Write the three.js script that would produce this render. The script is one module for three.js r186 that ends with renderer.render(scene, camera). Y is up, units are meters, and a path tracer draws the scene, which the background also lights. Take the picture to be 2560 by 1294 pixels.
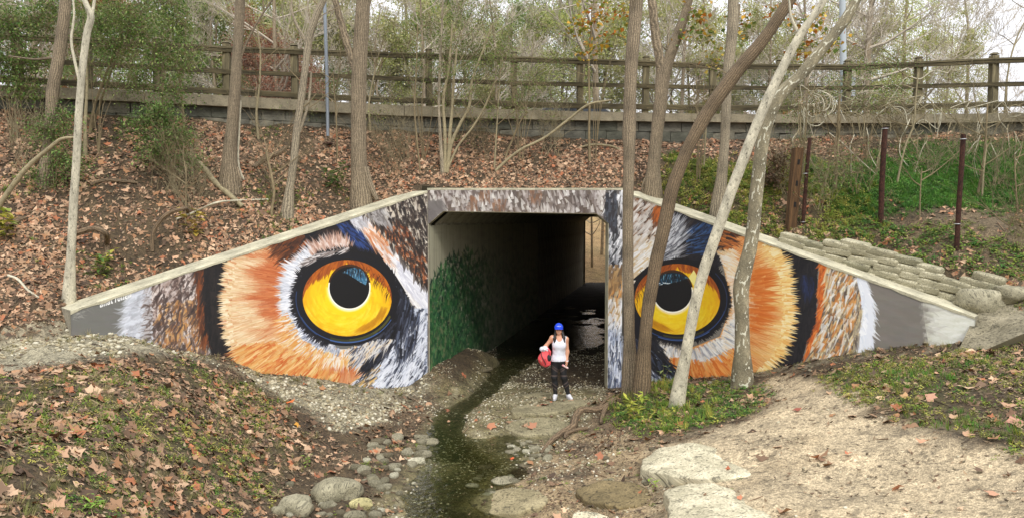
import * as THREE from 'three';
import { mergeGeometries } from 'three/addons/utils/BufferGeometryUtils.js';

// ---------------------------------------------------------------- camera, sky, sun, exposure
const F = 1828, CX = 1280, CY = 647, HORIZON = 551, EYE = 4.0;   // pixels of the photograph, metres
const pitch = Math.atan((CY - HORIZON) / F);
const scene = new THREE.Scene();
const camera = new THREE.PerspectiveCamera(2 * Math.atan(CY / F) * 180 / Math.PI, 2560 / 1294, 0.1, 400);
camera.position.set(0, EYE, 0);
camera.rotation.set(-pitch, 0, 0);
const renderer = new THREE.WebGLRenderer({ antialias: true });
renderer.setSize(1024, 517);
renderer.toneMapping = THREE.LinearToneMapping;
renderer.toneMappingExposure = 1.06;
renderer.shadowMap.enabled = true;
const sunDir = new THREE.Vector3(0.35, 1.0, 0.75).normalize();
{ // bright hazy overcast: zenith brighter than the horizon, a broad glow around the veiled sun
  const w = 256, h = 128, d = new Float32Array(w * h * 4), v = new THREE.Vector3();
  for (let j = 0; j < h; j++) for (let i = 0; i < w; i++) {
    const el = ((j + 0.5) / h - 0.5) * Math.PI, az = ((i + 0.5) / w - 0.5) * 2 * Math.PI;
    v.set(Math.cos(az) * Math.cos(el), Math.sin(el), Math.sin(az) * Math.cos(el));
    const up = Math.max(0, v.y), glow = Math.pow(Math.max(0, v.dot(sunDir)), 6);
    const L = 1.0 + 0.7 * up + 1.3 * glow;
    d.set(v.y < -0.02 ? [0.3, 0.28, 0.25, 1] : [L * 0.985, L * 0.995, L * 1.045, 1], (j * w + i) * 4);
  }
  const t = new THREE.DataTexture(d, w, h, THREE.RGBAFormat, THREE.FloatType);
  t.mapping = THREE.EquirectangularReflectionMapping; t.magFilter = t.minFilter = THREE.LinearFilter; t.needsUpdate = true;
  scene.background = t; scene.environment = t;
}
const sun = new THREE.DirectionalLight(new THREE.Color(1, 0.965, 0.9), 1.5);
sun.position.copy(sunDir).multiplyScalar(60); sun.target.position.set(0, 0, -14);
sun.castShadow = true; sun.shadow.radius = 20; sun.shadow.mapSize.set(2048, 2048);
Object.assign(sun.shadow.camera, { left: -30, right: 30, top: 30, bottom: -30, near: 1, far: 140 });
scene.add(sun, sun.target);

// ---------------------------------------------------------------- helpers
let seed = 12345;
const reseed = (s) => { seed = s >>> 0; };
const rnd = () => { seed = (seed + 0x6d2b79f5) | 0; let t = Math.imul(seed ^ (seed >>> 15), 1 | seed); t = (t + Math.imul(t ^ (t >>> 7), 61 | t)) ^ t; return ((t ^ (t >>> 14)) >>> 0) / 4294967296; };
const rr = (a, b) => a + (b - a) * rnd();
const gauss = () => (rnd() + rnd() + rnd() - 1.5) * 1.4;
const pick = (a) => a[Math.floor(rnd() * a.length)];
const clamp = THREE.MathUtils.clamp, lerp = THREE.MathUtils.lerp, sstep = (a, b, x) => { const t = clamp((x - a) / (b - a), 0, 1); return t * t * (3 - 2 * t); };
const V = (x, y, z) => new THREE.Vector3(x, y, z);
const lin = (r, g, b) => { const c = new THREE.Color().setRGB(r / 255, g / 255, b / 255, THREE.SRGBColorSpace); return [c.r, c.g, c.b]; };
const mixc = (a, b, t) => [lerp(a[0], b[0], t), lerp(a[1], b[1], t), lerp(a[2], b[2], t)];
const hash = (x, y, z = 0) => { let h = Math.imul(x, 374761393) + Math.imul(y, 668265263) + Math.imul(z, 2147483647 - 1274126177) | 0; h = Math.imul(h ^ (h >>> 13), 1274126177); return ((h ^ (h >>> 16)) >>> 0) / 4294967296; };
function vnoise(x, y, z = 0) {
  const ix = Math.floor(x), iy = Math.floor(y), iz = Math.floor(z), f = (t) => t * t * (3 - 2 * t), u = f(x - ix), v = f(y - iy), w = f(z - iz);
  const l = (k) => lerp(lerp(hash(ix, iy, iz + k), hash(ix + 1, iy, iz + k), u), lerp(hash(ix, iy + 1, iz + k), hash(ix + 1, iy + 1, iz + k), u), v);
  return lerp(l(0), l(1), w);
}
const fbm = (x, y, z = 0, n = 4) => { let s = 0, a = 0.5, t = 0; for (let i = 0; i < n; i++) { s += a * vnoise(x, y, z); t += a; a *= 0.5; x = x * 2.03 + 17.1; y = y * 2.03 + 9.7; z *= 2.03; } return s / t; };
// a measured point of the photograph at a distance d in front of the eye -> a place in the world
function ray(px, py) { const v = V((px - CX) / F, -(py - CY) / F, -1).applyAxisAngle(V(1, 0, 0), -pitch); return v.multiplyScalar(-1 / v.z); }
const at = (px, py, d) => { const r = ray(px, py); return V(r.x * d, EYE + r.y * d, -d); };
const interp = (xs, ys, x) => { if (x <= xs[0]) return ys[0] + (x - xs[0]) * (ys[1] - ys[0]) / (xs[1] - xs[0]); for (let i = 1; i < xs.length; i++) if (x <= xs[i] || i === xs.length - 1) return lerp(ys[i - 1], ys[i], (x - xs[i - 1]) / (xs[i] - xs[i - 1])); };

const used = {};
function numbered(n) { const k = used[n] = (used[n] ?? -1) + 1; return k ? n + '_' + String(k).padStart(3, '0') : n; }
function tag(o, label, category, group, kind) { if (label) o.userData.label = label; if (category) o.userData.category = category; if (group) o.userData.group = group; if (kind) o.userData.kind = kind; return o; }
function thing(name, label, category, group, p) { const g = new THREE.Group(); g.name = numbered(name); if (p) g.position.copy(p); scene.add(g); return tag(g, label, category, group); }
function mesh(name, geo, mat, parent = scene) { const m = new THREE.Mesh(geo, mat); m.name = parent === scene ? numbered(name) : numbered(name); m.castShadow = m.receiveShadow = true; parent.add(m); return m; }

class Geo { // collects triangles
  constructor() { this.p = []; this.n = []; this.u = []; this.c = []; this.i = []; }
  v(x, y, z, nx, ny, nz, u = 0, w = 0, c) { this.p.push(x, y, z); this.n.push(nx, ny, nz); this.u.push(u, w); if (c) this.c.push(c[0], c[1], c[2]); return this.p.length / 3 - 1; }
  tube(pts, rad, sides = 6, c, cap = true, wob = 0) { // tapered tube through points
    const n = pts.length, up = V(0.13, 0.2, 0.97).normalize(); let len = 0, base = this.p.length / 3, a = V(), b = V(), t = V();
    for (let k = 0; k < n; k++) {
      t.subVectors(pts[Math.min(n - 1, k + 1)], pts[Math.max(0, k - 1)]).normalize();
      if (k) len += pts[k].distanceTo(pts[k - 1]);
      a.crossVectors(t, Math.abs(t.dot(up)) > 0.98 ? V(1, 0, 0) : up).normalize(); b.crossVectors(t, a);
      for (let s = 0; s <= sides; s++) {
        const an = s / sides * 2 * Math.PI, ca = Math.cos(an), sa = Math.sin(an), w = wob ? 1 + wob * (fbm(ca * 1.3 + pts[k].x * 3, sa * 1.3 + pts[k].z * 3, pts[k].y * 2.2, 3) - 0.5) * 2 : 1, r = rad[k] * w;
        const nx = a.x * ca + b.x * sa, ny = a.y * ca + b.y * sa, nz = a.z * ca + b.z * sa;
        this.v(pts[k].x + nx * r, pts[k].y + ny * r, pts[k].z + nz * r, nx, ny, nz, s / sides * Math.max(1, Math.round(rad[0] * 6.28 * 2)) / 2, len, c);
      }
    }
    for (let k = 0; k < n - 1; k++) for (let s = 0; s < sides; s++) { const o = base + k * (sides + 1) + s, q = o + sides + 1; this.i.push(o, o + 1, q, o + 1, q + 1, q); }
    if (cap) { const o = base + (n - 1) * (sides + 1), e = this.v(pts[n - 1].x, pts[n - 1].y, pts[n - 1].z, t.x, t.y, t.z, 0, 0, c); for (let s = 0; s < sides; s++) this.i.push(o + s, o + s + 1, e); }
    return this;
  }
  quad(a, b, c, d, col, uv) { const n = V().subVectors(b, a).cross(V().subVectors(d, a)).normalize(), k = this.p.length / 3; [a, b, c, d].forEach((q, j) => this.v(q.x, q.y, q.z, n.x, n.y, n.z, uv ? uv[j][0] : 0, uv ? uv[j][1] : 0, col)); this.i.push(k, k + 1, k + 2, k, k + 2, k + 3); return this; }
  leaf(o, dir, side, L, W, c, bend = 0.15) { // a pointed leaf of two folded halves
    const n = V().crossVectors(side, dir).normalize(), k = this.p.length / 3, put = (t, s, h) => this.v(o.x + dir.x * L * t + side.x * W * s + n.x * h * W, o.y + dir.y * L * t + side.y * W * s + n.y * h * W, o.z + dir.z * L * t + side.z * W * s + n.z * h * W, n.x, n.y, n.z, 0, 0, c);
    put(0, 0, 0); put(0.45, -0.5, bend); put(1, 0, -bend); put(0.45, 0.5, bend); this.i.push(k, k + 2, k + 1, k, k + 3, k + 2); return this;
  }
  box(cx, cy, cz, sx, sy, sz, M, c) { // a box, optionally placed by a matrix
    const g = new THREE.BoxGeometry(sx, sy, sz).translate(cx, cy, cz); if (M) g.applyMatrix4(M); return this.add(g, c);
  }
  add(g, c) { const k = this.p.length / 3, P = g.attributes.position, N = g.attributes.normal, U = g.attributes.uv; for (let j = 0; j < P.count; j++) this.v(P.getX(j), P.getY(j), P.getZ(j), N.getX(j), N.getY(j), N.getZ(j), U ? U.getX(j) : 0, U ? U.getY(j) : 0, c); if (g.index) for (const q of g.index.array) this.i.push(k + q); else for (let j = 0; j < P.count; j++) this.i.push(k + j); return this; }
  get empty() { return !this.i.length; }
  geometry(origin) {
    const g = new THREE.BufferGeometry(), p = new Float32Array(this.p); if (origin) for (let k = 0; k < p.length; k += 3) { p[k] -= origin.x; p[k + 1] -= origin.y; p[k + 2] -= origin.z; }
    g.setAttribute('position', new THREE.BufferAttribute(p, 3)); g.setAttribute('normal', new THREE.BufferAttribute(new Float32Array(this.n), 3)); g.setAttribute('uv', new THREE.BufferAttribute(new Float32Array(this.u), 2));
    if (this.c.length === this.p.length) g.setAttribute('color', new THREE.BufferAttribute(new Float32Array(this.c), 3));
    g.setIndex(new THREE.BufferAttribute(new Uint32Array(this.i), 1)); return g;
  }
}
function canvasOf(w, h) { const c = document.createElement('canvas'); c.width = w; c.height = h; return [c, c.getContext('2d')]; }
function canvasTex(c, srgb = true, repeat) { const t = new THREE.CanvasTexture(c); if (srgb) t.colorSpace = THREE.SRGBColorSpace; if (repeat) { t.wrapS = t.wrapT = THREE.RepeatWrapping; t.repeat.set(...[].concat(repeat).length > 1 ? repeat : [repeat, repeat]); } return t; }
// a tile computed per pixel: f(u, v) -> [r, g, b] 0..255 (made periodic by the caller through pnoise)
const pnoise = (u, v, n, s = 0, oct = 3) => { let t = 0, a = 0.5, q = 0; for (let k = 0; k < oct; k++) { const x = u * n, y = v * n, ix = Math.floor(x), iy = Math.floor(y), f = (z) => z * z * (3 - 2 * z), m = (i) => ((i % n) + n) % n; const A = hash(m(ix), m(iy), s + k), B = hash(m(ix + 1), m(iy), s + k), C = hash(m(ix), m(iy + 1), s + k), D = hash(m(ix + 1), m(iy + 1), s + k); t += a * lerp(lerp(A, B, f(x - ix)), lerp(C, D, f(x - ix)), f(y - iy)); q += a; a *= 0.55; n *= 2; } return t / q; };
function tile(size, f, srgb = true, repeat = 1) { const [c, x] = canvasOf(size, size), im = x.createImageData(size, size); for (let j = 0; j < size; j++) for (let i = 0; i < size; i++) { const q = f(i / size, j / size); im.data.set([q[0], q[1], q[2], 255], (j * size + i) * 4); } x.putImageData(im, 0, 0); return canvasTex(c, srgb, repeat); }
const std = (o) => new THREE.MeshStandardMaterial({ roughness: 0.95, ...o });
const leafMat = (t = 0.35) => new THREE.MeshPhysicalMaterial({ vertexColors: true, side: THREE.DoubleSide, roughness: 0.85, transmission: t, thickness: 0, specularIntensity: 0.3 });
// ---------------------------------------------------------------- measures of the culvert
const D0 = 17.4, R2 = Math.SQRT1_2;
const XL0 = at(1069, 700, D0).x, XR0 = at(1557, 700, D0).x;
const HEAD_TOP = at(1300, 470, D0).y;
function onWingL(px, py) { const r = ray(px, py), t = (XL0 - D0 * r.x) / (1 - r.x), d = D0 - t; return { u: t / R2, v: EYE + r.y * d, d }; }
function onWingR(px, py) { const r = ray(px, py), t = (D0 * r.x - XR0) / (1 + r.x), d = D0 - t; return { u: t / R2, v: EYE + r.y * d, d }; }
const UL = onWingL(175, 800).u, UR = onWingR(2440, 795).u, TL0 = HEAD_TOP - 0.06, TR0 = HEAD_TOP - 0.06, TL1 = onWingL(175, 775).v, TR1 = onWingR(2438, 790).v;
const KX = 0.2216, FAR = 48;                      // the tunnel runs a little to the right
const onTunnelWall = (px, py) => { const r = ray(px, py), d = (XL0 + 0.03 - D0 * KX) / (r.x - KX); return { u: d - D0, v: EYE + r.y * d, d }; };
const wallL = (u, v, back = 0) => V(XL0 - u * R2 - back * R2, v, -D0 + u * R2 - back * R2);
const wallR = (u, v, back = 0) => V(XR0 + u * R2 + back * R2, v, -D0 + u * R2 - back * R2);

// ---------------------------------------------------------------- the lie of the land (thin plate splines through measured points)
function spline(P) { // P: [x, d, y]
  const n = P.length, N = n + 3, A = [], k = (r2) => r2 < 1e-12 ? 0 : 0.5 * r2 * Math.log(r2);
  for (let i = 0; i < n; i++) { const row = new Float64Array(N + 1); for (let j = 0; j < n; j++) row[j] = k((P[i][0] - P[j][0]) ** 2 + (P[i][1] - P[j][1]) ** 2) + (i === j ? 0.02 : 0); row[n] = 1; row[n + 1] = P[i][0]; row[n + 2] = P[i][1]; row[N] = P[i][2]; A.push(row); }
  for (let i = 0; i < 3; i++) { const row = new Float64Array(N + 1); for (let j = 0; j < n; j++) row[j] = i === 0 ? 1 : P[j][i - 1]; A.push(row); }
  for (let c = 0; c < N; c++) { let p = c; for (let r = c + 1; r < N; r++) if (Math.abs(A[r][c]) > Math.abs(A[p][c])) p = r; [A[c], A[p]] = [A[p], A[c]]; for (let r = c + 1; r < N; r++) { const f = A[r][c] / A[c][c]; if (f) for (let q = c; q <= N; q++) A[r][q] -= f * A[c][q]; } }
  const w = new Float64Array(N); for (let c = N - 1; c >= 0; c--) { let s = A[c][N]; for (let q = c + 1; q < N; q++) s -= A[c][q] * w[q]; w[c] = s / A[c][c]; }
  return (x, d) => { let s = w[n] + w[n + 1] * x + w[n + 2] * d; for (let j = 0; j < n; j++) { const r2 = (x - P[j][0]) ** 2 + (d - P[j][1]) ** 2; if (r2 > 1e-12) s += w[j] * 0.5 * r2 * Math.log(r2); } return s; };
}
const ctl = (list) => list.map(([px, py, d]) => { const p = at(px, py, d); return [p.x, d, p.y]; });
const footL = [[175, 843], [300, 836], [390, 858], [470, 878], [560, 902], [690, 935], [810, 946], [880, 962], [960, 967], [1064, 966]].map(([px, py]) => [px, py, onWingL(px, py).d]);
const footR = [[1560, 968], [1640, 955], [1720, 946], [1860, 936], [1950, 916], [2040, 900], [2130, 886], [2280, 862], [2395, 864]].map(([px, py]) => [px, py, onWingR(px, py).d]);
const frontPts = ctl([...footL, ...footR,
  [1300, 985, 17], [1400, 1000, 16], [1200, 1050, 14.8], [1100, 1100, 13.7], [1400, 1100, 13.4], [1150, 1200, 11.8], [1100, 1294, 10.3], [1400, 1200, 11], [1500, 1100, 13], [1550, 1030, 14.6], [1500, 1294, 9.4], [1300, 1294, 10], [900, 1294, 9.75], [850, 1230, 10.65], [780, 1220, 10.85], [900, 1100, 13.0], [950, 1180, 11.55], [1000, 1110, 13.2], [1720, 1150, 10.3], [1840, 1170, 9.7], [1720, 1250, 8.75], [1635, 1240, 9.6], [1630, 1294, 8.9], [1000, 1010, 16],
  [700, 1290, 9.3], [600, 1200, 10], [600, 1080, 11.4], [700, 1000, 13.6], [850, 1020, 14.4], [400, 1294, 7.6], [400, 1150, 8.6], [400, 1000, 10.2], [200, 1294, 6.5], [200, 1100, 7.8], [200, 950, 10], [0, 1294, 5.8], [0, 1050, 8], [0, 880, 11.2], [0, 830, 12.3], [-300, 1294, 5.2], [-300, 900, 10],
  [1600, 985, 14.6], [1692, 1015, 13.8], [1858, 960, 14.3], [1600, 1060, 12.8], [1750, 1060, 12.2], [1650, 1120, 11.5], [1950, 1000, 12.6], [1580, 1200, 10.3], [1600, 1294, 9], [1900, 1080, 10.8], [1950, 1150, 9.6], [1950, 1294, 7.7], [2100, 1200, 8.7], [2250, 1050, 10], [2250, 1294, 7.2], [2100, 960, 12], [2400, 1100, 8.8], [2560, 1294, 6.6], [2560, 1080, 8.6], [2560, 950, 10.2], [2450, 900, 11.4], [2300, 900, 12.2], [2560, 870, 11.4], [2800, 1294, 6], [2800, 1000, 9.5]]);
frontPts.push([-8, 2, 2.0], [-3, 2, 1.0], [0, 2, -0.1], [3, 2, 0.9], [8, 2, 1.8], [-14, 6, 2.6], [14, 6, 2.6], [-0.8, 6, -0.3], [0.5, 6, -0.2]);
for (const [d, l, r] of [[20, -0.04, 0.0], [24, -0.18, -0.1], [30, -0.17, -0.1], [40, -0.12, -0.1], [50, -0.14, -0.12]]) { const x = XL0 + KX * (d - D0); frontPts.push([x + 0.2, d, l], [x + 4, d, r]); }
const tpsF = spline(frontPts);
// railing line: distance along the photograph's width
const railX = [-500, 0, 300, 600, 900, 1200, 1500, 1800, 2100, 2400, 2560, 3000];
const railD = [15, 16.6, 17.6, 18.7, 19.6, 20.3, 20.6, 20.6, 20.1, 19.3, 18.7, 17];
const wallDist = (px) => interp(railX, railD, px);
const backPts = ctl([[1100, 462, 18.1], [1300, 462, 18.1], [1520, 462, 18.1], [1300, 400, 19.2],
  ...[[-400, 250], [0, 268], [300, 283], [600, 305], [900, 320], [1200, 333], [1500, 345], [1750, 352], [2000, 345], [2250, 335], [2560, 325], [2950, 310]].map(([px, py]) => [px, py, wallDist(px)]),
  [100, 740, 12.5], [0, 760, 12.1], [0, 520, 14.2], [0, 400, 15.3], [300, 400, 16], [600, 455, 16.5], [300, 560, 14.6], [-300, 700, 11.5], [-300, 400, 14.4],
  [2200, 605, 14.7], [2050, 585, 15.3], [2400, 655, 13.6], [2560, 690, 12.8], [2400, 480, 16], [2560, 480, 15.6], [2700, 700, 12.3], [2900, 480, 15], [1800, 500, 16.9], [1700, 480, 17.5], [2540, 775, 12], [2650, 800, 11.4]]);
for (const f of [0.15, 0.35, 0.55, 0.75, 0.93]) { const a = wallL(f * UL, lerp(TL0, TL1, f) - 0.1, 0.9); backPts.push([a.x, -a.z, a.y]); if (f < 0.5) { const b = wallR(f * UR, lerp(TR0, TR1, f) - 0.1, 0.9); backPts.push([b.x, -b.z, b.y]); } else { const b = wallR(f * UR, lerp(TR0, TR1, f) - 0.16, 0.75); backPts.push([b.x, -b.z, b.y]); } }
const tpsB = spline(backPts);
const wallLine = (x) => x < XL0 ? D0 + (x - XL0) : x > XR0 ? D0 - (x - XR0) : D0;
const XL1 = wallL(UL, 0).x, XR1 = wallR(UR, 0).x;
const beyond = (x) => Math.max(XL1 - x, x - XR1);
// the stream bed: a run of places with half widths and depths
const streamPx = [[1300, 880, 0.6, 0.08], [1270, 915, 0.5, 0.07], [1240, 950, 0.36, 0.05], [1200, 990, 0.28, 0.05], [1140, 1030, 0.24, 0.06], [1110, 1080, 0.32, 0.12], [1150, 1135, 0.4, 0.15], [1205, 1160, 0.34, 0.11], [1140, 1205, 0.36, 0.12], [1110, 1260, 0.36, 0.1], [1130, 1300, 0.4, 0.1], [1140, 1400, 0.4, 0.1]];
const WATER = -0.16;
const stream = streamPx.map(([px, py, w, dp]) => { const r = ray(px, py), d = (WATER - EYE) / r.y; return [r.x * d, d, w, dp]; });
stream.unshift([1.4, 27, 1.0, 0.12], [0.5, 23, 0.8, 0.12]); stream.push([0, 5, 0.6, 0.2], [0.4, 2, 0.6, 0.2]);
function streamAt(x, d) { let best = 9, dep = 0; for (let k = 0; k < stream.length - 1; k++) { const a = stream[k], b = stream[k + 1], vx = b[0] - a[0], vd = b[1] - a[1], t = clamp(((x - a[0]) * vx + (d - a[1]) * vd) / (vx * vx + vd * vd), 0, 1), q = Math.hypot(x - a[0] - vx * t, d - a[1] - vd * t) / lerp(a[2], b[2], t); if (q < best) { best = q; dep = lerp(a[3], b[3], t); } } return [best, dep]; }
function hFront(x, d) {
  let y = tpsF(x, d); const n = fbm(x * 1.1 + 3, d * 1.1, 0, 4) - 0.5, n2 = fbm(x * 5 + 30, d * 5, 2, 3) - 0.5, high = sstep(0.1, 0.8, y);
  y += n * lerp(0.1, x > 1.2 ? 0.1 : 0.26, high) + n2 * (x > 1.2 ? 0.04 : 0.07);
  const [q, dep] = streamAt(x, d), qq = q + (fbm(x * 2.4, d * 2.4, 9, 3) - 0.5) * 0.7;
  if (d > D0 - 0.6 && d < 23) { const a = x - (XL0 + KX * (d - D0)), r = (1 - sstep(0.25, 1.15, a + n2 * 0.5)) * sstep(D0 - 0.6, D0 + 0.3, d) * (1 - sstep(20.5, 22, d)); y += 0.42 * r; if (r > 0.3) return y; }
  if (qq < 1.6) { const k = 1 - sstep(0.5, 1.6, qq); y = lerp(y, Math.min(y, WATER - dep * 0.9 + n2 * 0.05), k); }
  return y;
}
const hBack = (x, d) => tpsB(x, d) + (fbm(x * 0.9 + 50, d * 0.9, 1, 4) - 0.5) * 0.3 + (fbm(x * 4, d * 4, 5, 3) - 0.5) * 0.1;
function land(x, d, back) { // height of the ground; in front of the walls or behind them
  const b = beyond(x), w = sstep(-0.7, 0, b), s = d - wallLine(x);
  if (w <= 0) return back ? hBack(x, d) : hFront(x, d);
  const m = sstep(-0.7, 1.1, s), both = lerp(hFront(x, d), hBack(x, d), m);
  return w >= 1 ? both : lerp(back ? hBack(x, d) : hFront(x, d), both, w);
}
const isBack = (x, d) => d - wallLine(x) > 0.5;
const inTunnel = (x, d) => d > D0 && x > XL0 + KX * (d - D0) && x < XR0 + KX * (d - D0);
const height = (x, d) => land(x, d, isBack(x, d));
function groundHit(px, py, back = false) { // where the sight line through a point of the photograph meets the ground
  const r = ray(px, py); let d0 = back ? 11 : 4.5, lastD = d0;
  const f = (d) => { const x = r.x * d; if (back && d - wallLine(x) < 0.5) return 1; return EYE + r.y * d - land(x, d, back); };
  for (let d = d0; d < 23; d += 0.08) { if (f(d) < 0) { let a = lastD, b = d; for (let k = 0; k < 14; k++) { const m = (a + b) / 2; if (f(m) < 0) b = m; else a = m; } return at(px, py, b); } lastD = d; }
  return at(px, py, back ? wallDist(px) - 0.3 : 14);
}
const onGround = (x, d, back = isBack(x, d)) => V(x, land(x, d, back), -d);
function slopeAt(x, d, back = isBack(x, d)) { const e = 0.12, h = (a, b) => land(a, b, back); return V(h(x - e, d) - h(x + e, d), 2 * e, h(x, d + e) - h(x, d - e)).normalize(); }

// ---------------------------------------------------------------- kinds of ground, outlined on the land itself
const region = (px, back = false) => px.map(([a, b]) => { const p = groundHit(a, b, back); return [p.x, -p.z]; });
function edge(poly, x, d) { // > 0 inside, metres to the outline
  let ins = false, m = 1e9; for (let i = 0, j = poly.length - 1; i < poly.length; j = i++) { const [xi, yi] = poly[i], [xj, yj] = poly[j]; if ((yi > d) !== (yj > d) && x < (xj - xi) * (d - yi) / (yj - yi) + xi) ins = !ins; const vx = xj - xi, vy = yj - yi, t = clamp(((x - xi) * vx + (d - yi) * vy) / (vx * vx + vy * vy + 1e-9), 0, 1), q = (x - xi - vx * t) ** 2 + (d - yi - vy * t) ** 2; if (q < m) m = q; } return ins ? Math.sqrt(m) : -Math.sqrt(m);
}
const within = (poly, x, d, soft = 0.3) => sstep(-soft, soft, edge(poly, x, d) + (fbm(x * 2.1 + 7, d * 2.1, 3, 4) - 0.5) * soft * 3);
const zone = {
  path: region([[1885, 958], [1960, 945], [2050, 950], [2110, 985], [2190, 1030], [2320, 1075], [2450, 1105], [2600, 1150], [2700, 1294], [2600, 1400], [1640, 1400], [1660, 1240], [1610, 1180], [1640, 1125], [1760, 1080], [1890, 1045], [1935, 1005]]),
  gravel: region([[-80, 880], [0, 850], [120, 838], [175, 840], [300, 834], [390, 856], [560, 900], [690, 933], [880, 960], [1064, 964], [1080, 1000], [960, 1060], [860, 1075], [790, 1045], [690, 975], [600, 935], [470, 895], [330, 890], [200, 905], [60, 925], [-80, 940]]),
  mud: region([[1000, 985], [1090, 985], [1110, 1020], [1050, 1080], [960, 1060], [940, 1020]]),
  bed: region([[1070, 985], [1200, 950], [1520, 970], [1500, 1020], [1400, 1090], [1370, 1130], [1260, 1200], [1160, 1300], [1100, 1400], [900, 1400], [960, 1240], [1030, 1140], [1060, 1040]]),
  rightBank: region([[1500, 1010], [1560, 1060], [1640, 1120], [1610, 1180], [1660, 1240], [1640, 1400], [1200, 1400], [1260, 1210], [1370, 1130]]),
  hump: region([[1520, 1000], [1600, 960], [1750, 950], [1900, 950], [1930, 985], [1880, 1035], [1700, 1080], [1600, 1090], [1530, 1050]]),
  rightWeeds: region([[2050, 945], [2180, 900], [2390, 870], [2700, 850], [2700, 1160], [2450, 1095], [2300, 1060], [2180, 1020]]),
  leftWeeds: region([[-200, 930], [60, 935], [330, 900], [470, 900], [620, 960], [720, 1020], [760, 1090], [690, 1180], [560, 1294], [500, 1400], [-300, 1400]]),
  grassSlope: region([[2060, 450], [2160, 400], [2300, 365], [2600, 360], [2800, 420], [2800, 560], [2480, 520], [2300, 520], [2140, 520]], true),
  weedySlope: region([[1660, 440], [1700, 390], [1900, 420], [2100, 400], [2140, 560], [2000, 570], [1850, 560], [1700, 500]], true),
  bareSlope: region([[2250, 560], [2420, 520], [2800, 560], [2800, 760], [2560, 770], [2480, 700], [2300, 640]], true),
  chips: region([[2405, 865], [2440, 795], [2500, 745], [2800, 740], [2800, 850], [2560, 870]], false),
};
// ---------------------------------------------------------------- the painted wing walls: brush strokes in the plane of each wall
class Brush { // paints on one wall; places are measured in the photograph, carried to the wall's own metres
  constructor(w, h, um, v0, v1, plane) { [this.c, this.x] = canvasOf(w, h); this.w = w; this.h = h; this.um = um; this.v0 = v0; this.v1 = v1; this.plane = plane; this.x.lineCap = 'round'; this.x.lineJoin = 'round'; }
  q(px, py) { const s = this.plane(px, py); return [s.u / this.um * this.w, (1 - (s.v - this.v0) / (this.v1 - this.v0)) * this.h]; }
  path(pts, close = true) { const x = this.x; x.beginPath(); pts.forEach((p, i) => { const [a, b] = this.q(p[0], p[1]); i ? x.lineTo(a, b) : x.moveTo(a, b); }); if (close) x.closePath(); }
  fill(pts, col) { this.path(pts); this.x.fillStyle = col; this.x.fill(); }
  blob(cx, cy, rx, ry, col, a0 = 0, a1 = Math.PI * 2, rot = 0) { this.fill(this.ring(cx, cy, rx, ry, a0, a1, rot), col); }
  ring(cx, cy, rx, ry, a0 = 0, a1 = Math.PI * 2, rot = 0) { const o = []; for (let k = 0; k <= 64; k++) { const t = a0 + (a1 - a0) * k / 64, X = rx * Math.cos(t), Y = ry * Math.sin(t); o.push([cx + X * Math.cos(rot) - Y * Math.sin(rot), cy + X * Math.sin(rot) + Y * Math.cos(rot)]); } return o; }
  hair(px, py, ang, len, wd, rgb, a = 1, bend = 0) { // a tapered stroke
    const c = Math.cos(ang), s = Math.sin(ang), mx = px + c * len * 0.5 - s * bend, my = py + s * len * 0.5 + c * bend, ex = px + c * len, ey = py + s * len, x = this.x;
    const A = this.q(px - s * wd / 2, py + c * wd / 2), B = this.q(px + s * wd / 2, py - c * wd / 2), M1 = this.q(mx - s * wd * 0.42, my + c * wd * 0.42), M2 = this.q(mx + s * wd * 0.42, my - c * wd * 0.42), E = this.q(ex, ey);
    x.beginPath(); x.moveTo(...A); x.quadraticCurveTo(...M1, ...E); x.quadraticCurveTo(...M2, ...B); x.closePath();
    x.fillStyle = `rgba(${rgb[0] | 0},${rgb[1] | 0},${rgb[2] | 0},${a})`; x.fill();
  }
  // fill a region with strokes: colours from a list, direction from a function
  fur(poly, n, cols, dir, len, wd, a = 0.8, jit = 14, spread = 0.25) {
    let x0 = 1e9, x1 = -1e9, y0 = 1e9, y1 = -1e9; for (const [a2, b] of poly) { x0 = Math.min(x0, a2); x1 = Math.max(x1, a2); y0 = Math.min(y0, b); y1 = Math.max(y1, b); }
    for (let k = 0, tries = 0; k < n && tries < n * 12; tries++) {
      const px = rr(x0, x1), py = rr(y0, y1); if (edge(poly, px, py) < 0) continue; k++;
      const c = typeof cols === 'function' ? cols(px, py) : pick(cols), j = rr(-jit, jit), ang = dir(px, py) + gauss() * spread;
      this.hair(px, py, ang, len * rr(0.5, 1.3), wd * rr(0.5, 1.4), [c[0] + j, c[1] + j, c[2] + j], a * rr(0.6, 1), gauss() * len * 0.08);
    }
  }
  texture() { const t = canvasTex(this.c); t.anisotropy = 8; return t; }
}
const toward = (cx, cy, off = 0) => (x, y) => Math.atan2(y - cy, x - cx) + off;
const fixed = (a) => () => a;
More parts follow.
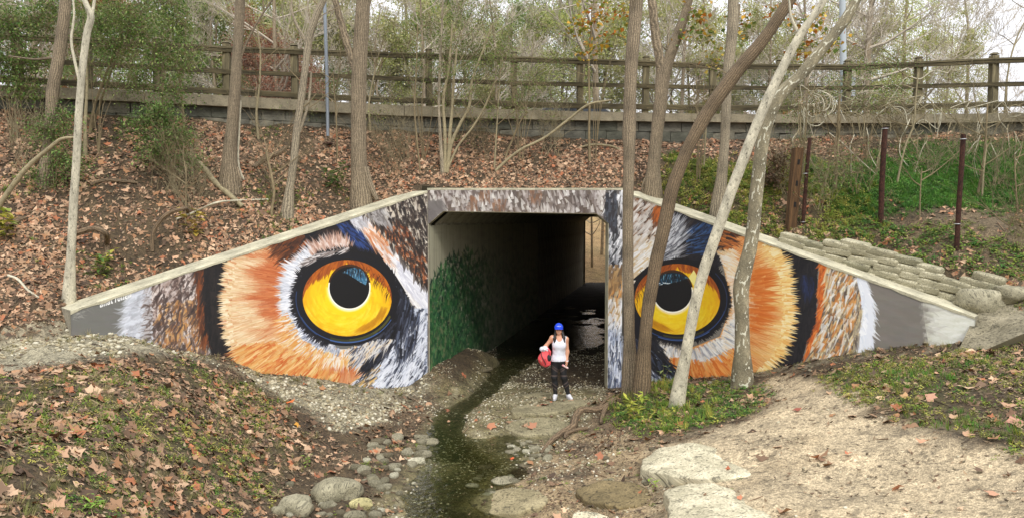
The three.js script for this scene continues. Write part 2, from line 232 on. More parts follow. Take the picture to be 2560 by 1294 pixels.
function owlEye(B, cx, cy, rx, ry, px, py, pr, pry, lidTop, flip) {
  const X = (t) => cx + flip * t, ins = (poly) => poly.map(([a, b]) => [X(a - cx), b]);
  // eye globe: rim, iris, pupil (dx measured for the left eye, mirrored for the right)
  B.blob(cx, cy, rx + 3, ry + 3, '#14130f');
  for (let k = 0; k < 26; k++) { const t = k / 25; B.blob(cx, cy + t * 2, rx * (1 - t * 0.34), ry * (1 - t * 0.34), `rgb(${lerp(226, 243, t) | 0},${lerp(160, 208, t) | 0},${lerp(8, 22, t) | 0})`); }
  B.x.save(); B.path(B.ring(cx, cy, rx, ry)); B.x.clip();
  for (let k = 0; k < 900; k++) { const a = rr(0, 6.283), r0 = rr(0.5, 0.98), sx = cx + rx * r0 * Math.cos(a), sy = cy + ry * r0 * Math.sin(a), lo = Math.sin(a); B.hair(sx, sy, a + Math.PI / 2, rr(14, 34), rr(4, 9), lo > 0.2 ? pick([[250, 222, 60], [246, 205, 20], [236, 180, 10], [252, 230, 90]]) : pick([[242, 200, 20], [228, 165, 12], [240, 190, 12]]), 0.22); }
  for (let k = 0; k < 220; k++) { const a = rr(0.25, 1.15), r0 = rr(0.8, 0.93); B.hair(X(rx * r0 * Math.cos(a)), cy + ry * r0 * Math.sin(a), (flip > 0 ? a : Math.PI - a) + Math.PI / 2 * flip, rr(16, 40), rr(3, 8), pick([[190, 125, 10], [170, 105, 15], [215, 150, 10]]), 0.15); }
  // shaded upper iris, painted as hanging rust strokes
  for (let k = 0; k < 1500; k++) { const f = rr(-1, 1), sx = X(f * rx), yT = cy - ry * Math.sqrt(Math.max(0, 1 - f * f)) - 3, dp = (f < -0.35 ? 44 + (f + 1) * 12 : f > 0.45 ? 56 - (f - 0.45) * 20 : 34) * rr(0.2, 0.88); B.hair(sx, yT, Math.PI / 2 + (f < 0 ? 0.35 : -0.35) * flip + gauss() * 0.15, dp, rr(5, 10), pick([[150, 74, 22], [178, 92, 20], [128, 58, 18], [196, 108, 22], [165, 84, 26]]), 0.75); }
  for (let k = 0; k < 60; k++) { const f = rr(0.35, 0.98), sx = X(f * rx), yT = cy - ry * Math.sqrt(1 - f * f) + rr(6, 34); B.hair(sx, yT, Math.PI / 2 + 0.2 * flip, rr(12, 26), 1.4, [70, 35, 12], 0.7, 4 * flip); }
  B.x.restore();
  for (let k = 0; k < 16; k++) B.blob(px - 1 * flip, py + 1 + k * 0.25, pr + 9 - k * 0.5, pry + 9 - k * 0.5, `rgba(250,236,${130 + k * 7},0.10)`, 0.15, Math.PI * 1.02);
  B.blob(px, py, pr + 3, pry + 3.6, '#fbf6e2'); B.blob(px, py - 4, pr + 3, pry + 2, '#3a210d', Math.PI * 1.05, Math.PI * 1.95);
  B.blob(px, py, pr, pry, '#0b0a0b');
}
const skyGlint = (B, pts, lo, flat) => { // sky and bare trees mirrored in the pupil
  B.x.save(); B.path(pts); B.x.clip(); B.fill(pts, flat ? '#16303f' : '#37647e'); const xs = pts.map((p) => p[0]), ys = pts.map((p) => p[1]), x0 = Math.min(...xs), x1 = Math.max(...xs), y0 = Math.min(...ys), y1 = Math.max(...ys);
  for (let k = 0; k < 90; k++) B.hair(rr(x0, x1), rr(y0, y1), rr(1.2, 1.9), rr(5, 14), rr(2, 5), pick(flat ? [[70, 120, 150], [36, 70, 96], [120, 170, 190], [20, 36, 50]] : [[150, 190, 210], [64, 120, 158], [96, 152, 184], [44, 84, 118]]), 0.6);
  for (let k = 0; k < 40; k++) B.hair(rr(x0, x1), y0 + rr(-2, 10), 1.57 + gauss() * 0.25, rr(16, 36), rr(0.9, 2.2), [14, 18, 24], 0.9);
  for (let k = 0; k < lo; k++) B.hair(rr(x0, x1), y1 - rr(0, 6), 3.14 + gauss(), rr(4, 10), rr(2, 4), [225, 232, 236], 0.8);
  B.x.restore();
};
// ---- left wall
reseed(101);
const BL = new Brush(2048, 1365, UL, -0.3, 5.0, onWingL);
{
  const B = BL, G = '#6a6963';
  B.x.fillStyle = G; B.x.fillRect(0, 0, B.w, B.h);
  B.fur([[150, 740], [520, 640], [520, 900], [150, 900]], 500, [[108, 107, 101], [100, 99, 94], [116, 114, 107]], fixed(0), 60, 14, 0.18, 6);
  // pale smear
  B.fur([[335, 715], [372, 695], [372, 880], [300, 880], [312, 820], [325, 770]], 900, [[196, 200, 208], [170, 173, 180], [214, 217, 224], [150, 151, 155]], fixed(Math.PI - 0.5), 34, 9, 0.5, 8, 0.5);
  // mottled feathers
  const mot = [[366, 690], [430, 676], [500, 655], [504, 780], [520, 880], [545, 910], [366, 905], [372, 800]];
  B.fill(mot, '#6e5b52'); B.fur(mot, 1300, [[98, 80, 72], [78, 63, 58], [124, 104, 94], [86, 70, 62]], fixed(2.1), 26, 9, 0.8, 10, 0.5);
  B.fur(mot, 620, (x) => pick([[214, 203, 196], [188, 174, 166], [226, 216, 208], [170, 150, 140]]), (x, y) => 1.9 + Math.sin(x * 0.12) * 0.6, 25, 8, 0.72, 10, 0.5);
  B.fur([[395, 760], [500, 735], [520, 890], [400, 880]], 190, [[176, 128, 74], [198, 152, 96], [150, 98, 54]], fixed(1.9), 26, 9, 0.7, 10, 0.5);
  B.fur(mot, 260, [[62, 50, 46], [80, 62, 56]], fixed(2.0), 30, 6, 0.8, 8, 0.5);
  B.fur([[366, 690], [378, 690], [384, 880], [366, 880]], 170, [[196, 196, 200], [92, 78, 72], [160, 154, 152]], fixed(2.6), 24, 6, 0.8, 10, 0.6);
  // black band with rust edge
  B.fill([[496, 640], [560, 615], [548, 700], [543, 770], [548, 830], [572, 905], [540, 905], [515, 850], [503, 760]], '#231d1b');
  B.fur([[490, 655], [516, 640], [516, 760], [524, 850], [505, 850], [496, 760]], 420, [[104, 56, 30], [80, 44, 26], [134, 72, 34], [52, 34, 26]], fixed(1.6), 30, 8, 0.65, 8, 0.35);
  // fur of the cheek: cream to rust, strokes pointing away from the eye
  const cheek = [[592, 612], [640, 590], [730, 560], [745, 640], [700, 720], [705, 800], [770, 870], [870, 900], [960, 860], [905, 955], [820, 955], [690, 940], [622, 912], [594, 840], [586, 770], [588, 700]];
  const ec = [868, 735];
  B.fill(cheek, '#cf9a5e');
  const furCol = (x, y) => { const r = Math.hypot((x - ec[0]) * 0.95, y - ec[1]), f = fbm(x * 0.011 + 3, y * 0.05, 1, 3), low = sstep(850, 930, y) * sstep(560, 700, x); const k = sstep(165, 225, r + (f - 0.5) * 150) * (1 - 0.55 * low); const rust = pick([[188, 100, 54], [168, 80, 42], [204, 128, 76], [196, 114, 66]]), cream = pick([[226, 206, 168], [216, 188, 142], [234, 218, 184], [206, 166, 118], [222, 198, 154]]); return mixc(rust, cream, clamp(k + (rnd() < 0.18 ? -0.5 : 0), 0, 1)); };
  const furDir = (x, y) => Math.atan2((y - ec[1]) * 0.8, x - ec[0]) + (x < 760 ? 0 : 0.1);
  B.fur(cheek, 3600, furCol, furDir, 46, 8, 0.6, 8, 0.12);
  B.fur(cheek, 9500, furCol, furDir, 42, 2.5, 0.6, 13, 0.1);
  B.fur([[512, 640], [572, 610], [558, 720], [552, 800], [586, 908], [545, 908], [520, 830], [510, 740]], 1000, [[24, 20, 20], [34, 28, 26], [18, 16, 17]], fixed(1.6), 30, 8, 0.9, 5, 0.3);
  for (let k = 0; k < 330; k++) { const y = rr(640, 905), x = interp([615, 640, 700, 770, 840, 905], [582, 572, 562, 556, 562, 596], y) + rr(4, 24); B.hair(x, y, furDir(x, y) + gauss() * 0.2, rr(12, 26), rr(2.5, 6), furCol(x, y), 0.95); }
  B.fur([[600, 860], [690, 850], [800, 905], [860, 935], [820, 955], [690, 940], [595, 905]], 800, [[222, 190, 130], [206, 140, 72], [192, 96, 42], [214, 160, 90]], toward(960, 700), 46, 5, 0.8, 12, 0.12);
  // dark brow
  const brow = [[705, 610], [700, 585], [780, 552], [868, 528], [892, 545], [925, 590], [975, 650], [1000, 700], [985, 720], [930, 660], [880, 640], [850, 608], [790, 610], [742, 640], [712, 640]];
  B.fill(brow, '#17141a'); B.fur(brow, 700, [[22, 18, 22], [34, 27, 26], [16, 15, 22], [48, 34, 28]], fixed(-0.35), 34, 7, 0.7, 5, 0.3);
  B.fur([[690, 590], [760, 560], [770, 610], [720, 650], [695, 640]], 260, [[70, 40, 24], [96, 52, 26], [48, 30, 22], [160, 84, 36]], fixed(2.4), 36, 7, 0.6, 8, 0.3);
  B.fur([[838, 560], [872, 552], [905, 590], [920, 614], [890, 612], [860, 585]], 260, [[40, 62, 118], [54, 80, 142], [26, 40, 80], [22, 24, 36]], fixed(0.75), 34, 4, 0.75, 8, 0.2);
  // pale brow ridge and the ring of white round the eye
  const ring = [[742, 655], [775, 618], [830, 600], [862, 598], [880, 622], [830, 628], [780, 640], [752, 668], [735, 720], [738, 770], [762, 820], [800, 852], [850, 872], [920, 870], [960, 845], [930, 890], [850, 905], [780, 882], [735, 840], [712, 780], [708, 710], [722, 660]];
  B.fill(ring, '#d3d2d2');
  B.fur(ring, 1500, (x, y) => y < 650 && x > 780 ? pick([[206, 176, 158], [226, 208, 198], [190, 146, 124], [170, 130, 112]]) : x > 800 && y > 850 ? pick([[222, 214, 202], [226, 196, 142], [238, 234, 226], [212, 150, 86]]) : pick([[224, 226, 232], [204, 207, 214], [238, 238, 240], [182, 186, 196]]), furDir, 26, 4.6, 0.75, 10, 0.25);
  B.fur([[735, 770], [762, 800], [850, 865], [845, 885], [770, 870], [728, 820]], 360, [[150, 156, 172], [112, 120, 140], [232, 234, 238], [196, 200, 210]], furDir, 24, 3.4, 0.8, 10, 0.25);
  B.fur([[720, 780], [760, 850], [850, 890], [930, 880], [900, 905], [800, 900], [720, 850], [700, 800]], 420, [[224, 192, 132], [228, 222, 212], [214, 160, 84], [205, 130, 60]], furDir, 30, 4, 0.8, 10, 0.2);
  // the slanting stripe between brow and forehead
  const stripe = [[868, 528], [900, 520], [940, 560], [985, 625], [1030, 680], [1068, 720], [1068, 790], [1030, 755], [985, 690], [940, 620], [900, 570]];
  B.fill(stripe, '#d6cfc8'); B.fur(stripe, 950, (x, y) => { const t = (x - 868) / 200; return t < 0.5 && rnd() < 0.62 ? pick([[204, 130, 84], [216, 152, 106], [190, 112, 66], [226, 196, 170]]) : pick([[226, 224, 224], [210, 206, 206], [240, 238, 236], [196, 186, 180]]); }, fixed(0.92), 42, 5, 0.75, 10, 0.18);
  B.fur([[860, 535], [900, 520], [915, 545], [885, 560]], 140, [[222, 222, 226], [190, 190, 196], [168, 164, 166]], fixed(0.9), 30, 6, 0.8, 10, 0.3);
  B.fur([[985, 640], [1068, 735], [1068, 780], [1000, 700]], 300, [[236, 236, 240], [216, 216, 224], [200, 200, 210]], fixed(0.85), 34, 6, 0.8, 8, 0.2);
  // speckled forehead
  const fore = [[896, 522], [960, 500], [1010, 470], [1068, 470], [1068, 716], [1030, 672], [985, 614], [940, 552]];
  B.fill(fore, '#5b5047'); B.fur(fore, 900, [[70, 58, 50], [52, 43, 38], [86, 74, 64], [40, 33, 30]], fixed(1.35), 28, 9, 0.8, 8, 0.4);
  B.fur(fore, 520, [[208, 198, 180], [188, 176, 158], [222, 214, 200], [164, 152, 136]], (x, y) => 1.25 + (1068 - x) * 0.0022, 21, 7, 0.8, 10, 0.35);
  B.fur([[950, 560], [1000, 540], [1060, 640], [1064, 705], [1010, 640]], 170, [[156, 84, 46], [138, 72, 40], [172, 104, 62], [84, 50, 36]], fixed(1.2), 26, 7, 0.75, 8, 0.3);
  B.fur(fore, 380, [[36, 30, 28], [52, 42, 38]], fixed(1.3), 20, 6, 0.85, 6, 0.3);
  B.fur([[900, 522], [950, 505], [975, 560], [940, 552]], 90, [[150, 146, 144], [112, 106, 102], [196, 192, 188]], fixed(1.1), 26, 7, 0.7, 10, 0.3);
  // cheek below the beak side: blue grey feathers
  const chk = [[1068, 770], [1068, 975], [870, 975], [900, 945], [950, 900], [985, 850], [1010, 800], [1030, 770]];
  B.fill(chk, '#b6bdcb'); B.fur(chk, 900, [[186, 192, 206], [206, 211, 222], [160, 168, 184], [222, 226, 234]], (x, y) => 2.1 + (1060 - x) * 0.0022, 36, 8, 0.75, 10, 0.25);
  B.fur(chk, 330, (x, y) => pick([[44, 48, 62], [70, 76, 94], [30, 33, 44], [96, 104, 124]]), (x, y) => 2.0 + (1060 - x) * 0.0026, 27, 5.5, 0.85, 6, 0.22);
  B.fur(chk, 420, [[230, 233, 240], [214, 218, 228]], (x, y) => 2.1 + (1060 - x) * 0.0024, 34, 4, 0.8, 6, 0.22);
  B.fur([[880, 960], [905, 935], [960, 900], [935, 965]], 90, [[210, 170, 100], [60, 56, 60], [200, 206, 216]], fixed(2.4), 40, 4, 0.8, 8, 0.2);
  B.fill([[880, 866], [940, 845], [1000, 812], [985, 860], [950, 905], [910, 925], [880, 900]], '#3a3a42'); B.fur([[885, 866], [950, 850], [975, 870], [930, 915], [890, 905]], 260, [[216, 206, 192], [206, 150, 90], [190, 196, 208], [60, 60, 68]], fixed(2.3), 34, 5, 0.85, 8, 0.2);
  // black surround
  B.fill([[990, 690], [1010, 722], [1032, 775], [1015, 800], [985, 850], [950, 890], [915, 930], [900, 920], [940, 870], [970, 820]], '#15151b');
  B.fur([[985, 690], [1020, 735], [1034, 790], [1000, 840], [950, 905], [915, 935], [905, 915], [955, 850]], 520, [[20, 20, 26], [34, 35, 46], [14, 14, 18], [58, 62, 78]], (x, y) => 1.9 + (1030 - x) * 0.004, 30, 5, 0.85, 5, 0.25);
  B.fur([[1000, 720], [1050, 780], [1040, 860], [1000, 900], [990, 840]], 160, [[40, 42, 54], [90, 98, 118], [26, 27, 36]], fixed(1.75), 38, 5, 0.8, 8, 0.2);
  B.fill(B.ring(864, 748, 131, 116), '#121116');
  B.fill([[740, 700], [760, 655], [800, 635], [870, 626], [930, 640], [975, 680], [1000, 740], [985, 800], [900, 700]], '#121116');
  for (let k = 0; k < 420; k++) { const a = rr(1.9, 5.4), x = 864 + 129 * Math.cos(a), y = 748 + 114 * Math.sin(a); B.hair(x, y, furDir(x, y) + gauss() * 0.3 - 0.25, rr(6, 20), rr(2, 5), pick([[20, 19, 24], [38, 38, 48], [16, 15, 18]]), 0.9); }
  for (const [a0, a1, r, c, w] of [[0.9, 2.7, 1.115, '#39598f', 2.2], [0.5, 1.9, 1.13, '#4a6fae', 2.6], [2.2, 3.3, 1.13, '#27406e', 3], [0.45, 1.5, 1.07, '#5b5a20', 7], [1.0, 1.9, 1.075, '#3a3c18', 6]]) { B.path(B.ring(866, 746, 112 * r, 97 * r, a0, a1), false); B.x.strokeStyle = c; B.x.lineWidth = w * 2.1; B.x.globalAlpha = 0.8; B.x.stroke(); B.x.globalAlpha = 1; }
  owlEye(B, 867.5, 744.5, 111.5, 95, 873, 718, 50, 52, 650, 1);
  B.fur([[868, 870], [960, 842], [990, 848], [935, 888], [880, 890]], 240, [[214, 210, 204], [186, 190, 200], [70, 70, 80], [220, 196, 160]], fixed(2.2), 26, 4, 0.9, 8, 0.25);
  skyGlint(B, [[855, 681], [868, 672], [885, 668], [902, 672], [913, 684], [918, 700], [914, 712], [900, 704], [884, 694], [868, 684]], 14);
  // lid over the eye, with lashes
  B.fill([[752, 695], [770, 668], [800, 650], [850, 642], [900, 644], [945, 662], [985, 715], [990, 690], [950, 640], [880, 622], [810, 628], [765, 650]], '#131115');
  for (let k = 0; k < 190; k++) { const x = rr(745, 985), y = interp([745, 800, 870, 930, 985], [690, 640, 628, 640, 690], x); B.hair(x, y + 2, -2.5 + (x - 745) / 240 * 0.9 + gauss() * 0.2, rr(12, 28), rr(2, 4), [18, 16, 18], 0.9); }
  B.fur([[765, 648], [800, 632], [870, 616], [880, 628], [810, 640], [770, 660]], 90, [[212, 204, 200], [120, 108, 102]], fixed(2.7), 26, 3, 0.8, 8, 0.2);
  // signature under the coping
  B.x.save(); const [sx, sy] = B.q(248, 768), [ex, ey] = B.q(328, 741), [dx, dy] = B.q(248, 788), wd = Math.hypot(ex - sx, ey - sy), hd = Math.hypot(dx - sx, dy - sy);
  B.x.font = 'bold 44px sans-serif'; const tw = B.x.measureText('anat ronen').width, k1 = 1 / tw; B.x.setTransform((ex - sx) * k1, (ey - sy) * k1, (dx - sx) / hd * 0.95, (dy - sy) / hd * 0.95, sx, sy); B.x.fillStyle = '#eeeeea'; B.x.fillText('anat ronen', 0, 0); B.x.restore();
  // drips and scuffs at the wall end
  B.fur([[176, 778], [230, 760], [225, 775], [178, 800]], 120, [[150, 148, 140], [92, 92, 88], [128, 126, 118]], fixed(-0.3), 18, 3, 0.5, 10, 0.8);
}
// ---- right wall
reseed(202);
const BR = new Brush(2048, 1450, UR, -0.3, 5.0, onWingR);
{
  const B = BR, ec = [1696, 742];
  B.x.fillStyle = '#7a756c'; B.x.fillRect(0, 0, B.w, B.h);
  B.fur([[2160, 660], [2450, 760], [2450, 880], [2160, 900]], 700, [[124, 118, 110], [114, 109, 102], [130, 125, 118]], fixed(0.2), 70, 16, 0.16, 5);
  B.fill([[2305, 720], [2460, 780], [2460, 900], [2330, 900], [2312, 800]], '#c9c9b6'); B.fur([[2295, 700], [2460, 780], [2460, 900], [2320, 900], [2300, 800]], 900, (x) => mixc([128, 122, 114], pick([[222, 223, 212], [208, 208, 192], [232, 232, 224]]), sstep(2290, 2335, x + rr(-20, 20))), fixed(0.15), 40, 9, 0.35, 7, 0.4);
  const furDir = (x, y) => Math.atan2((y - ec[1]) * 0.75, x - ec[0]);
  // forehead beside the joint
  const fore = [[1555, 470], [1600, 490], [1660, 515], [1690, 545], [1660, 640], [1610, 690], [1555, 720]];
  B.fill(fore, '#a58a72'); B.fur(fore, 700, (x, y) => y < 580 ? pick([[92, 74, 62], [72, 56, 48], [112, 92, 80], [150, 96, 58]]) : pick([[206, 176, 132], [190, 146, 92], [226, 214, 196], [178, 128, 76]]), fixed(2.2), 34, 8, 0.8, 10, 0.3);
  B.fur(fore, 420, [[226, 220, 210], [208, 198, 186], [238, 234, 228]], fixed(2.35), 32, 7, 0.78, 8, 0.25);
  B.fur([[1640, 505], [1670, 520], [1660, 560], [1630, 550]], 70, [[206, 110, 40], [190, 96, 36], [120, 70, 40]], fixed(2.0), 24, 7, 0.8, 8, 0.3);
  B.fur([[1556, 640], [1650, 590], [1640, 660], [1590, 700], [1556, 730]], 320, [[236, 234, 228], [222, 214, 200], [206, 178, 132], [246, 244, 240]], fixed(2.5), 40, 5, 0.8, 8, 0.18);
  // cheek fur: white by the eye, orange, cream at the outer rim
  const cheek = [[1780, 580], [1815, 590], [1860, 590], [1905, 612], [1938, 645], [1958, 700], [1966, 770], [1960, 830], [1938, 890], [1900, 930], [1850, 955], [1700, 960], [1640, 900], [1700, 880], [1800, 840], [1830, 760], [1810, 670]];
  B.fill(cheek, '#dd9d56');
  const furCol = (x, y) => { const dx = x - ec[0], dy = (y - ec[1]) * 1.25, r = Math.hypot(dx, dy), f = fbm(x * 0.012, y * 0.05 + 9, 4, 3), low = sstep(840, 910, y); const rim = sstep(170, 250, dx + (f - 0.5) * 120), white = 1 - sstep(130, 185, r + (f - 0.5) * 40); const or = pick([[224, 152, 86], [210, 122, 58], [232, 176, 116], [204, 108, 50], [226, 162, 96]]); let c = mixc(or, pick([[242, 212, 142], [236, 196, 116], [246, 226, 172], [228, 168, 86]]), clamp(rim * (1 - 0.3 * low), 0, 1)); return mixc(c, pick([[236, 226, 206], [242, 238, 230], [226, 206, 176]]), white * (y < 870 ? 1 : 0.3)); };
  B.fur(cheek, 3200, furCol, furDir, 48, 8, 0.6, 8, 0.12);
  B.fur(cheek, 9000, furCol, furDir, 44, 2.5, 0.6, 12, 0.1);
  B.fur([[1868, 670], [1915, 680], [1912, 790], [1870, 830]], 160, [[206, 104, 36], [216, 122, 48]], furDir, 46, 6, 0.7, 8, 0.14);
  // black band beyond the fur
  const band = [[1962, 620], [2046, 650], [2040, 710], [2040, 800], [2014, 850], [1994, 920], [1915, 935], [1960, 905], [1992, 850], [2004, 780], [1998, 700], [1982, 655]];
  B.fill([[1950, 610], ...band.slice(1, 7), [1900, 935]].concat([[1960, 880], [1985, 790], [1975, 700]]), '#1c1a20'); B.fur(band, 800, [[26, 24, 28], [36, 33, 36], [20, 19, 24]], fixed(1.7), 30, 8, 0.9, 4, 0.2);
  B.fur([[2004, 680], [2034, 690], [2034, 735], [2008, 735]], 150, [[34, 46, 84], [28, 36, 66], [26, 26, 36]], fixed(1.5), 24, 6, 0.5, 6, 0.3);
  for (let k = 0; k < 420; k++) { const y = rr(612, 928), x = interp([600, 650, 700, 770, 840, 890, 935], [1916, 1958, 1974, 1982, 1974, 1950, 1905], y) - rr(4, 24); B.hair(x, y, furDir(x, y) + gauss() * 0.14, rr(14, 34), rr(2.5, 6), pick([[242, 214, 146], [238, 200, 122], [246, 228, 176], [230, 176, 96]]), 0.95); }
  // orange band, mottled feathers, white fringe
  const ob = [[2050, 650], [2080, 664], [2072, 740], [2064, 800], [2048, 850], [2032, 900], [2004, 922], [2022, 860], [2046, 800], [2050, 720]];
  B.fill(ob, '#c56a2c'); B.fur(ob, 620, [[206, 106, 40], [190, 92, 36], [222, 132, 58], [160, 76, 34]], fixed(1.9), 20, 6, 0.8, 10, 0.4);
  const mot = [[2070, 655], [2150, 690], [2160, 760], [2158, 840], [2140, 895], [2015, 905], [2040, 850], [2060, 800], [2068, 730]];
  B.fill(mot, '#b8a57e'); B.fur(mot, 700, [[212, 198, 156], [196, 178, 136], [226, 216, 182], [180, 160, 124]], fixed(1.95), 30, 8, 0.8, 10, 0.3);
  B.fur(mot, 300, [[104, 90, 78], [82, 70, 62], [128, 112, 98]], fixed(1.9), 30, 6, 0.8, 8, 0.3); B.fur(mot, 190, [[204, 136, 66], [190, 118, 58], [216, 160, 92]], fixed(1.9), 28, 8, 0.7, 8, 0.3); B.fur(mot, 130, [[232, 232, 230], [220, 216, 204]], fixed(1.9), 28, 6, 0.8, 6, 0.3);
  const fr = [[2142, 685], [2160, 690], [2174, 730], [2182, 780], [2176, 840], [2168, 890], [2128, 895], [2146, 840], [2158, 770]];
  B.fill(fr, '#e2e5ea'); B.fur(fr, 420, [[232, 236, 242], [216, 222, 232], [244, 246, 248]], fixed(1.2), 34, 7, 0.8, 6, 0.35); for (let k = 0; k < 260; k++) { const y = rr(690, 890), x = interp([690, 740, 790, 890], [2150, 2166, 2174, 2160], y); B.hair(x, y, 0.7 + gauss() * 0.35, rr(10, 26), rr(3, 6), [228, 232, 238], 0.55); }
  B.fur([[2140, 690], [2158, 770], [2140, 890], [2128, 890], [2146, 770]], 110, [[90, 80, 72], [150, 138, 120], [206, 190, 150]], fixed(1.75), 26, 5, 0.7, 8, 0.3);
  // brow
  const brow = [[1672, 520], [1710, 522], [1765, 545], [1810, 575], [1800, 610], [1790, 640], [1800, 680], [1760, 655], [1700, 650], [1655, 660], [1662, 610]];
  B.fill(brow, '#1f1d24'); B.fur(brow, 520, [[30, 28, 34], [42, 38, 40], [22, 22, 28], [54, 46, 42]], fixed(-0.6), 34, 7, 0.7, 5, 0.3);
  B.fur([[1715, 580], [1780, 560], [1785, 600], [1765, 640], [1710, 635]], 330, [[48, 80, 130], [36, 58, 98], [66, 106, 158], [24, 32, 50], [26, 26, 32]], (x, y) => -0.5 + (y - 600) * 0.008, 32, 4.6, 0.75, 8, 0.25);
  B.fur([[1660, 560], [1690, 545], [1710, 600], [1690, 650], [1650, 655]], 260, [[206, 208, 212], [160, 162, 168], [96, 98, 104], [226, 226, 228]], (x, y) => -0.75 + (y - 600) * 0.006, 36, 3.6, 0.8, 8, 0.2);
  B.fur([[1790, 560], [1830, 580], [1830, 610], [1790, 640]], 140, [[70, 46, 34], [216, 130, 60], [180, 100, 48], [44, 36, 34]], fixed(0.3), 30, 6, 0.7, 8, 0.3);
  B.fur([[1790, 625], [1830, 620], [1840, 700], [1815, 680]], 260, [[236, 214, 176], [242, 234, 220], [228, 184, 128]], fixed(0.5), 34, 5, 0.8, 8, 0.2);
  // under the eye
  B.fur([[1630, 850], [1720, 875], [1800, 840], [1835, 780], [1840, 850], [1790, 890], [1700, 905], [1640, 890]], 900, [[238, 236, 230], [222, 220, 216], [232, 216, 188], [150, 154, 164], [244, 240, 232]], furDir, 34, 4.4, 0.8, 8, 0.2);
  B.fur([[1650, 885], [1760, 900], [1850, 860], [1850, 955], [1700, 960]], 700, [[220, 120, 46], [206, 102, 36], [230, 150, 72], [236, 176, 100]], furDir, 48, 5, 0.8, 10, 0.14);
  const low = [[1556, 820], [1600, 850], [1640, 880], [1690, 930], [1700, 970], [1556, 980]];
  B.fill(low, '#9aa1b0'); B.fur(low, 420, [[196, 204, 218], [226, 230, 238], [150, 160, 180], [84, 92, 112]], fixed(0.95), 34, 6, 0.8, 10, 0.3);
  B.fur([[1556, 800], [1630, 840], [1690, 930], [1640, 930], [1590, 880], [1556, 880]], 330, [[24, 24, 30], [40, 42, 52], [16, 16, 20]], fixed(0.85), 36, 6, 0.85, 5, 0.25);
  B.fur(low, 110, [[40, 44, 58], [66, 74, 94]], fixed(1.0), 30, 5, 0.85, 5, 0.25);
  // surround, eye, lid
  B.fill(B.ring(1699, 752, 125, 106), '#121116'); B.fill([[1580, 700], [1620, 665], [1700, 645], [1770, 655], [1812, 690], [1826, 740], [1700, 700]], '#121116');
  B.fill([[1556, 740], [1580, 700], [1600, 780], [1600, 850], [1556, 830]], '#15141a');
  for (let k = 0; k < 260; k++) { const a = rr(-0.9, 2.4), x = 1699 + 123 * Math.cos(a), y = 752 + 104 * Math.sin(a); B.hair(x, y, furDir(x, y) + gauss() * 0.3, rr(5, 14), rr(2, 4), [20, 19, 24], 0.85); }
  for (const [a0, a1, r, c, w] of [[0.3, 2.3, 1.12, '#35518c', 2.6], [0.9, 2.0, 1.15, '#4c70b4', 2.2], [-0.7, 0.4, 1.13, '#2a3a5c', 3], [1.0, 1.9, 1.065, '#46421c', 6]]) { B.path(B.ring(1697, 748, 107 * r, 89 * r, a0, a1), false); B.x.strokeStyle = c; B.x.lineWidth = w * 2.1; B.x.globalAlpha = 0.8; B.x.stroke(); B.x.globalAlpha = 1; }
  owlEye(B, 1694, 747, 107, 88, 1682, 729, 48, 49, 660, -1);
  B.fill([[1722, 693], [1735, 674], [1744, 690], [1740, 720]], '#f3e68a');
  skyGlint(B, [[1643, 694], [1660, 684], [1684, 681], [1705, 685], [1722, 694], [1700, 702], [1670, 709], [1645, 712]], 30, true);
  for (let k = 0; k < 90; k++) { const x = rr(1600, 1800), y = interp([1600, 1650, 1700, 1760, 1810], [690, 660, 652, 660, 690], x); B.hair(x, y + 2, -2.2 + (x - 1600) / 200 * 1.3 + gauss() * 0.2, rr(8, 18), rr(2, 4), [18, 16, 18], 0.9); }
}
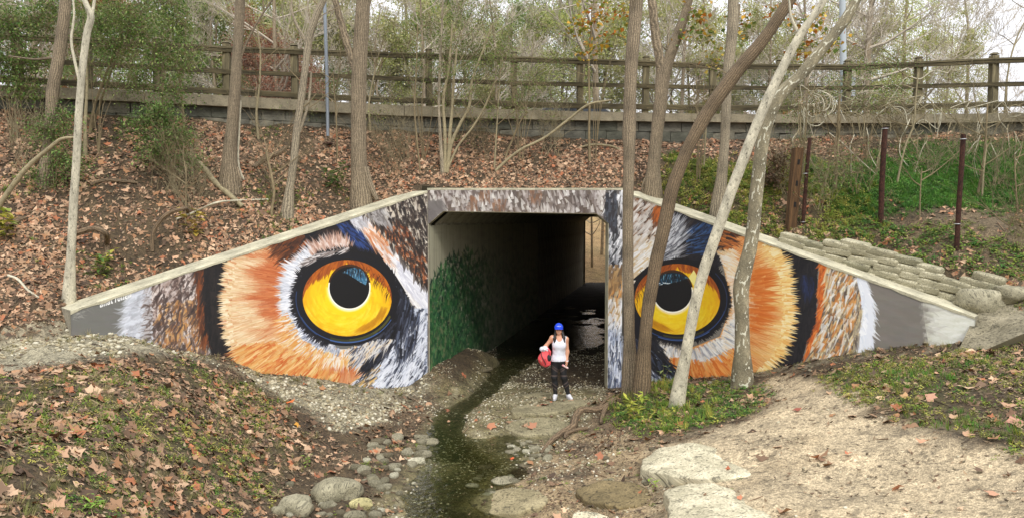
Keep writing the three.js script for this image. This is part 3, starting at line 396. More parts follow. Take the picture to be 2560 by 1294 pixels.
// ---- lintel strip over the opening and the pier right of it
reseed(303);
const onHead = (px, py) => { const p = at(px, py, D0); return { u: p.x - XL0, v: p.y }; };
const BH = new Brush(1024, 1024, XR0 - XL0, -0.3, 5.0, onHead);
{
  const B = BH; B.x.fillStyle = '#665a54'; B.x.fillRect(0, 0, B.w, B.h);
  const top = [[1066, 465], [1560, 465], [1560, 545], [1066, 565]];
  B.fur(top, 700, [[100, 88, 82], [84, 73, 66], [116, 104, 94], [92, 76, 62]], fixed(1.6), 30, 12, 0.7, 8, 0.4);
  B.fur(top, 200, [[218, 214, 206], [200, 194, 184], [228, 225, 218]], fixed(-1.75), 20, 8, 0.8, 8, 0.25); B.fur(top, 330, [[176, 166, 160], [150, 140, 134], [200, 194, 188]], fixed(-1.75), 22, 8, 0.6, 8, 0.3);
  for (const [cx, cy] of [[1180, 498], [1215, 475], [1340, 480], [1250, 510]]) B.fur([[cx - 18, cy - 14], [cx + 18, cy - 14], [cx + 14, cy + 22], [cx - 14, cy + 22]], 24, [[140, 96, 64], [126, 84, 56], [110, 76, 54]], fixed(1.5), 20, 6, 0.5, 8, 0.3);
  B.fur([[1066, 500], [1100, 500], [1080, 560], [1066, 565]], 60, [[96, 90, 86], [110, 104, 100]], fixed(0.8), 30, 12, 0.7, 5, 0.4);
  const pier = [[1515, 470], [1562, 470], [1562, 985], [1515, 985]];
  B.fill(pier, '#54504e'); B.fur(pier, 420, (x, y) => y < 700 ? pick([[34, 32, 34], [52, 48, 48], [90, 84, 80]]) : y < 800 ? pick([[196, 178, 140], [222, 214, 200], [176, 136, 86]]) : pick([[60, 64, 76], [170, 178, 192], [110, 118, 134]]), fixed(1.75), 32, 8, 0.85, 8, 0.35);
  B.fur(pier, 330, (x, y) => y > 700 && y < 740 ? [206, 140, 70] : pick([[228, 228, 230], [206, 208, 212], [240, 240, 240]]), fixed(1.9), 30, 6, 0.8, 8, 0.3);
  B.fur([[1515, 480], [1540, 480], [1545, 660], [1515, 640]], 190, [[28, 27, 30], [44, 42, 46], [70, 74, 84]], fixed(1.6), 30, 7, 0.85, 6, 0.3);
  B.fur([[1515, 560], [1562, 600], [1562, 680], [1515, 660]], 120, [[36, 35, 38], [230, 230, 232], [150, 152, 156]], fixed(1.9), 28, 7, 0.85, 6, 0.3);
  B.fur([[1520, 660], [1560, 660], [1560, 700], [1520, 720]], 70, [[150, 116, 72], [186, 150, 100], [110, 84, 56]], fixed(1.8), 26, 7, 0.8, 6, 0.3);
  B.fur([[1515, 820], [1562, 820], [1562, 960], [1515, 960]], 200, [[226, 230, 238], [170, 180, 200], [50, 54, 68], [90, 100, 124]], fixed(1.6), 36, 5, 0.85, 6, 0.25);
}
// ---- green foliage painted on the tunnel wall
reseed(404);
const BG = new Brush(1024, 512, 14, -0.4, 4.6, onTunnelWall);
{
  const B = BG; const [c] = [B.x]; c.fillStyle = '#a8a48c'; c.fillRect(0, 0, B.w, B.h);
  for (let k = 0; k < 900; k++) { const v = 95 + rnd() * 70; c.fillStyle = `rgba(${v},${v * 0.97},${v * 0.83},0.12)`; c.fillRect(rnd() * B.w, rnd() * B.h, rr(4, 60), rr(2, 18)); }
  for (let k = 0; k < 260; k++) { c.fillStyle = `rgba(40,38,32,${rr(0.03, 0.14)})`; c.fillRect(rnd() * B.w, rnd() * B.h * 0.4, rr(1, 5), rr(40, 400)); }
  const top = (x) => interp([1060, 1075, 1100, 1133, 1160, 1180, 1230, 1300, 1400], [752, 716, 664, 642, 630, 628, 630, 645, 660], x);
  for (let pass = 0; pass < 2; pass++) for (let k = 0; k < 5200; k++) { const x = 1066 + Math.pow(rnd(), 1.5) * 300, y0 = top(x), y = lerp(y0 - 20, 965, Math.pow(rnd(), 0.62)), fade = sstep(1250, 1110, x); B.hair(x, y + 14, -1.57 + gauss() * 0.35, rr(8, 22), rr(3, 7), pass ? pick([[40, 92, 48], [54, 108, 56], [28, 72, 40], [92, 140, 86], [44, 92, 60], [110, 120, 84]]) : pick([[22, 52, 34], [28, 62, 38], [18, 42, 30]]), 0.7 * (0.12 + 0.88 * fade)); }
}
// ---------------------------------------------------------------- concrete and the culvert itself
const concTile = tile(512, (u, v) => { const a = pnoise(u, v, 5, 1, 5), b = pnoise(u, v, 60, 7, 2), s = pnoise(u, v, 14, 31, 3) > 0.66 ? 0.9 : 1, h = pnoise(u, v, 110, 55, 1) > 0.9 ? 0.72 : 1, g = (0.78 + 0.3 * (a - 0.5) + 0.14 * (b - 0.5)) * s * h * 255; return [g, g, g * 0.985]; });
concTile.wrapS = concTile.wrapT = THREE.RepeatWrapping; concTile.repeat.set(0.6, 0.6);
const copingMat = std({ color: new THREE.Color(...lin(232, 224, 194)), map: concTile, bumpMap: concTile, bumpScale: 0.006 });
const concMat = std({ color: new THREE.Color(...lin(190, 182, 160)), map: concTile, bumpMap: concTile, bumpScale: 0.006 });
const tunnelMat = std({ color: new THREE.Color(...lin(200, 195, 176)), map: concTile, bumpMap: concTile, bumpScale: 0.004 });
const paintMat = (b) => std({ map: b.texture(), roughness: 0.7, bumpMap: concTile, bumpScale: 0.0025 });
function wingWall(label, W, U, T0, T1, brush, flip) {
  const t = thing('wing_wall', label, 'wall', null, W(0, 0)); const o = t.position, B = 0.75, N = 44, cap = new Geo(), body = new Geo(), face = new Geo(), seedN = flip ? 5 : 9;
  const edgeV = (u) => lerp(T0, T1, u / U), rough = (u, k) => (fbm(u * 6, k, seedN, 3) - 0.5) * 0.055;
  const P = (u, v, b) => W(u, v, b).sub(o);
  for (let k = 0; k < N; k++) { // coping slab: its top, its thin front lip and back
    const a = U * k / N, b = U * (k + 1) / N, ta = edgeV(a), tb = edgeV(b), q = (p1, p2, p3, p4, uv) => flip ? cap.quad(p1, p4, p3, p2, null, [uv[0], uv[3], uv[2], uv[1]]) : cap.quad(p1, p2, p3, p4, null, uv);
    const la = ta - 0.055 + rough(a, 1), lb = tb - 0.055 + rough(b, 1), f = -0.012, c = 0.012;
    q(P(b, tb, c), P(a, ta, c), P(a, ta, B), P(b, tb, B), [[b, 0], [a, 0], [a, B], [b, B]]);
    q(P(b, tb - c, f), P(a, ta - c, f), P(a, ta, c), P(b, tb, c), [[b, .1], [a, .1], [a, 0], [b, 0]]);
    q(P(b, lb, f), P(a, la, f), P(a, ta - c, f), P(b, tb - c, f), [[b, .2], [a, .2], [a, .1], [b, .1]]);
    q(P(a, ta, B), P(a, ta - 0.9, B), P(b, tb - 0.9, B), P(b, tb, B), [[a, 0], [a, .9], [b, .9], [b, 0]]);
    q(P(b, lb, 0.005), P(a, la, 0.005), P(a, la, f), P(b, lb, f), [[b, .2], [a, .2], [a, .22], [b, .22]]);
    const fq = (p1, p2, p3, p4, u1, u2) => { const uv = [[u2 / U, (p1.y + o.y - brush.v0) / (brush.v1 - brush.v0)], [u1 / U, (p2.y + o.y - brush.v0) / (brush.v1 - brush.v0)], [u1 / U, (p3.y + o.y - brush.v0) / (brush.v1 - brush.v0)], [u2 / U, (p4.y + o.y - brush.v0) / (brush.v1 - brush.v0)]]; flip ? face.quad(p1, p4, p3, p2, null, [uv[0], uv[3], uv[2], uv[1]]) : face.quad(p1, p2, p3, p4, null, uv); };
    fq(P(b, -0.28, 0), P(a, -0.28, 0), P(a, ta - 0.03, 0), P(b, tb - 0.03, 0), a, b);
  }
  const e = [P(U, -0.3, 0), P(U, T1, -0.01), P(U, T1, B), P(U, -0.3, B)]; (flip ? body.quad(e[0], e[3], e[2], e[1], null, [[0, 0], [B, 0], [B, 3], [0, 3]]) : body.quad(e[0], e[1], e[2], e[3], null, [[0, 0], [0, 3], [B, 3], [B, 0]]));
  const z = [P(0, -0.3, 0.005), P(0, T0, 0.005), P(0, T0, B), P(0, -0.3, B)]; body.quad(z[0], z[3], z[2], z[1]);
  const k = [P(0, -0.3, B - 0.004), P(U, -0.3, B - 0.004), P(U, T1 - 0.8, B - 0.004), P(0, T0 - 0.8, B - 0.004)]; body.quad(k[0], k[1], k[2], k[3]);
  mesh('mural_face', face.geometry(), paintMat(brush), t); mesh('coping', cap.geometry(), copingMat, t); mesh('wall_body', body.geometry(), concMat, t);
  return t;
}
wingWall('left sloping concrete wing wall painted with an owl eye and signature', wallL, UL, TL0, TL1, BL, false);
wingWall('right sloping concrete wing wall painted with an owl eye, behind four trunks', wallR, UR, TR0, TR1, BR, true);
{
  const t = thing('headwall', 'flat painted concrete headwall and lintel over the tunnel mouth', 'wall', null, V(0, 0, -D0));
  const g = (px, py) => { const p = at(px, py, D0); return [p.x, p.y]; };
  const oL = XL0 + 0.035, oR = g(1520, 700)[0], hL = g(1069, 560)[1], [cL, yC] = g(1108, 529), [cR, yC2] = g(1492, 535), hR = g(1520, 559)[1];
  const outline = [[XL0, -0.3], [XL0, HEAD_TOP], [XR0, HEAD_TOP], [XR0, -0.3], [oR, -0.3], [oR, hR], [cR, yC2], [cL, yC], [oL, hL], [oL, -0.3]];
  const s = new THREE.Shape(outline.map(([x, y]) => new THREE.Vector2(x, y)));
  const body = new THREE.ExtrudeGeometry(s, { depth: 0.5, bevelEnabled: true, bevelThickness: 0.012, bevelSize: 0.012, bevelOffset: -0.012, bevelSegments: 2 }); body.translate(0, 0, -0.513);
  mesh('wall_body', body, copingMat, t);
  const s2 = new THREE.Shape(outline.map(([x, y]) => new THREE.Vector2(clamp(x, XL0 + 0.01, XR0 - 0.01) + (x === oR ? 0.012 : x === oL ? -0.012 : 0), y === HEAD_TOP ? y - 0.05 : y + (y === yC || y === yC2 ? 0.014 : 0))));
  const face = new THREE.ShapeGeometry(s2), uv = face.attributes.uv, P = face.attributes.position; for (let k = 0; k < P.count; k++) uv.setXY(k, (P.getX(k) - XL0) / (XR0 - XL0), (P.getY(k) + 0.3) / 5.3); face.translate(0, 0, 0.004);
  mesh('mural_face', face, paintMat(BH), t);
  // the box culvert behind it
  const c = thing('culvert_tunnel', 'long dark concrete box tunnel with green foliage painted inside its left wall', 'tunnel', null, V(0, 0, -D0 - 0.5));
  const L = FAR - D0 - 0.5, prof = [[oL - 0.02, -0.5], [oL - 0.02, hL], [cL, yC + 0.02], [cR, yC2 + 0.02], [oR + 0.02, hR], [oR + 0.02, -0.5]], out = [[oL - 0.42, -0.5], [oL - 0.42, yC + 0.4], [oR + 0.42, yC + 0.4], [oR + 0.42, -0.5]];
  const skew = (x, z) => x + KX * (z + 0.5), names = ['left_wall', 'haunch', 'ceiling', 'haunch', 'right_wall'];
  for (let k = 0; k < 5; k++) { const q = new Geo(), n = 16; for (let j = 0; j < n; j++) { const z0 = L * j / n, z1 = L * (j + 1) / n, [x1, y1] = prof[k], [x2, y2] = prof[k + 1], w = Math.hypot(x2 - x1, y2 - y1); q.quad(V(skew(x1, z0), y1, -z0), V(skew(x1, z1), y1, -z1), V(skew(x2, z1), y2, -z1), V(skew(x2, z0), y2, -z0), null, [[z0, 0], [z1, 0], [z1, w], [z0, w]]); } mesh(names[k], q.geometry(), tunnelMat, c); }
  const roof = new Geo(); for (let k = 0; k < 3; k++) { const [x1, y1] = out[k], [x2, y2] = out[k + 1]; roof.quad(V(skew(x1, 0), y1, 0), V(skew(x2, 0), y2, 0), V(skew(x2, L), y2, -L), V(skew(x1, L), y1, -L)); } mesh('outer_shell', roof.geometry(), tunnelMat, c);
  const gp = new Geo(), a = 0.02, b = 13.9, pz = (u) => u - 0.5, X = (u) => XL0 + 0.035 + KX * u; gp.quad(V(X(a) + 0.004, -0.4, -pz(a)), V(X(b) + 0.004, -0.4, -pz(b)), V(X(b) + 0.004, hL - 0.04, -pz(b)), V(X(a) + 0.004, hL - 0.04, -pz(a)), null, [[a / 14, 0], [b / 14, 0], [b / 14, (hL - 0.04 + 0.4) / 5], [a / 14, (hL - 0.04 + 0.4) / 5]]);
  mesh('painted_foliage', gp.geometry(), paintMat(BG), c);
}
// ---------------------------------------------------------------- ground sheets
const soilTile = tile(1024, (u, v) => { const a = pnoise(u, v, 6, 3, 4), b = pnoise(u, v, 70, 11, 2), c = pnoise(u, v, 180, 23, 2), d = pnoise(u, v, 34, 41, 2); let g = 0.72 + (a - 0.5) * 0.35 + (b - 0.5) * 0.34 + (c - 0.5) * 0.42; if (d > 0.7) g *= 0.82; if (c > 0.74 && b > 0.5) g += 0.22; return [clamp(g, 0, 1) * 255, clamp(g * 0.99, 0, 1) * 252, clamp(g * 0.97, 0, 1) * 246]; });
soilTile.wrapS = soilTile.wrapT = THREE.RepeatWrapping; soilTile.repeat.set(0.42, 0.42);
const soilMat = std({ vertexColors: true, map: soilTile, bumpMap: soilTile, bumpScale: 0.018, roughness: 0.97 });
const K = { tunnelShade: lin(48, 44, 36),  sand: lin(240, 222, 188), gravel: lin(190, 184, 160), mud: lin(136, 118, 94), bed: lin(150, 142, 104), bank: lin(198, 176, 140), soil: lin(112, 98, 72), leafy: lin(100, 82, 62), green: lin(124, 128, 66), grass: lin(70, 116, 36), bare: lin(146, 130, 104), wet: lin(104, 100, 68), chips: lin(176, 164, 140), pale: lin(206, 198, 172) };
function groundColor(x, d, back, y) {
  let c; const n = fbm(x * 1.7, d * 1.7, 12, 4), n2 = fbm(x * 6, d * 6, 4, 3);
  if (back) { c = mixc(K.leafy, K.soil, n); c = mixc(c, K.green, within(zone.weedySlope, x, d, 0.5) * 0.55 * sstep(0.3, 0.6, n2)); c = mixc(c, K.grass, within(zone.grassSlope, x, d, 0.5) * 0.7); c = mixc(c, K.bare, within(zone.bareSlope, x, d, 0.4) * 0.8); if (x > 7) c = mixc(c, K.chips, sstep(-0.5, 0.2, edge(zone.chips, x, d)) * 0.9); }
  else {
    c = mixc(K.soil, K.leafy, n); const z = (p, s = 0.22) => within(p, x, d, s);
    c = mixc(c, K.green, Math.max(z(zone.leftWeeds), z(zone.rightWeeds), z(zone.hump)) * 0.4 * sstep(0.35, 0.6, n2));
    c = mixc(c, mixc(K.bank, K.mud, sstep(0.45, 0.7, n)), z(zone.rightBank)); c = mixc(c, mixc(K.bed, K.gravel, sstep(0.5, 0.72, n2) * 0.5), z(zone.bed)); c = mixc(c, mixc(K.gravel, K.soil, sstep(0.55, 0.8, n) * 0.45), z(zone.gravel)); c = mixc(c, K.mud, z(zone.mud) * 0.85); c = mixc(c, mixc(K.sand, K.bank, sstep(0.52, 0.78, n) * 0.4), z(zone.path, 0.3)); if (x > 7) c = mixc(c, K.chips, z(zone.chips));
    const [q] = streamAt(x, d); if (q < 2) { c = mixc(c, K.bed, 0.7 * (1 - sstep(0.9, 2, q))); c = mixc(c, K.wet, 0.85 * (1 - sstep(0.5, 1.15, q + (n - 0.5) * 0.6))); }
    if (inTunnel(x, d)) c = mixc(c, K.tunnelShade, 0.92 * sstep(21, 25, d + (n2 - 0.5) * 4));  // shade of the deep tunnel painted into the floor colour
    const s = d - wallLine(x); if (x > 4.5 && s > -0.5 && s < 0.5) c = mixc(c, K.pale, 0.55 * sstep(0.35, 0.65, n2)); if (x < XL0 && s > -0.35) c = mixc(c, K.pale, 0.6 * sstep(0.4, 0.6, n2));
  }
  const t = 0.82 + 0.36 * n2; return [c[0] * t, c[1] * t, c[2] * t];
}
function sheet(name, x0, x1, d0, d1, step, keep, back) {
  const nx = Math.round((x1 - x0) / step) + 1, nd = Math.round((d1 - d0) / step) + 1, id = new Int32Array(nx * nd).fill(-1), p = [], c = [], u = [], ix = [];
  const vert = (i, j) => { const k = j * nx + i; if (id[k] >= 0) return id[k]; const x = x0 + i * step, d = d0 + j * step, y = land(x, d, back); p.push(x, y, -d); u.push(x, d); c.push(...groundColor(x, d, back, y)); return id[k] = p.length / 3 - 1; };
  for (let j = 0; j < nd - 1; j++) for (let i = 0; i < nx - 1; i++) { const x = x0 + (i + 0.5) * step, d = d0 + (j + 0.5) * step; if (!keep(x, d)) continue; const a = vert(i, j), b = vert(i + 1, j), e = vert(i + 1, j + 1), f = vert(i, j + 1); ix.push(a, b, e, a, e, f); }
  const g = new THREE.BufferGeometry(); g.setAttribute('position', new THREE.BufferAttribute(new Float32Array(p), 3)); g.setAttribute('uv', new THREE.BufferAttribute(new Float32Array(u), 2)); g.setAttribute('color', new THREE.BufferAttribute(new Float32Array(c), 3)); g.setIndex(ix); g.computeVertexNormals();
  return mesh(name, g, soilMat);
}
const ground = tag(sheet('ground', -15, 15, 2, 18.2, 0.085, (x, d) => !isBack(x, d) && !(d > 17.85 && (x < XL0 + 0.0 || x > XR0)), false), 'bare gravel banks, sandy footpath and shallow stream bed in front of the tunnel', null, null, 'structure');
const embankment = tag(sheet('embankment', -19, 19, 8, 22.2, 0.12, (x, d) => isBack(x, d) && d < wallDist(CX + x / d * F) + 0.5 && !(d < 18.0 && x > XL0 - 0.2 && x < XR0 + 0.2), true), 'leaf covered embankment sloping up behind the painted walls to the road', null, null, 'structure');
{ // the floor inside the tunnel, and the ground beyond its far mouth
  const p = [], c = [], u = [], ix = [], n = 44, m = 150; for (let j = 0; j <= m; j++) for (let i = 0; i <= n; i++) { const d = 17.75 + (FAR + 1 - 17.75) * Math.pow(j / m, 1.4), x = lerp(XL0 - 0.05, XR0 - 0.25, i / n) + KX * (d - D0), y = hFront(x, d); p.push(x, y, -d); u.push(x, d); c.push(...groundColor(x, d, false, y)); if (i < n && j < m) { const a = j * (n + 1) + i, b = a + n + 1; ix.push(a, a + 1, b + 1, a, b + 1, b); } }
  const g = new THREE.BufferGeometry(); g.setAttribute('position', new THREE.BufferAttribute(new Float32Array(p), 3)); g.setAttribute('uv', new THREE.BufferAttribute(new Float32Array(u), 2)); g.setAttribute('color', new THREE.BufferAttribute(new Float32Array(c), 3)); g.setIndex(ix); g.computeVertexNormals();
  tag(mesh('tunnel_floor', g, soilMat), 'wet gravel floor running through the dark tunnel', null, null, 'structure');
}
const XF = XL0 + 2.2 + KX * (FAR - D0), farH = (x, d) => { const w = sstep(3.2, 8, Math.abs(x - XF - (d - FAR) * 0.15)), up = sstep(FAR + 3, FAR + 32, d); return lerp(-0.35, 6.0, Math.max(w * sstep(FAR - 0.2, FAR + 1.5, d), up)) + (fbm(x * 0.5, d * 0.5, 2, 3) - 0.5) * 0.6; };
{
  const p = [], c = [], u = [], ix = [], n = 120, m = 70; for (let j = 0; j <= m; j++) for (let i = 0; i <= n; i++) { const d = FAR + 70 * Math.pow(j / m, 1.8), x = lerp(-75, 85, i / n), y = farH(x, d); p.push(x, y, -d); u.push(x, d); const q = mixc(lin(226, 186, 140), lin(196, 176, 124), fbm(x * 0.6, d * 0.6, 7, 3)); c.push(...q); if (i < n && j < m) { const a = j * (n + 1) + i, b = a + n + 1; ix.push(a, a + 1, b + 1, a, b + 1, b); } }
  const g = new THREE.BufferGeometry(); g.setAttribute('position', new THREE.BufferAttribute(new Float32Array(p), 3)); g.setAttribute('uv', new THREE.BufferAttribute(new Float32Array(u), 2)); g.setAttribute('color', new THREE.BufferAttribute(new Float32Array(c), 3)); g.setIndex(ix); g.computeVertexNormals();
  tag(mesh('woodland_ground', g, soilMat), 'leafy woodland ground beyond the road and the far tunnel mouth', null, null, 'structure');
  // headwall at the far end and the road over the tunnel
  const f = new Geo(); const X0 = XL0 + KX * (FAR - D0), X1 = X0 + (at(1520, 700, D0).x - XL0); f.box((X0 - 40) / 2 + X0 / 2, 3, -FAR + 0.3, 40, 7.4, 0.5); f.box(X1 + 20, 3, -FAR + 0.3, 40, 7.4, 0.5); f.box((X0 + X1) / 2, 5.6, -FAR + 0.3, X1 - X0, 2.2, 0.5);
  tag(mesh('far_headwall', f.geometry(), concMat), 'plain concrete wall round the far mouth of the tunnel', 'wall');
}
// ---------------------------------------------------------------- water
{
  const mat = new THREE.MeshPhysicalMaterial({ color: new THREE.Color(0.85, 0.9, 0.8), roughness: 0.07, transmission: 1, thickness: 0.3, ior: 1.33, attenuationColor: new THREE.Color(...lin(150, 152, 104)), attenuationDistance: 0.55, bumpMap: tile(256, (u, v) => { const g = pnoise(u, v, 9, 2, 4) * 255; return [g, g, g]; }, false, 1), bumpScale: 0.012 });
  mat.bumpMap.wrapS = mat.bumpMap.wrapT = THREE.RepeatWrapping;
  const g = new Geo(), n = 120; const half = (d) => d < D0 + 0.3 ? 2.6 : 0;
  for (let k = 0; k < n; k++) { const d0 = 2 + (FAR + 1.5 - 2) * k / n, d1 = 2 + (FAR + 1.5 - 2) * (k + 1) / n, e = (d) => d > D0 ? [XL0 + 0.04 + KX * (d - D0), at(1520, 700, D0).x + KX * (d - D0)] : [lerp(-3.4, XL0 + 0.04, sstep(12, D0, d)), lerp(1.8, 2.28, sstep(12, D0, d))]; const a = e(d0), b = e(d1); g.quad(V(a[0], WATER, -d0), V(a[1], WATER, -d0), V(b[1], WATER, -d1), V(b[0], WATER, -d1), null, [[a[0], d0], [a[1], d0], [b[1], d1], [b[0], d1]]); }
  tag(mesh('stream_water', g.geometry(), mat), 'shallow olive water of the stream trickling out of the tunnel', null, null, 'structure');
}
// ---------------------------------------------------------------- road, block wall, coping beam, railing, mesh
const rail = (px, py) => at(px, py, wallDist(px));
const curve = (xs, ys) => (px) => rail(px, interp(xs, ys, px));
const beamTop = curve([-500, 0, 560, 735, 1000, 1300, 1700, 2000, 2330, 2560, 3000], [200, 216, 226, 251, 267, 277, 286, 289, 289, 284, 275]);
beamTop.y = 0;
const beamY = (px) => interp([-500, 0, 300, 560, 735, 1000, 1300, 1700, 2000, 2330, 2560, 3000], [196, 216, 228, 241, 251, 266, 277, 286, 289, 288, 284, 272], px);
const beamH = (px) => interp([-500, 0, 735, 1300, 1700, 2560, 3000], [30, 27, 27, 23, 20, 22, 24], px);
const Y = (px, py) => rail(px, py).y;
{
  const road = new Geo(), xs = [-900, -500, 0, 500, 1000, 1500, 2000, 2560, 3100, 3500]; for (let k = 0; k < xs.length - 1; k++) { const a = rail(xs[k], beamY(xs[k]) + 6), b = rail(xs[k + 1], beamY(xs[k + 1]) + 6); a.z -= 0.25; b.z -= 0.25; road.quad(a, b, V(b.x * 1.6 + 4, 6.3, -FAR + 0.05), V(a.x * 1.6 + 4, 6.3, -FAR + 0.05), null, [[a.x, 0], [b.x, 0], [b.x, 20], [a.x, 20]]); }
  tag(mesh('road', road.geometry(), std({ color: new THREE.Color(0.09, 0.09, 0.09), map: soilTile })), 'grey asphalt road passing over the tunnel behind the railing', null, null, 'structure');
}
const beamMat = std({ color: new THREE.Color(...lin(176, 164, 138)), map: concTile, bumpMap: concTile, bumpScale: 0.006 });
const blockMats = [[144, 140, 126], [128, 126, 114], [156, 150, 132], [118, 118, 104]].map((c) => std({ color: new THREE.Color(...lin(...c)), map: concTile, bumpMap: concTile, bumpScale: 0.01 }));
{
  const t = thing('retaining_wall', 'grey block retaining wall with tan concrete beam under the wooden railing', 'wall');
  const seg = []; for (let px = -420; px <= 2960; px += 130) seg.push(px);
  for (let k = 0; k < seg.length - 1; k++) { // beam in cast lengths
    const a = rail(seg[k], beamY(seg[k])), b = rail(seg[k + 1], beamY(seg[k + 1])), ha = a.y - Y(seg[k], beamY(seg[k]) + beamH(seg[k])), L = Math.hypot(b.x - a.x, b.z - a.z) - 0.012, g = new THREE.BoxGeometry(L, ha, 0.34); g.translate(0, -ha / 2, 0);
    const m = mesh('concrete_beam', g, beamMat, t); m.position.copy(a).lerp(b, 0.5); m.rotation.set(0, -Math.atan2(b.z - a.z, b.x - a.x), Math.atan2(b.y - a.y, Math.hypot(b.x - a.x, b.z - a.z)), 'YXZ'); const uv = g.attributes.uv; for (let q = 0; q < uv.count; q++) uv.setXY(q, uv.getX(q) * L + k, uv.getY(q) * ha);
  }
  // blocks, three courses, each laid by itself
  let s = 0; const lens = [0]; const pts = []; for (let px = -420; px <= 2960; px += 10) pts.push(rail(px, beamY(px) + beamH(px)));
  for (let k = 1; k < pts.length; k++) lens.push(lens[k - 1] + Math.hypot(pts[k].x - pts[k - 1].x, pts[k].z - pts[k - 1].z));
  const total = lens[lens.length - 1], locate = (q) => { let k = 1; while (k < lens.length - 1 && lens[k] < q) k++; const f = (q - lens[k - 1]) / (lens[k] - lens[k - 1]); return [pts[k - 1].clone().lerp(pts[k], f), Math.atan2(pts[k].z - pts[k - 1].z, pts[k].x - pts[k - 1].x)]; };
  const BLK = 0.6, BH2 = 0.27; reseed(77);
  const shapes = [0, 1, 2].map(() => { const g = new THREE.BoxGeometry(BLK - 0.014, BH2 - 0.012, 0.3, 4, 2, 1), P = g.attributes.position; for (let k = 0; k < P.count; k++) if (P.getZ(k) > 0) P.setZ(k, P.getZ(k) + rr(-0.012, 0.012) - (Math.abs(P.getX(k)) > BLK * 0.48 || Math.abs(P.getY(k)) > BH2 * 0.46 ? 0.014 : 0)); g.computeVertexNormals(); return g; });
  const back = new Geo(); for (let k = 0; k < pts.length - 3; k += 3) { const a = pts[k].clone(), b = pts[Math.min(k + 3, pts.length - 1)].clone(); a.z -= 0.06; b.z -= 0.06; back.quad(V(a.x, a.y - 1.3, a.z), V(b.x, b.y - 1.3, b.z), V(b.x, b.y + 0.1, b.z), V(a.x, a.y + 0.1, a.z)); } mesh('wall_backing', back.geometry(), blockMats[3], t);
  for (let row = 0; row < 3; row++) for (let q = (row % 2) * BLK / 2 + BLK / 2; q < total - BLK / 2; q += BLK) { const [p, an] = locate(q); const m = mesh('block', pick(shapes), pick(blockMats), t); m.position.set(p.x, p.y - BH2 * (row + 0.5), p.z - 0.13 + rr(-0.012, 0.012)); m.rotation.y = -an; }
}
const woodTile = tile(512, (u, v) => { const a = pnoise(u, v * 0.12 + 0, 40, 5, 3), b = pnoise(u, v, 8, 9, 3), g = 0.62 + (a - 0.5) * 0.5 + (b - 0.5) * 0.5; return [g * 255, g * 250, g * 236]; }); woodTile.wrapS = woodTile.wrapT = THREE.RepeatWrapping;
const railMat = std({ color: new THREE.Color(...lin(156, 146, 116)), map: woodTile, bumpMap: woodTile, bumpScale: 0.008 }), postMat = std({ color: new THREE.Color(...lin(160, 150, 120)), map: woodTile, bumpMap: woodTile, bumpScale: 0.008 }), darkRailMat = std({ color: new THREE.Color(...lin(122, 112, 84)), map: woodTile, bumpMap: woodTile, bumpScale: 0.008 });  // rail boards in a darker brown than caps and posts
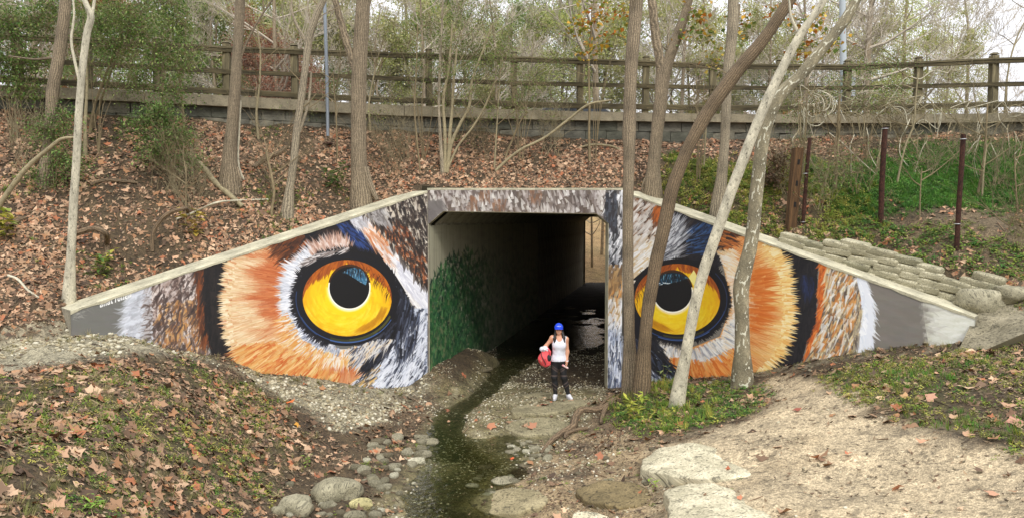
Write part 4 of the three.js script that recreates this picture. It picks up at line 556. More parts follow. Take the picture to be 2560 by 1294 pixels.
{
  const t = thing('wooden_railing', 'long weathered wooden post and rail fence with wire mesh above the block wall', 'railing');
  const posts = [-315, -135, 40, 215, 392, 565, 735, 905, 1072, 1120, 1285, 1450, 1615, 1783, 1950, 2120, 2298, 2487, 2680, 2880];
  const topY = (px) => interp([-500, 0, 300, 500, 735, 1075, 1300, 1615, 1780, 2120, 2300, 2490, 2560, 3000], [70, 90, 106, 120, 129, 140, 148, 158, 165, 168, 160, 151, 149, 135], px);
  const midY = (px) => interp([-500, 0, 300, 600, 900, 1100, 1300, 1500, 1800, 2100, 2300, 2487, 3000], [128, 148, 166, 183, 194, 203, 210, 214, 221, 222, 217, 213, 200], px);
  const lowY = (px) => interp([-500, 0, 300, 500, 735, 900, 1100, 1300, 1500, 1800, 2100, 2300, 2500, 3000], [178, 200, 216, 228, 240, 249, 256, 263, 268, 272, 271, 268, 263, 248], px);
  const beam = (name, a, b, h, w, mat) => { const L = a.distanceTo(b), g = new THREE.BoxGeometry(L, h, w); const uv = g.attributes.uv; for (let q = 0; q < uv.count; q++) uv.setXY(q, uv.getY(q) * 0.3 + a.x * 0.3, uv.getX(q) * L * 0.4); const m = mesh(name, g, mat, t); m.position.copy(a).lerp(b, 0.5); m.rotation.set(0, -Math.atan2(b.z - a.z, b.x - a.x), Math.atan2(b.y - a.y, Math.hypot(b.x - a.x, b.z - a.z)), 'YXZ'); return m; };
  for (const px of posts) { const a = rail(px, topY(px) - 17), b = rail(px, beamY(px) + 2), h = a.y - b.y, g = new THREE.CylinderGeometry(0.075, 0.13, 0.05, 4, 1).rotateY(Math.PI / 4).translate(0, h / 2, 0), s = new THREE.BoxGeometry(0.17, h - 0.05, 0.17).translate(0, -0.025, 0); const uv = s.attributes.uv; for (let q = 0; q < uv.count; q++) uv.setXY(q, uv.getX(q) * 0.17 + px, uv.getY(q) * h * 0.4); const m = mesh('post', mergeGeometries([s.toNonIndexed(), g.toNonIndexed()]), postMat, t); m.position.set(a.x, (a.y + b.y) / 2, a.z); m.rotation.y = rr(-0.04, 0.04); m.rotation.z = rr(-0.012, 0.012); }
  for (let k = 0; k < posts.length - 1; k++) { const p = posts[k], q = posts[k + 1], off = V(0, 0, 0.0);
    beam('rail', rail(p, topY(p) + 4), rail(q, topY(q) + 4).add(off), 0.11, 0.05, darkRailMat).translateZ(0.1);
    const c = beam('cap_rail', rail(p, topY(p) - 2), rail(q, topY(q) - 2), 0.045, 0.2, railMat); c.translateZ(0.04);
    beam('rail', rail(p, midY(p)), rail(q, midY(q)), 0.11, 0.05, darkRailMat).translateZ(0.1);
    beam('rail', rail(p, lowY(p)), rail(q, lowY(q)), 0.13, 0.05, darkRailMat).translateZ(0.1); const cc = beam('cap_rail', rail(p, lowY(p) - 6), rail(q, lowY(q) - 6), 0.035, 0.15, railMat); cc.translateZ(0.05);
    if (p >= 560 && p < 2000 && q - p > 60) { const g = new Geo(), a = rail(p, topY(p)), b = rail(q, topY(q)), al = rail(p, lowY(p)), bl = rail(q, lowY(q)); for (let s = 1; s < 36; s++) { const f = s / 36, hi = a.clone().lerp(b, f), lo = al.clone().lerp(bl, f); hi.z -= 0.06; lo.z -= 0.06; g.tube([lo, hi], [0.0022, 0.0022], 3, null, false); } for (let s = 1; s < 22; s++) { const f = s / 22, l = al.clone().lerp(a, f), r = bl.clone().lerp(b, f); l.z -= 0.06; r.z -= 0.06; g.tube([l, r], [0.0022, 0.0022], 3, null, false); } tag(mesh('wire_mesh', g.geometry(), std({ color: new THREE.Color(0.12, 0.11, 0.09), metalness: 0.5, roughness: 0.6 }), t), null, null, null, 'stuff'); }
  }
}
// ---------------------------------------------------------------- stones, slabs, sacks
const stoneTile = tile(512, (u, v) => { const a = pnoise(u, v, 4, 61, 5), b = pnoise(u, v, 50, 67, 3), p = pnoise(u, v, 26, 71, 2); let g = 0.82 + (a - 0.5) * 0.4 + (b - 0.5) * 0.35; if (p > 0.7) g *= 0.74; return [clamp(g, 0, 1) * 255, clamp(g, 0, 1) * 252, clamp(g * (0.95 + 0.05 * a), 0, 1) * 244]; });
stoneTile.wrapS = stoneTile.wrapT = THREE.RepeatWrapping;
const stoneMat = (r, g, b, m = 2) => std({ color: new THREE.Color(...lin(r, g, b)), map: stoneTile, bumpMap: stoneTile, bumpScale: 0.012 });
const stoneMats = [stoneMat(178, 172, 150), stoneMat(156, 150, 128), stoneMat(194, 188, 166), stoneMat(140, 130, 108)], chalk = stoneMat(232, 228, 208), yellowish = stoneMat(222, 212, 160), slabMat = stoneMat(238, 230, 206);
function rockGeo(s, sx, sy, sz, flat = 0, detail = 3) {
  const g = new THREE.IcosahedronGeometry(1, detail), P = g.attributes.position, U = g.attributes.uv, v = V();
  for (let k = 0; k < P.count; k++) { v.fromBufferAttribute(P, k); const n = fbm(v.x * 1.2 + s * 7.3, v.y * 1.2 + s, v.z * 1.2 + 5, 4) - 0.5, m = fbm(v.x * 4 + s, v.y * 4, v.z * 4, 3) - 0.5; const q = Math.pow(Math.pow(Math.abs(v.x), 3) + Math.pow(Math.abs(v.y), 3) + Math.pow(Math.abs(v.z), 3), -1 / 3); v.multiplyScalar(lerp(1, q, 0.5) * (1 + n * 0.75 + m * 0.16)); if (v.y > 1 - flat) v.y = 1 - flat + (v.y - 1 + flat) * 0.15; v.set(v.x * sx, v.y * sy, v.z * sz); P.setXYZ(k, v.x, v.y, v.z); U.setXY(k, (v.x + v.z * 0.6) * 2.2, (v.y + v.z * 0.5) * 2.2); }
  const m = mergeV(g); m.computeVertexNormals(); return m;
}
function mergeV(g) { const P = g.attributes.position, U = g.attributes.uv, map = new Map(), p = [], u = [], ix = []; for (let k = 0; k < P.count; k++) { const key = [P.getX(k), P.getY(k), P.getZ(k)].map((q) => Math.round(q * 1e4)).join(); if (!map.has(key)) { map.set(key, p.length / 3); p.push(P.getX(k), P.getY(k), P.getZ(k)); u.push(U.getX(k), U.getY(k)); } ix.push(map.get(key)); } const o = new THREE.BufferGeometry(); o.setAttribute('position', new THREE.Float32BufferAttribute(p, 3)); o.setAttribute('uv', new THREE.Float32BufferAttribute(u, 2)); o.setIndex(ix); return o; }
function boulder(px, py, wpx, hpx, mat, label, s, flat = 0.2, name = 'boulder', group) { // resting on the ground at its foot
  const p = groundHit(px, py), d = -p.z, w = wpx / F * d / 2, h = hpx / F * d / 1.7; const m = mesh(name, rockGeo(s, w, h, w * rr(0.75, 0.95), flat), mat); m.position.set(p.x, p.y + h * 0.32, p.z - w * 0.3); m.rotation.y = rr(0, 0.6); tag(m, label, 'rock', group); return m;
}
reseed(505);
boulder(832, 1250, 128, 62, stoneMats[0], 'large rounded grey pitted boulder at the left edge of the stream', 1);
boulder(738, 1282, 84, 52, stoneMats[2], 'pale angular boulder left of the large rounded boulder', 2);
boulder(694, 1284, 36, 24, stoneMats[0], 'small grey boulder left of the pale angular boulder', 3);
boulder(900, 1268, 62, 26, yellowish, 'yellowish pale stone in the water right of the large boulder', 4, 0.4);
boulder(885, 1300, 60, 26, stoneMats[1], 'flat grey stone at the bottom edge below the yellowish stone', 5, 0.4);
boulder(1040, 1158, 46, 18, chalk, 'chalk white brick shaped stone standing in the stream', 6, 0.45);
boulder(1260, 1212, 70, 22, stoneMats[0], 'grey stone block at the water bend on the right bank', 9, 0.5);
boulder(1180, 1226, 36, 20, stoneMats[2], 'small pale stone at the tip of the right bank', 10, 0.3);
boulder(930, 1205, 34, 20, stoneMats[1], 'grey stone above the large rounded boulder', 11);
boulder(1075, 1112, 44, 20, stoneMats[0], 'grey stone highest of the pile on the left edge of the pool', 12, 0.3);
boulder(1210, 926, 44, 12, stoneMats[3], 'flat brown stone inside the tunnel mouth by the left curb', 13, 0.5);
boulder(1215, 1178, 40, 8, stoneMats[3], 'flat brown stone lying under water in the pool', 14, 0.6);
{ // small stones along the water are pieces of the ground
  reseed(606); const shapes = [0, 1, 2, 3, 4].map((k) => rockGeo(20 + k, 1, 0.55, 0.8, 0.2, 2)), tone = (m) => pick([...stoneMats, ...stoneMats, chalk]);
  const spots = []; const scatter = (n, x0, x1, y0, y1, a, b) => { for (let k = 0; k < n; k++) spots.push([rr(x0, x1), rr(y0, y1), rr(a, b)]); };
  scatter(24, 925, 1060, 1090, 1170, 18, 46); scatter(18, 850, 1000, 1150, 1240, 16, 44); scatter(14, 800, 960, 1230, 1294, 16, 44); scatter(16, 700, 900, 1200, 1294, 10, 30); scatter(20, 1270, 1380, 1100, 1150, 14, 36); scatter(16, 1190, 1330, 1190, 1294, 14, 34); scatter(18, 1400, 1660, 1090, 1290, 8, 20); scatter(16, 1000, 1200, 960, 1060, 6, 16); scatter(14, 900, 1100, 1200, 1290, 12, 30); scatter(20, 540, 860, 960, 1090, 6, 14); scatter(14, 1940, 2100, 905, 935, 6, 14); scatter(10, 1640, 1900, 945, 965, 8, 18);
  for (const [px, py, w] of spots) { const p = groundHit(px, py), d = -p.z, r = w / F * d / 2; const m = mesh('stone', pick(shapes), tone(), ground); m.scale.set(r, r * rr(0.7, 1.2), r); m.position.set(p.x, p.y + r * 0.12, p.z); m.rotation.set(rr(-0.2, 0.2), rr(0, 6.28), rr(-0.2, 0.2)); }
  const many = new THREE.InstancedMesh(rockGeo(40, 1, 0.6, 0.85, 0.1, 1), std({ color: 0xffffff }), 14000), M = new THREE.Matrix4(), q = new THREE.Quaternion(), col = new THREE.Color(); let k = 0;
  for (let t = 0; t < 200000 && k < 14000; t++) { const x = rr(-9, 9), d = rr(6, 24); if (isBack(x, d) && !inTunnel(x, d)) continue; const g = within(zone.gravel, x, d) * 0.9 + within(zone.bed, x, d) * 0.55 + within(zone.rightBank, x, d) * 0.3 + within(zone.path, x, d) * 0.0 + (x > 7 ? within(zone.chips, x, d) * 0.6 : 0) + 0.015 + (inTunnel(x, d) ? 0.4 : 0); if (rnd() > g * sstep(0.3, 0.65, fbm(x * 1.6, d * 1.6, 30, 3)) * 1.3) continue; const r = (0.006 + Math.pow(rnd(), 3) * 0.02) * (within(zone.gravel, x, d) > 0.5 ? 1.7 : 1); M.compose(V(x, hFront(x, d) + r * 0.2, -d), q.setFromEuler(new THREE.Euler(rr(-0.5, 0.5), rr(0, 6), rr(-0.5, 0.5))), V(r, r, r)); if (!inTunnel(x, d)) M.setPosition(x, land(x, d, false) + r * 0.2, -d); many.setMatrixAt(k, M); const c = pick([[176, 168, 142], [152, 144, 118], [196, 190, 168], [130, 120, 96], [160, 148, 116]]); many.setColorAt(k, col.setRGB(...lin(...c))); k++; }
  many.count = k; many.name = 'gravel'; many.castShadow = many.receiveShadow = true; scene.add(many); tag(many, 'pale loose limestone chips scattered over banks and stream bed', 'gravel', null, 'stuff');
}
function slab(label, px, lift, thick, mat, s, name = 'rock_slab') { lift += 0.02; // a flat ledge with a ragged outline
  const o = px.map(([a, b]) => groundHit(a, b)), c = V(); o.forEach((p) => c.add(p)); c.divideScalar(o.length); const yTop = Math.max(...o.map((p) => p.y)) * 0.3 + c.y * 0.7 + lift;
  let sxx = 0, sxz = 0, szz = 0, sxy = 0, szy = 0; o.forEach((p) => { const a = p.x - c.x, b = p.z - c.z, h = p.y - c.y; sxx += a * a; sxz += a * b; szz += b * b; sxy += a * h; szy += b * h; }); const det = sxx * szz - sxz * sxz + 1e-6, gx = clamp((sxy * szz - szy * sxz) / det, -0.2, 0.2), gz = clamp((szy * sxx - sxy * sxz) / det, -0.2, 0.2), plane = (x, z) => c.y + lift + gx * (x - c.x) + gz * (z - c.z);
  const top = px.map(([a, b]) => { const r = ray(a, b); let d = (yTop - EYE) / r.y; for (let k = 0; k < 5; k++) d = (plane(r.x * d, -d) - EYE) / r.y; return [r.x * d, -d]; }), N = 72, out = []; const cv = new THREE.CatmullRomCurve3(top.map(([x, z]) => V(x, 0, z)), true, 'catmullrom', 0.3); for (let k = 0; k < N; k++) { const p = cv.getPoint(k / N), w = 1 + (fbm(p.x * 4, p.z * 4, s, 4) - 0.5) * 0.3; out.push([c.x + (p.x - c.x) * w, c.z + (p.z - c.z) * w]); }
  const sinkX = name === 'rock_slab' ? c.x + 0.15 * (Math.max(...out.map((q) => q[0])) - c.x) : 99, rings = [[0, 0], [0.25, 0], [0.5, 0], [0.72, 0], [0.88, 0], [0.97, -0.004], [1, -0.022], [1.0, -0.12], [0.985, -0.2], [0.97, -thick * 0.7], [0.95, -thick]], p = [], u = [], ix = [];
  rings.forEach(([f, dy], r) => { for (let k = 0; k < N; k++) { const x = c.x + (out[k][0] - c.x) * f, z = c.z + (out[k][1] - c.z) * f, side = r > 6 ? (fbm(x * 6, dy * 9, z * 6, 3) - 0.5) * 0.12 : 0, y = plane(x, z) + dy - Math.max(0, x - sinkX) * 0.2 + (r < 6 ? (fbm(x * 1.4, z * 1.4, s, 4) - 0.5) * 0.11 + (fbm(x * 7, z * 7, s, 3) - 0.5) * 0.025 : (fbm(x * 1.4, z * 1.4, s, 4) - 0.5) * 0.11); p.push(x + (x - c.x) * side - c.x, y - c.y, z + (z - c.z) * side - c.z); u.push(x * 1.1 + (r > 6 ? dy : 0), z * 1.1 + (r > 6 ? dy : 0)); const k1 = (k + 1) % N; if (r) ix.push((r - 1) * N + k, r * N + k, r * N + k1, (r - 1) * N + k, r * N + k1, (r - 1) * N + k1); } });
  const g = new THREE.BufferGeometry(); g.setAttribute('position', new THREE.Float32BufferAttribute(p, 3)); g.setAttribute('uv', new THREE.Float32BufferAttribute(u, 2)); for (let k = 0; k < ix.length; k += 3) [ix[k + 1], ix[k + 2]] = [ix[k + 2], ix[k + 1]]; g.setIndex(ix); g.computeVertexNormals(); const N0 = g.attributes.normal; if (N0.getY(2 * N) < 0) { for (let k = 0; k < ix.length; k += 3) [ix[k + 1], ix[k + 2]] = [ix[k + 2], ix[k + 1]]; g.setIndex(ix); g.computeVertexNormals(); }
  const m = mesh(name, g, mat); m.position.copy(c); return tag(m, label, 'rock');
}
slab('upper of two flat cream limestone slabs on the sandy path', [[1600, 1152], [1640, 1122], [1700, 1110], [1780, 1112], [1850, 1128], [1940, 1152], [1880, 1180], [1780, 1196], [1700, 1190], [1640, 1180], [1604, 1172]], 0.07, 0.5, slabMat, 3);
slab('lower of two flat cream limestone slabs at the bottom edge of the path', [[1668, 1222], [1720, 1204], [1790, 1200], [1860, 1212], [1940, 1240], [1940, 1290], [1880, 1340], [1760, 1350], [1668, 1340], [1676, 1262]], 0.13, 0.6, slabMat, 8);
slab('cream slab corner at the bottom edge left of the path', [[1430, 1282], [1470, 1274], [1530, 1280], [1560, 1310], [1500, 1340], [1430, 1330]], 0.05, 0.3, slabMat, 13);
slab('broad low tan ledge on the right edge of the stream near the picture bottom', [[1180, 1258], [1205, 1236], [1260, 1220], [1330, 1222], [1372, 1240], [1350, 1266], [1290, 1286], [1215, 1284]], 0.03, 0.25, stoneMat(180, 168, 136), 41, 'ledge');
slab('broad brown mossy ledge half buried left of the cream slabs', [[1445, 1222], [1500, 1204], [1590, 1206], [1640, 1232], [1625, 1262], [1540, 1266], [1465, 1250]], 0.02, 0.22, stoneMat(146, 130, 96), 43, 'ledge');
slab('low grey shelf of rock under the standing woman', [[1270, 1000], [1290, 984], [1350, 978], [1440, 990], [1470, 1004], [1420, 1022], [1330, 1030], [1285, 1030]], 0.03, 0.22, stoneMat(168, 160, 132), 17, 'rock_shelf');
slab('low grey shelf of rock nearer the water than the woman', [[1255, 1066], [1290, 1048], [1370, 1042], [1440, 1058], [1400, 1082], [1310, 1086]], 0.02, 0.2, stoneMat(166, 158, 130), 21, 'rock_shelf');
{ // the broken apron at the right end of the wing
  const P = [[2436, 793, 12.35], [2398, 872, 12.1], [2450, 880, 11.7], [2520, 850, 11.5], [2640, 800, 11.3], [2640, 712, 12.5], [2535, 734, 12.6], [2478, 752, 12.6]].map((q) => at(...q)), c = P[0].clone(), N = [], U = []; P.forEach((q) => q.sub(c)); const back = P.map((q) => q.clone().add(V(0.1, -0.35, -0.3))), g = new Geo(), m = V(); P.forEach((q) => m.addScaledVector(q, 1 / P.length));
  const R = 7, pt = (k, f) => { const q = m.clone().lerp(k % 1 ? P[Math.floor(k)].clone().lerp(P[(Math.floor(k) + 1) % P.length], k % 1) : P[k % P.length], f), n = fbm(q.x * 5, q.y * 5, q.z * 5, 4) - 0.5; return q.add(V(-0.03, 0.1, 0.1).multiplyScalar(n * (f > 0.99 ? 0.5 : 1))); };
  for (let k = 0; k < P.length; k += 0.25) for (let r = 0; r < R; r++) { const k2 = (k + 0.25) % P.length, a = pt(k, r / R), b = pt(k2, r / R), e = pt(k2, (r + 1) / R), f = pt(k, (r + 1) / R); g.quad(a, f, e, b, null, [a, f, e, b].map((q) => [q.x * 1.3, (q.y - q.z) * 1.1])); }
  P.forEach((q, k) => { const n = (k + 1) % P.length; g.quad(q, back[k], back[n], P[n]); });
  const o = mesh('concrete_slab', g.geometry(), stoneMat(168, 160, 140)); o.position.copy(c); tag(o, 'large tilted grey speckled concrete slab at the right end of the wing wall', 'slab'); o.material.side = THREE.DoubleSide; }
// concrete sack wall on the slope behind the right wing
{
  reseed(707); const t = thing('sack_wall', 'low wall of stacked pale concrete sacks above the right wing wall', 'wall'), mats = [stoneMat(206, 200, 176), stoneMat(190, 184, 160), stoneMat(218, 212, 188), stoneMat(176, 172, 148)];
  const sack = (k) => { const g = new THREE.SphereGeometry(1, 16, 12), P = g.attributes.position, U = g.attributes.uv; for (let q = 0; q < P.count; q++) { let x = P.getX(q), y = P.getY(q), z = P.getZ(q); const e = 0.24, sg = (a, p) => Math.sign(a) * Math.pow(Math.abs(a), p); x = sg(x, e); y = sg(y, 0.42); z = sg(z, 0.42); const n = 1 + (fbm(x * 1.6 + k * 9, y * 1.6, z * 1.6, 3) - 0.5) * 0.35; P.setXYZ(q, x * (1 + (n - 1) * 0.4), y * n, z * n); U.setXY(q, x * 0.5 + k * 0.3, (y + z) * 0.3); } g.computeVertexNormals(); return g; }; const shapes = [0, 1, 2, 3].map(sack);
  const top = (px) => interp([1940, 1990, 2040, 2120, 2200, 2300, 2400, 2500, 2600], [606, 584, 600, 608, 630, 657, 686, 702, 712], px), bot = (px) => { const e = onWingR(px, 700), u = e.u; const p = wallR(u, lerp(TR0, TR1, Math.min(1.05, u / UR)) - 0.02, 0.8); return p; };
  for (let row = 0; row < 8; row++) for (let px = 1950 + row * 4; px < 2585;) {
    const w = rr(40, 76), c = px + w / 2, p0 = bot(c), d = -p0.z + row * 0.035 + 0.06, y = p0.y + 0.02 + row * 0.13 + rr(-0.012, 0.012), yT = at(c, top(c), d).y; px += w + 1;
    if (y > yT + 0.03 || (row > 3 && rnd() < 0.1)) continue; const L = w / F * d / 2, a = at(c, 600, d); const m = mesh('concrete_sack', pick(shapes), pick(mats), t); m.scale.set(L * 0.98, rr(0.064, 0.074), rr(0.12, 0.17)); m.position.set(a.x, y, -d); m.rotation.set(rr(-0.08, 0.08), 0.72 + rr(-0.08, 0.08), -0.2 + rr(-0.06, 0.06), 'YXZ'); m.rotation.y = -Math.PI / 4 + rr(-0.06, 0.06) + 0; m.scale.x *= 1.22; }
  boulder(2470, 770, 120, 70, stoneMat(196, 190, 168), 'large pale boulder at the low end of the sack wall', 51, 0.2);
  boulder(2540, 745, 90, 46, stoneMats[0], 'grey boulder behind the pale one at the end of the sack wall', 52, 0.3);
}
// ---------------------------------------------------------------- old fence posts, lamp pole
const rust = std({ color: new THREE.Color(...lin(92, 58, 46)), map: soilTile, roughness: 0.9, metalness: 0.25 }), zinc = std({ color: new THREE.Color(0.5, 0.5, 0.5), metalness: 0.8, roughness: 0.45 });
function pipePost(pts, wpx, label, bands) { const b = groundHit(pts[0][0], pts[0][1], true), d = -b.z, t = thing('pipe_post', label, 'post', 'rusty pipe posts of the old wire fence', b); const P = [V(0, -0.3, 0), ...pts.map(([x, y]) => at(x, y, d).sub(b))]; const g = new Geo().tube(P, P.map(() => wpx / F * d / 2), 12); mesh('pipe', g.geometry(), rust, t); for (const [x, y] of bands) { const c = at(x, y, d).sub(b); const r = new THREE.TorusGeometry(wpx / F * d / 2 + 0.006, 0.009, 6, 16).rotateX(Math.PI / 2); const m = mesh('wire_band', r, zinc, t); m.position.copy(c); } }
pipePost([[2393, 622], [2398, 520], [2405, 420], [2410, 336]], 12, 'rightmost rusty pipe post, nearest the bright green grass', [[2394, 560], [2409, 348]]);
pipePost([[2203, 470 + 90], [2206, 455], [2209, 400], [2214, 318]], 13, 'middle rusty pipe post wrapped in pale vine stems', [[2213, 322]]);
pipePost([[2008, 562], [2014, 480], [2020, 400], [2026, 345]], 9, 'leftmost thin rusty pipe post beside the square timber post', [[2014, 434], [2009, 555]]);
{ const b = groundHit(1978, 566, true), d = -b.z, t = thing('timber_post', 'short square timber post with mortise holes above the sack wall', 'post', null, b), a = at(1978, 566, d), e = at(1995, 370, d), h = e.y - a.y, w = 22 / F * d; const g = new THREE.BoxGeometry(w, h + 0.3, w).translate(0, h / 2 - 0.15, 0); const m = mesh('post_body', g, std({ color: new THREE.Color(...lin(138, 104, 70)), map: woodTile, bumpMap: woodTile, bumpScale: 0.01 }), t); t.rotation.z = -(e.x - a.x) / h; for (const y of [0.28, 0.55, 0.82]) { const k = mesh('mortise_hole', new THREE.BoxGeometry(w * 0.26, 0.11, 0.012), std({ color: new THREE.Color(0.012, 0.009, 0.007) }), t); k.position.set(w * 0.05, h * y, w / 2 + 0.001); } }
{ const b = groundHit(819, 330, true), d = wallDist(815) - 0.7, t = thing('lamp_pole', 'thin galvanised steel pole rising between the trunks left of the thick tree', 'pole', null, V(at(819, 326, d).x, land(at(819, 326, d).x, d, true), -d)), o = t.position; const P = [[819, 340], [817, 200], [811, 0], [806, -160]].map(([x, y]) => at(x, y, d).sub(o)); mesh('shaft', new Geo().tube(P, P.map(() => 0.042), 12).geometry(), std({ color: new THREE.Color(0.26, 0.29, 0.32), metalness: 0.4, roughness: 0.5 }), t); const f = mesh('base_plate', new THREE.CylinderGeometry(0.11, 0.13, 0.04, 16), rust, t); f.position.y = 0.08; }
{ const d = 24, a = at(2116, 290, d), b = at(2108, 96, d), c = at(2106, -80, d), t = thing('utility_pole', 'pale blue grey pole standing behind the railing right of the leaning trunks', 'pole', null, V(a.x, 6.2, a.z)), o = t.position; mesh('shaft', new Geo().tube([V(0, 0, 0), b.clone().sub(o), c.clone().sub(o)], [0.11, 0.1, 0.09], 14).geometry(), std({ color: new THREE.Color(0.42, 0.46, 0.47), roughness: 0.7 }), t); const k = mesh('control_box', new THREE.BoxGeometry(0.3, 0.6, 0.2), std({ color: new THREE.Color(0.36, 0.38, 0.38) }), t); k.position.set(0.02, 2.1, 0.14); }
// ---------------------------------------------------------------- bark
const barkTile = (f) => { const t = tile(512, f); t.wrapS = t.wrapT = THREE.RepeatWrapping; t.repeat.set(1, 1); return t; };
const furrow = barkTile((u, v) => { const a = pnoise(u, v * 1, 26, 81, 1), w = pnoise(u, v, 5, 83, 3), r = Math.abs(((u * 13 + w * 1.6) % 1 + 1) % 1 - 0.5) * 2, f = pnoise(u, v, 60, 87, 2), p = pnoise(u, v, 3, 89, 3); let g = 0.58 + r * 0.3 + (f - 0.5) * 0.4 + (p - 0.5) * 0.3; return [clamp(g, 0, 1) * 255, clamp(g * 0.98, 0, 1) * 250, clamp(g * 0.95, 0, 1) * 240]; });
const smooth = barkTile((u, v) => { const a = pnoise(u, v, 5, 91, 4), f = pnoise(u, v, 50, 93, 2), l = pnoise(u * 1, v, 34, 97, 1), s = pnoise(u, v, 18, 101, 2); let g = 0.8 + (a - 0.5) * 0.35 + (f - 0.5) * 0.2; if (l > 0.92) g *= 0.66; if (s > 0.7) g *= 0.86; return [clamp(g, 0, 1) * 255, clamp(g * 0.99, 0, 1) * 252, clamp(g * 0.96, 0, 1) * 244]; });
const lichen = barkTile((u, v) => { const a = pnoise(u, v, 4, 111, 4), f = pnoise(u, v, 44, 113, 2), s = pnoise(u, v, 15, 117, 3), q = pnoise(u, v, 5, 119, 2); let g = 0.55 + (a - 0.5) * 0.3 + (f - 0.5) * 0.22, w = s > 0.66 - (q - 0.5) * 0.3 ? 1 : 0; return w ? [222, 224, 214] : [g * 255, g * 245, g * 214]; });
const bark = (map, r, g, b, k = 0.012) => std({ color: new THREE.Color(...lin(r, g, b)), map, bumpMap: map, bumpScale: k });
const BK = { brown: bark(furrow, 178, 166, 146, 0.02), dark: bark(furrow, 150, 134, 112, 0.02), grey: bark(furrow, 196, 188, 170, 0.014), pale: bark(smooth, 226, 222, 206, 0.006), tan: bark(smooth, 176, 166, 138, 0.006), lich: bark(lichen, 236, 230, 214, 0.008), twig: bark(smooth, 158, 144, 116, 0.004), root: bark(furrow, 150, 132, 110, 0.012), far: bark(smooth, 176, 162, 142, 0.004) };
function dense(pts, n) { const c = new THREE.CatmullRomCurve3(pts, false, 'centripetal'); return c.getPoints(n); }
// a trunk measured in the photograph: [x, y, width] from its foot upwards
function limbFrom(meas, d, o, base, sides = 10, wob = 0.14, kw = 1) {
  meas = meas.map(([x, y, w, dd]) => [x, y, w * kw, dd]);
  const P = [], R = []; if (base) { const [x, y, w] = meas[0]; P.push(at(x, y, d).add(V(0, -0.35, 0)).sub(o)); R.push(w / F * d / 2 * 1.5); } meas.forEach(([x, y, w, dd], k) => { P.push(at(x, y, d + (dd || 0)).sub(o)); R.push(w / F * d / 2 * (base && k === 0 ? 1.28 : 1)); });
  const n = Math.max(10, P.length * 5), Q = dense(P, n), c = new THREE.CatmullRomCurve3(P, false, 'centripetal'); const RR = Q.map((q, k) => { const f = k / n * (P.length - 1), i = Math.min(P.length - 2, Math.floor(f)); return lerp(R[i], R[i + 1], f - i); }); const g = new Geo(); g.tube(Q, RR, sides, null, true, wob); return g;
}
function tree(label, meas, mat, o = {}) {
  const [x, y] = meas[0], b = groundHit(x, y, o.back), d = o.d ?? -b.z; const t = thing(o.name ?? 'tree', label, o.category ?? 'tree', o.group, b.clone());
  const tr = mesh('trunk', limbFrom(meas, d, b, true, o.sides ?? 12, o.wob ?? 0.14, o.k ?? 0.82).geometry(), mat, t);
  for (const l of o.limbs ?? []) mesh('limb', limbFrom(l, d, b, false, 9, 0.12, o.k ?? 0.82).geometry(), mat, t);
  for (const l of o.roots ?? []) mesh('root', limbFrom(l, d, b, false, 8, 0.2, o.k ?? 0.82).geometry(), mat, t);
  for (const [kx, ky, kr] of o.knots ?? []) { let w = 30; for (let j = 0; j < meas.length - 1; j++) if (ky <= meas[j][1] && ky >= meas[j + 1][1]) w = meas[j][2] * (o.k ?? 0.82); const rw = w / F * d / 2, q = at(kx, ky, d).sub(b).add(V(0, 0, rw * 0.8)), kk = kr / F * d, m = mesh('knot', new THREE.TorusGeometry(kk, kk * 0.5, 8, 14), mat, t); m.position.copy(q); m.scale.set(1, 1.25, 0.7); const h = mesh('knot_hole', new THREE.SphereGeometry(kk * 0.75, 10, 8), BK.root, t); h.position.copy(q); h.scale.set(1, 1.2, 0.45); }
  if (o.twigs) { const g = new Geo(); reseed(o.twigs * 31 + 7); for (let k = 0; k < (o.nt ?? 8); k++) { const f = rr(0.35, 0.98) * (meas.length - 1), i = Math.floor(f), q = f - i, A = meas[i], B = meas[Math.min(meas.length - 1, i + 1)]; const p = at(lerp(A[0], B[0], q), lerp(A[1], B[1], q), d).sub(b); grow(g, p, V(rr(-1, 1), rr(0.1, 0.9), rr(-0.6, 0.6)).normalize(), rr(0.5, 1.3), 0.014, 2); } tag(mesh('twigs', g.geometry(), BK.twig, t), null, null, null, 'stuff'); }
  return t;
}
// twigs that fork
function grow(g, p, dir, len, rad, level, leaves, thin = 0.0018) {
  const pts = [p.clone()], rs = [rad], n = 4; let q = p.clone(), v = dir.clone();
  for (let k = 1; k <= n; k++) { v.add(V(gauss() * 0.22, gauss() * 0.16 + 0.06, gauss() * 0.22)).normalize(); q = q.clone().addScaledVector(v, len / n); pts.push(q); rs.push(Math.max(thin, rad * (1 - 0.72 * k / n))); if (level > 0 && k > 1) for (let m = 0; m < (rnd() < 0.5 ? 1 : 2); m++) grow(g, q, v.clone().add(V(gauss() * 0.8, gauss() * 0.6 + 0.15, gauss() * 0.8)).normalize(), len * rr(0.45, 0.7), rs[k] * 0.7, level - 1, leaves, thin); if (leaves && level === 0) leaves(q, v); }
  g.tube(pts, rs, level > 1 ? 5 : 3, null, false);
}
reseed(808);
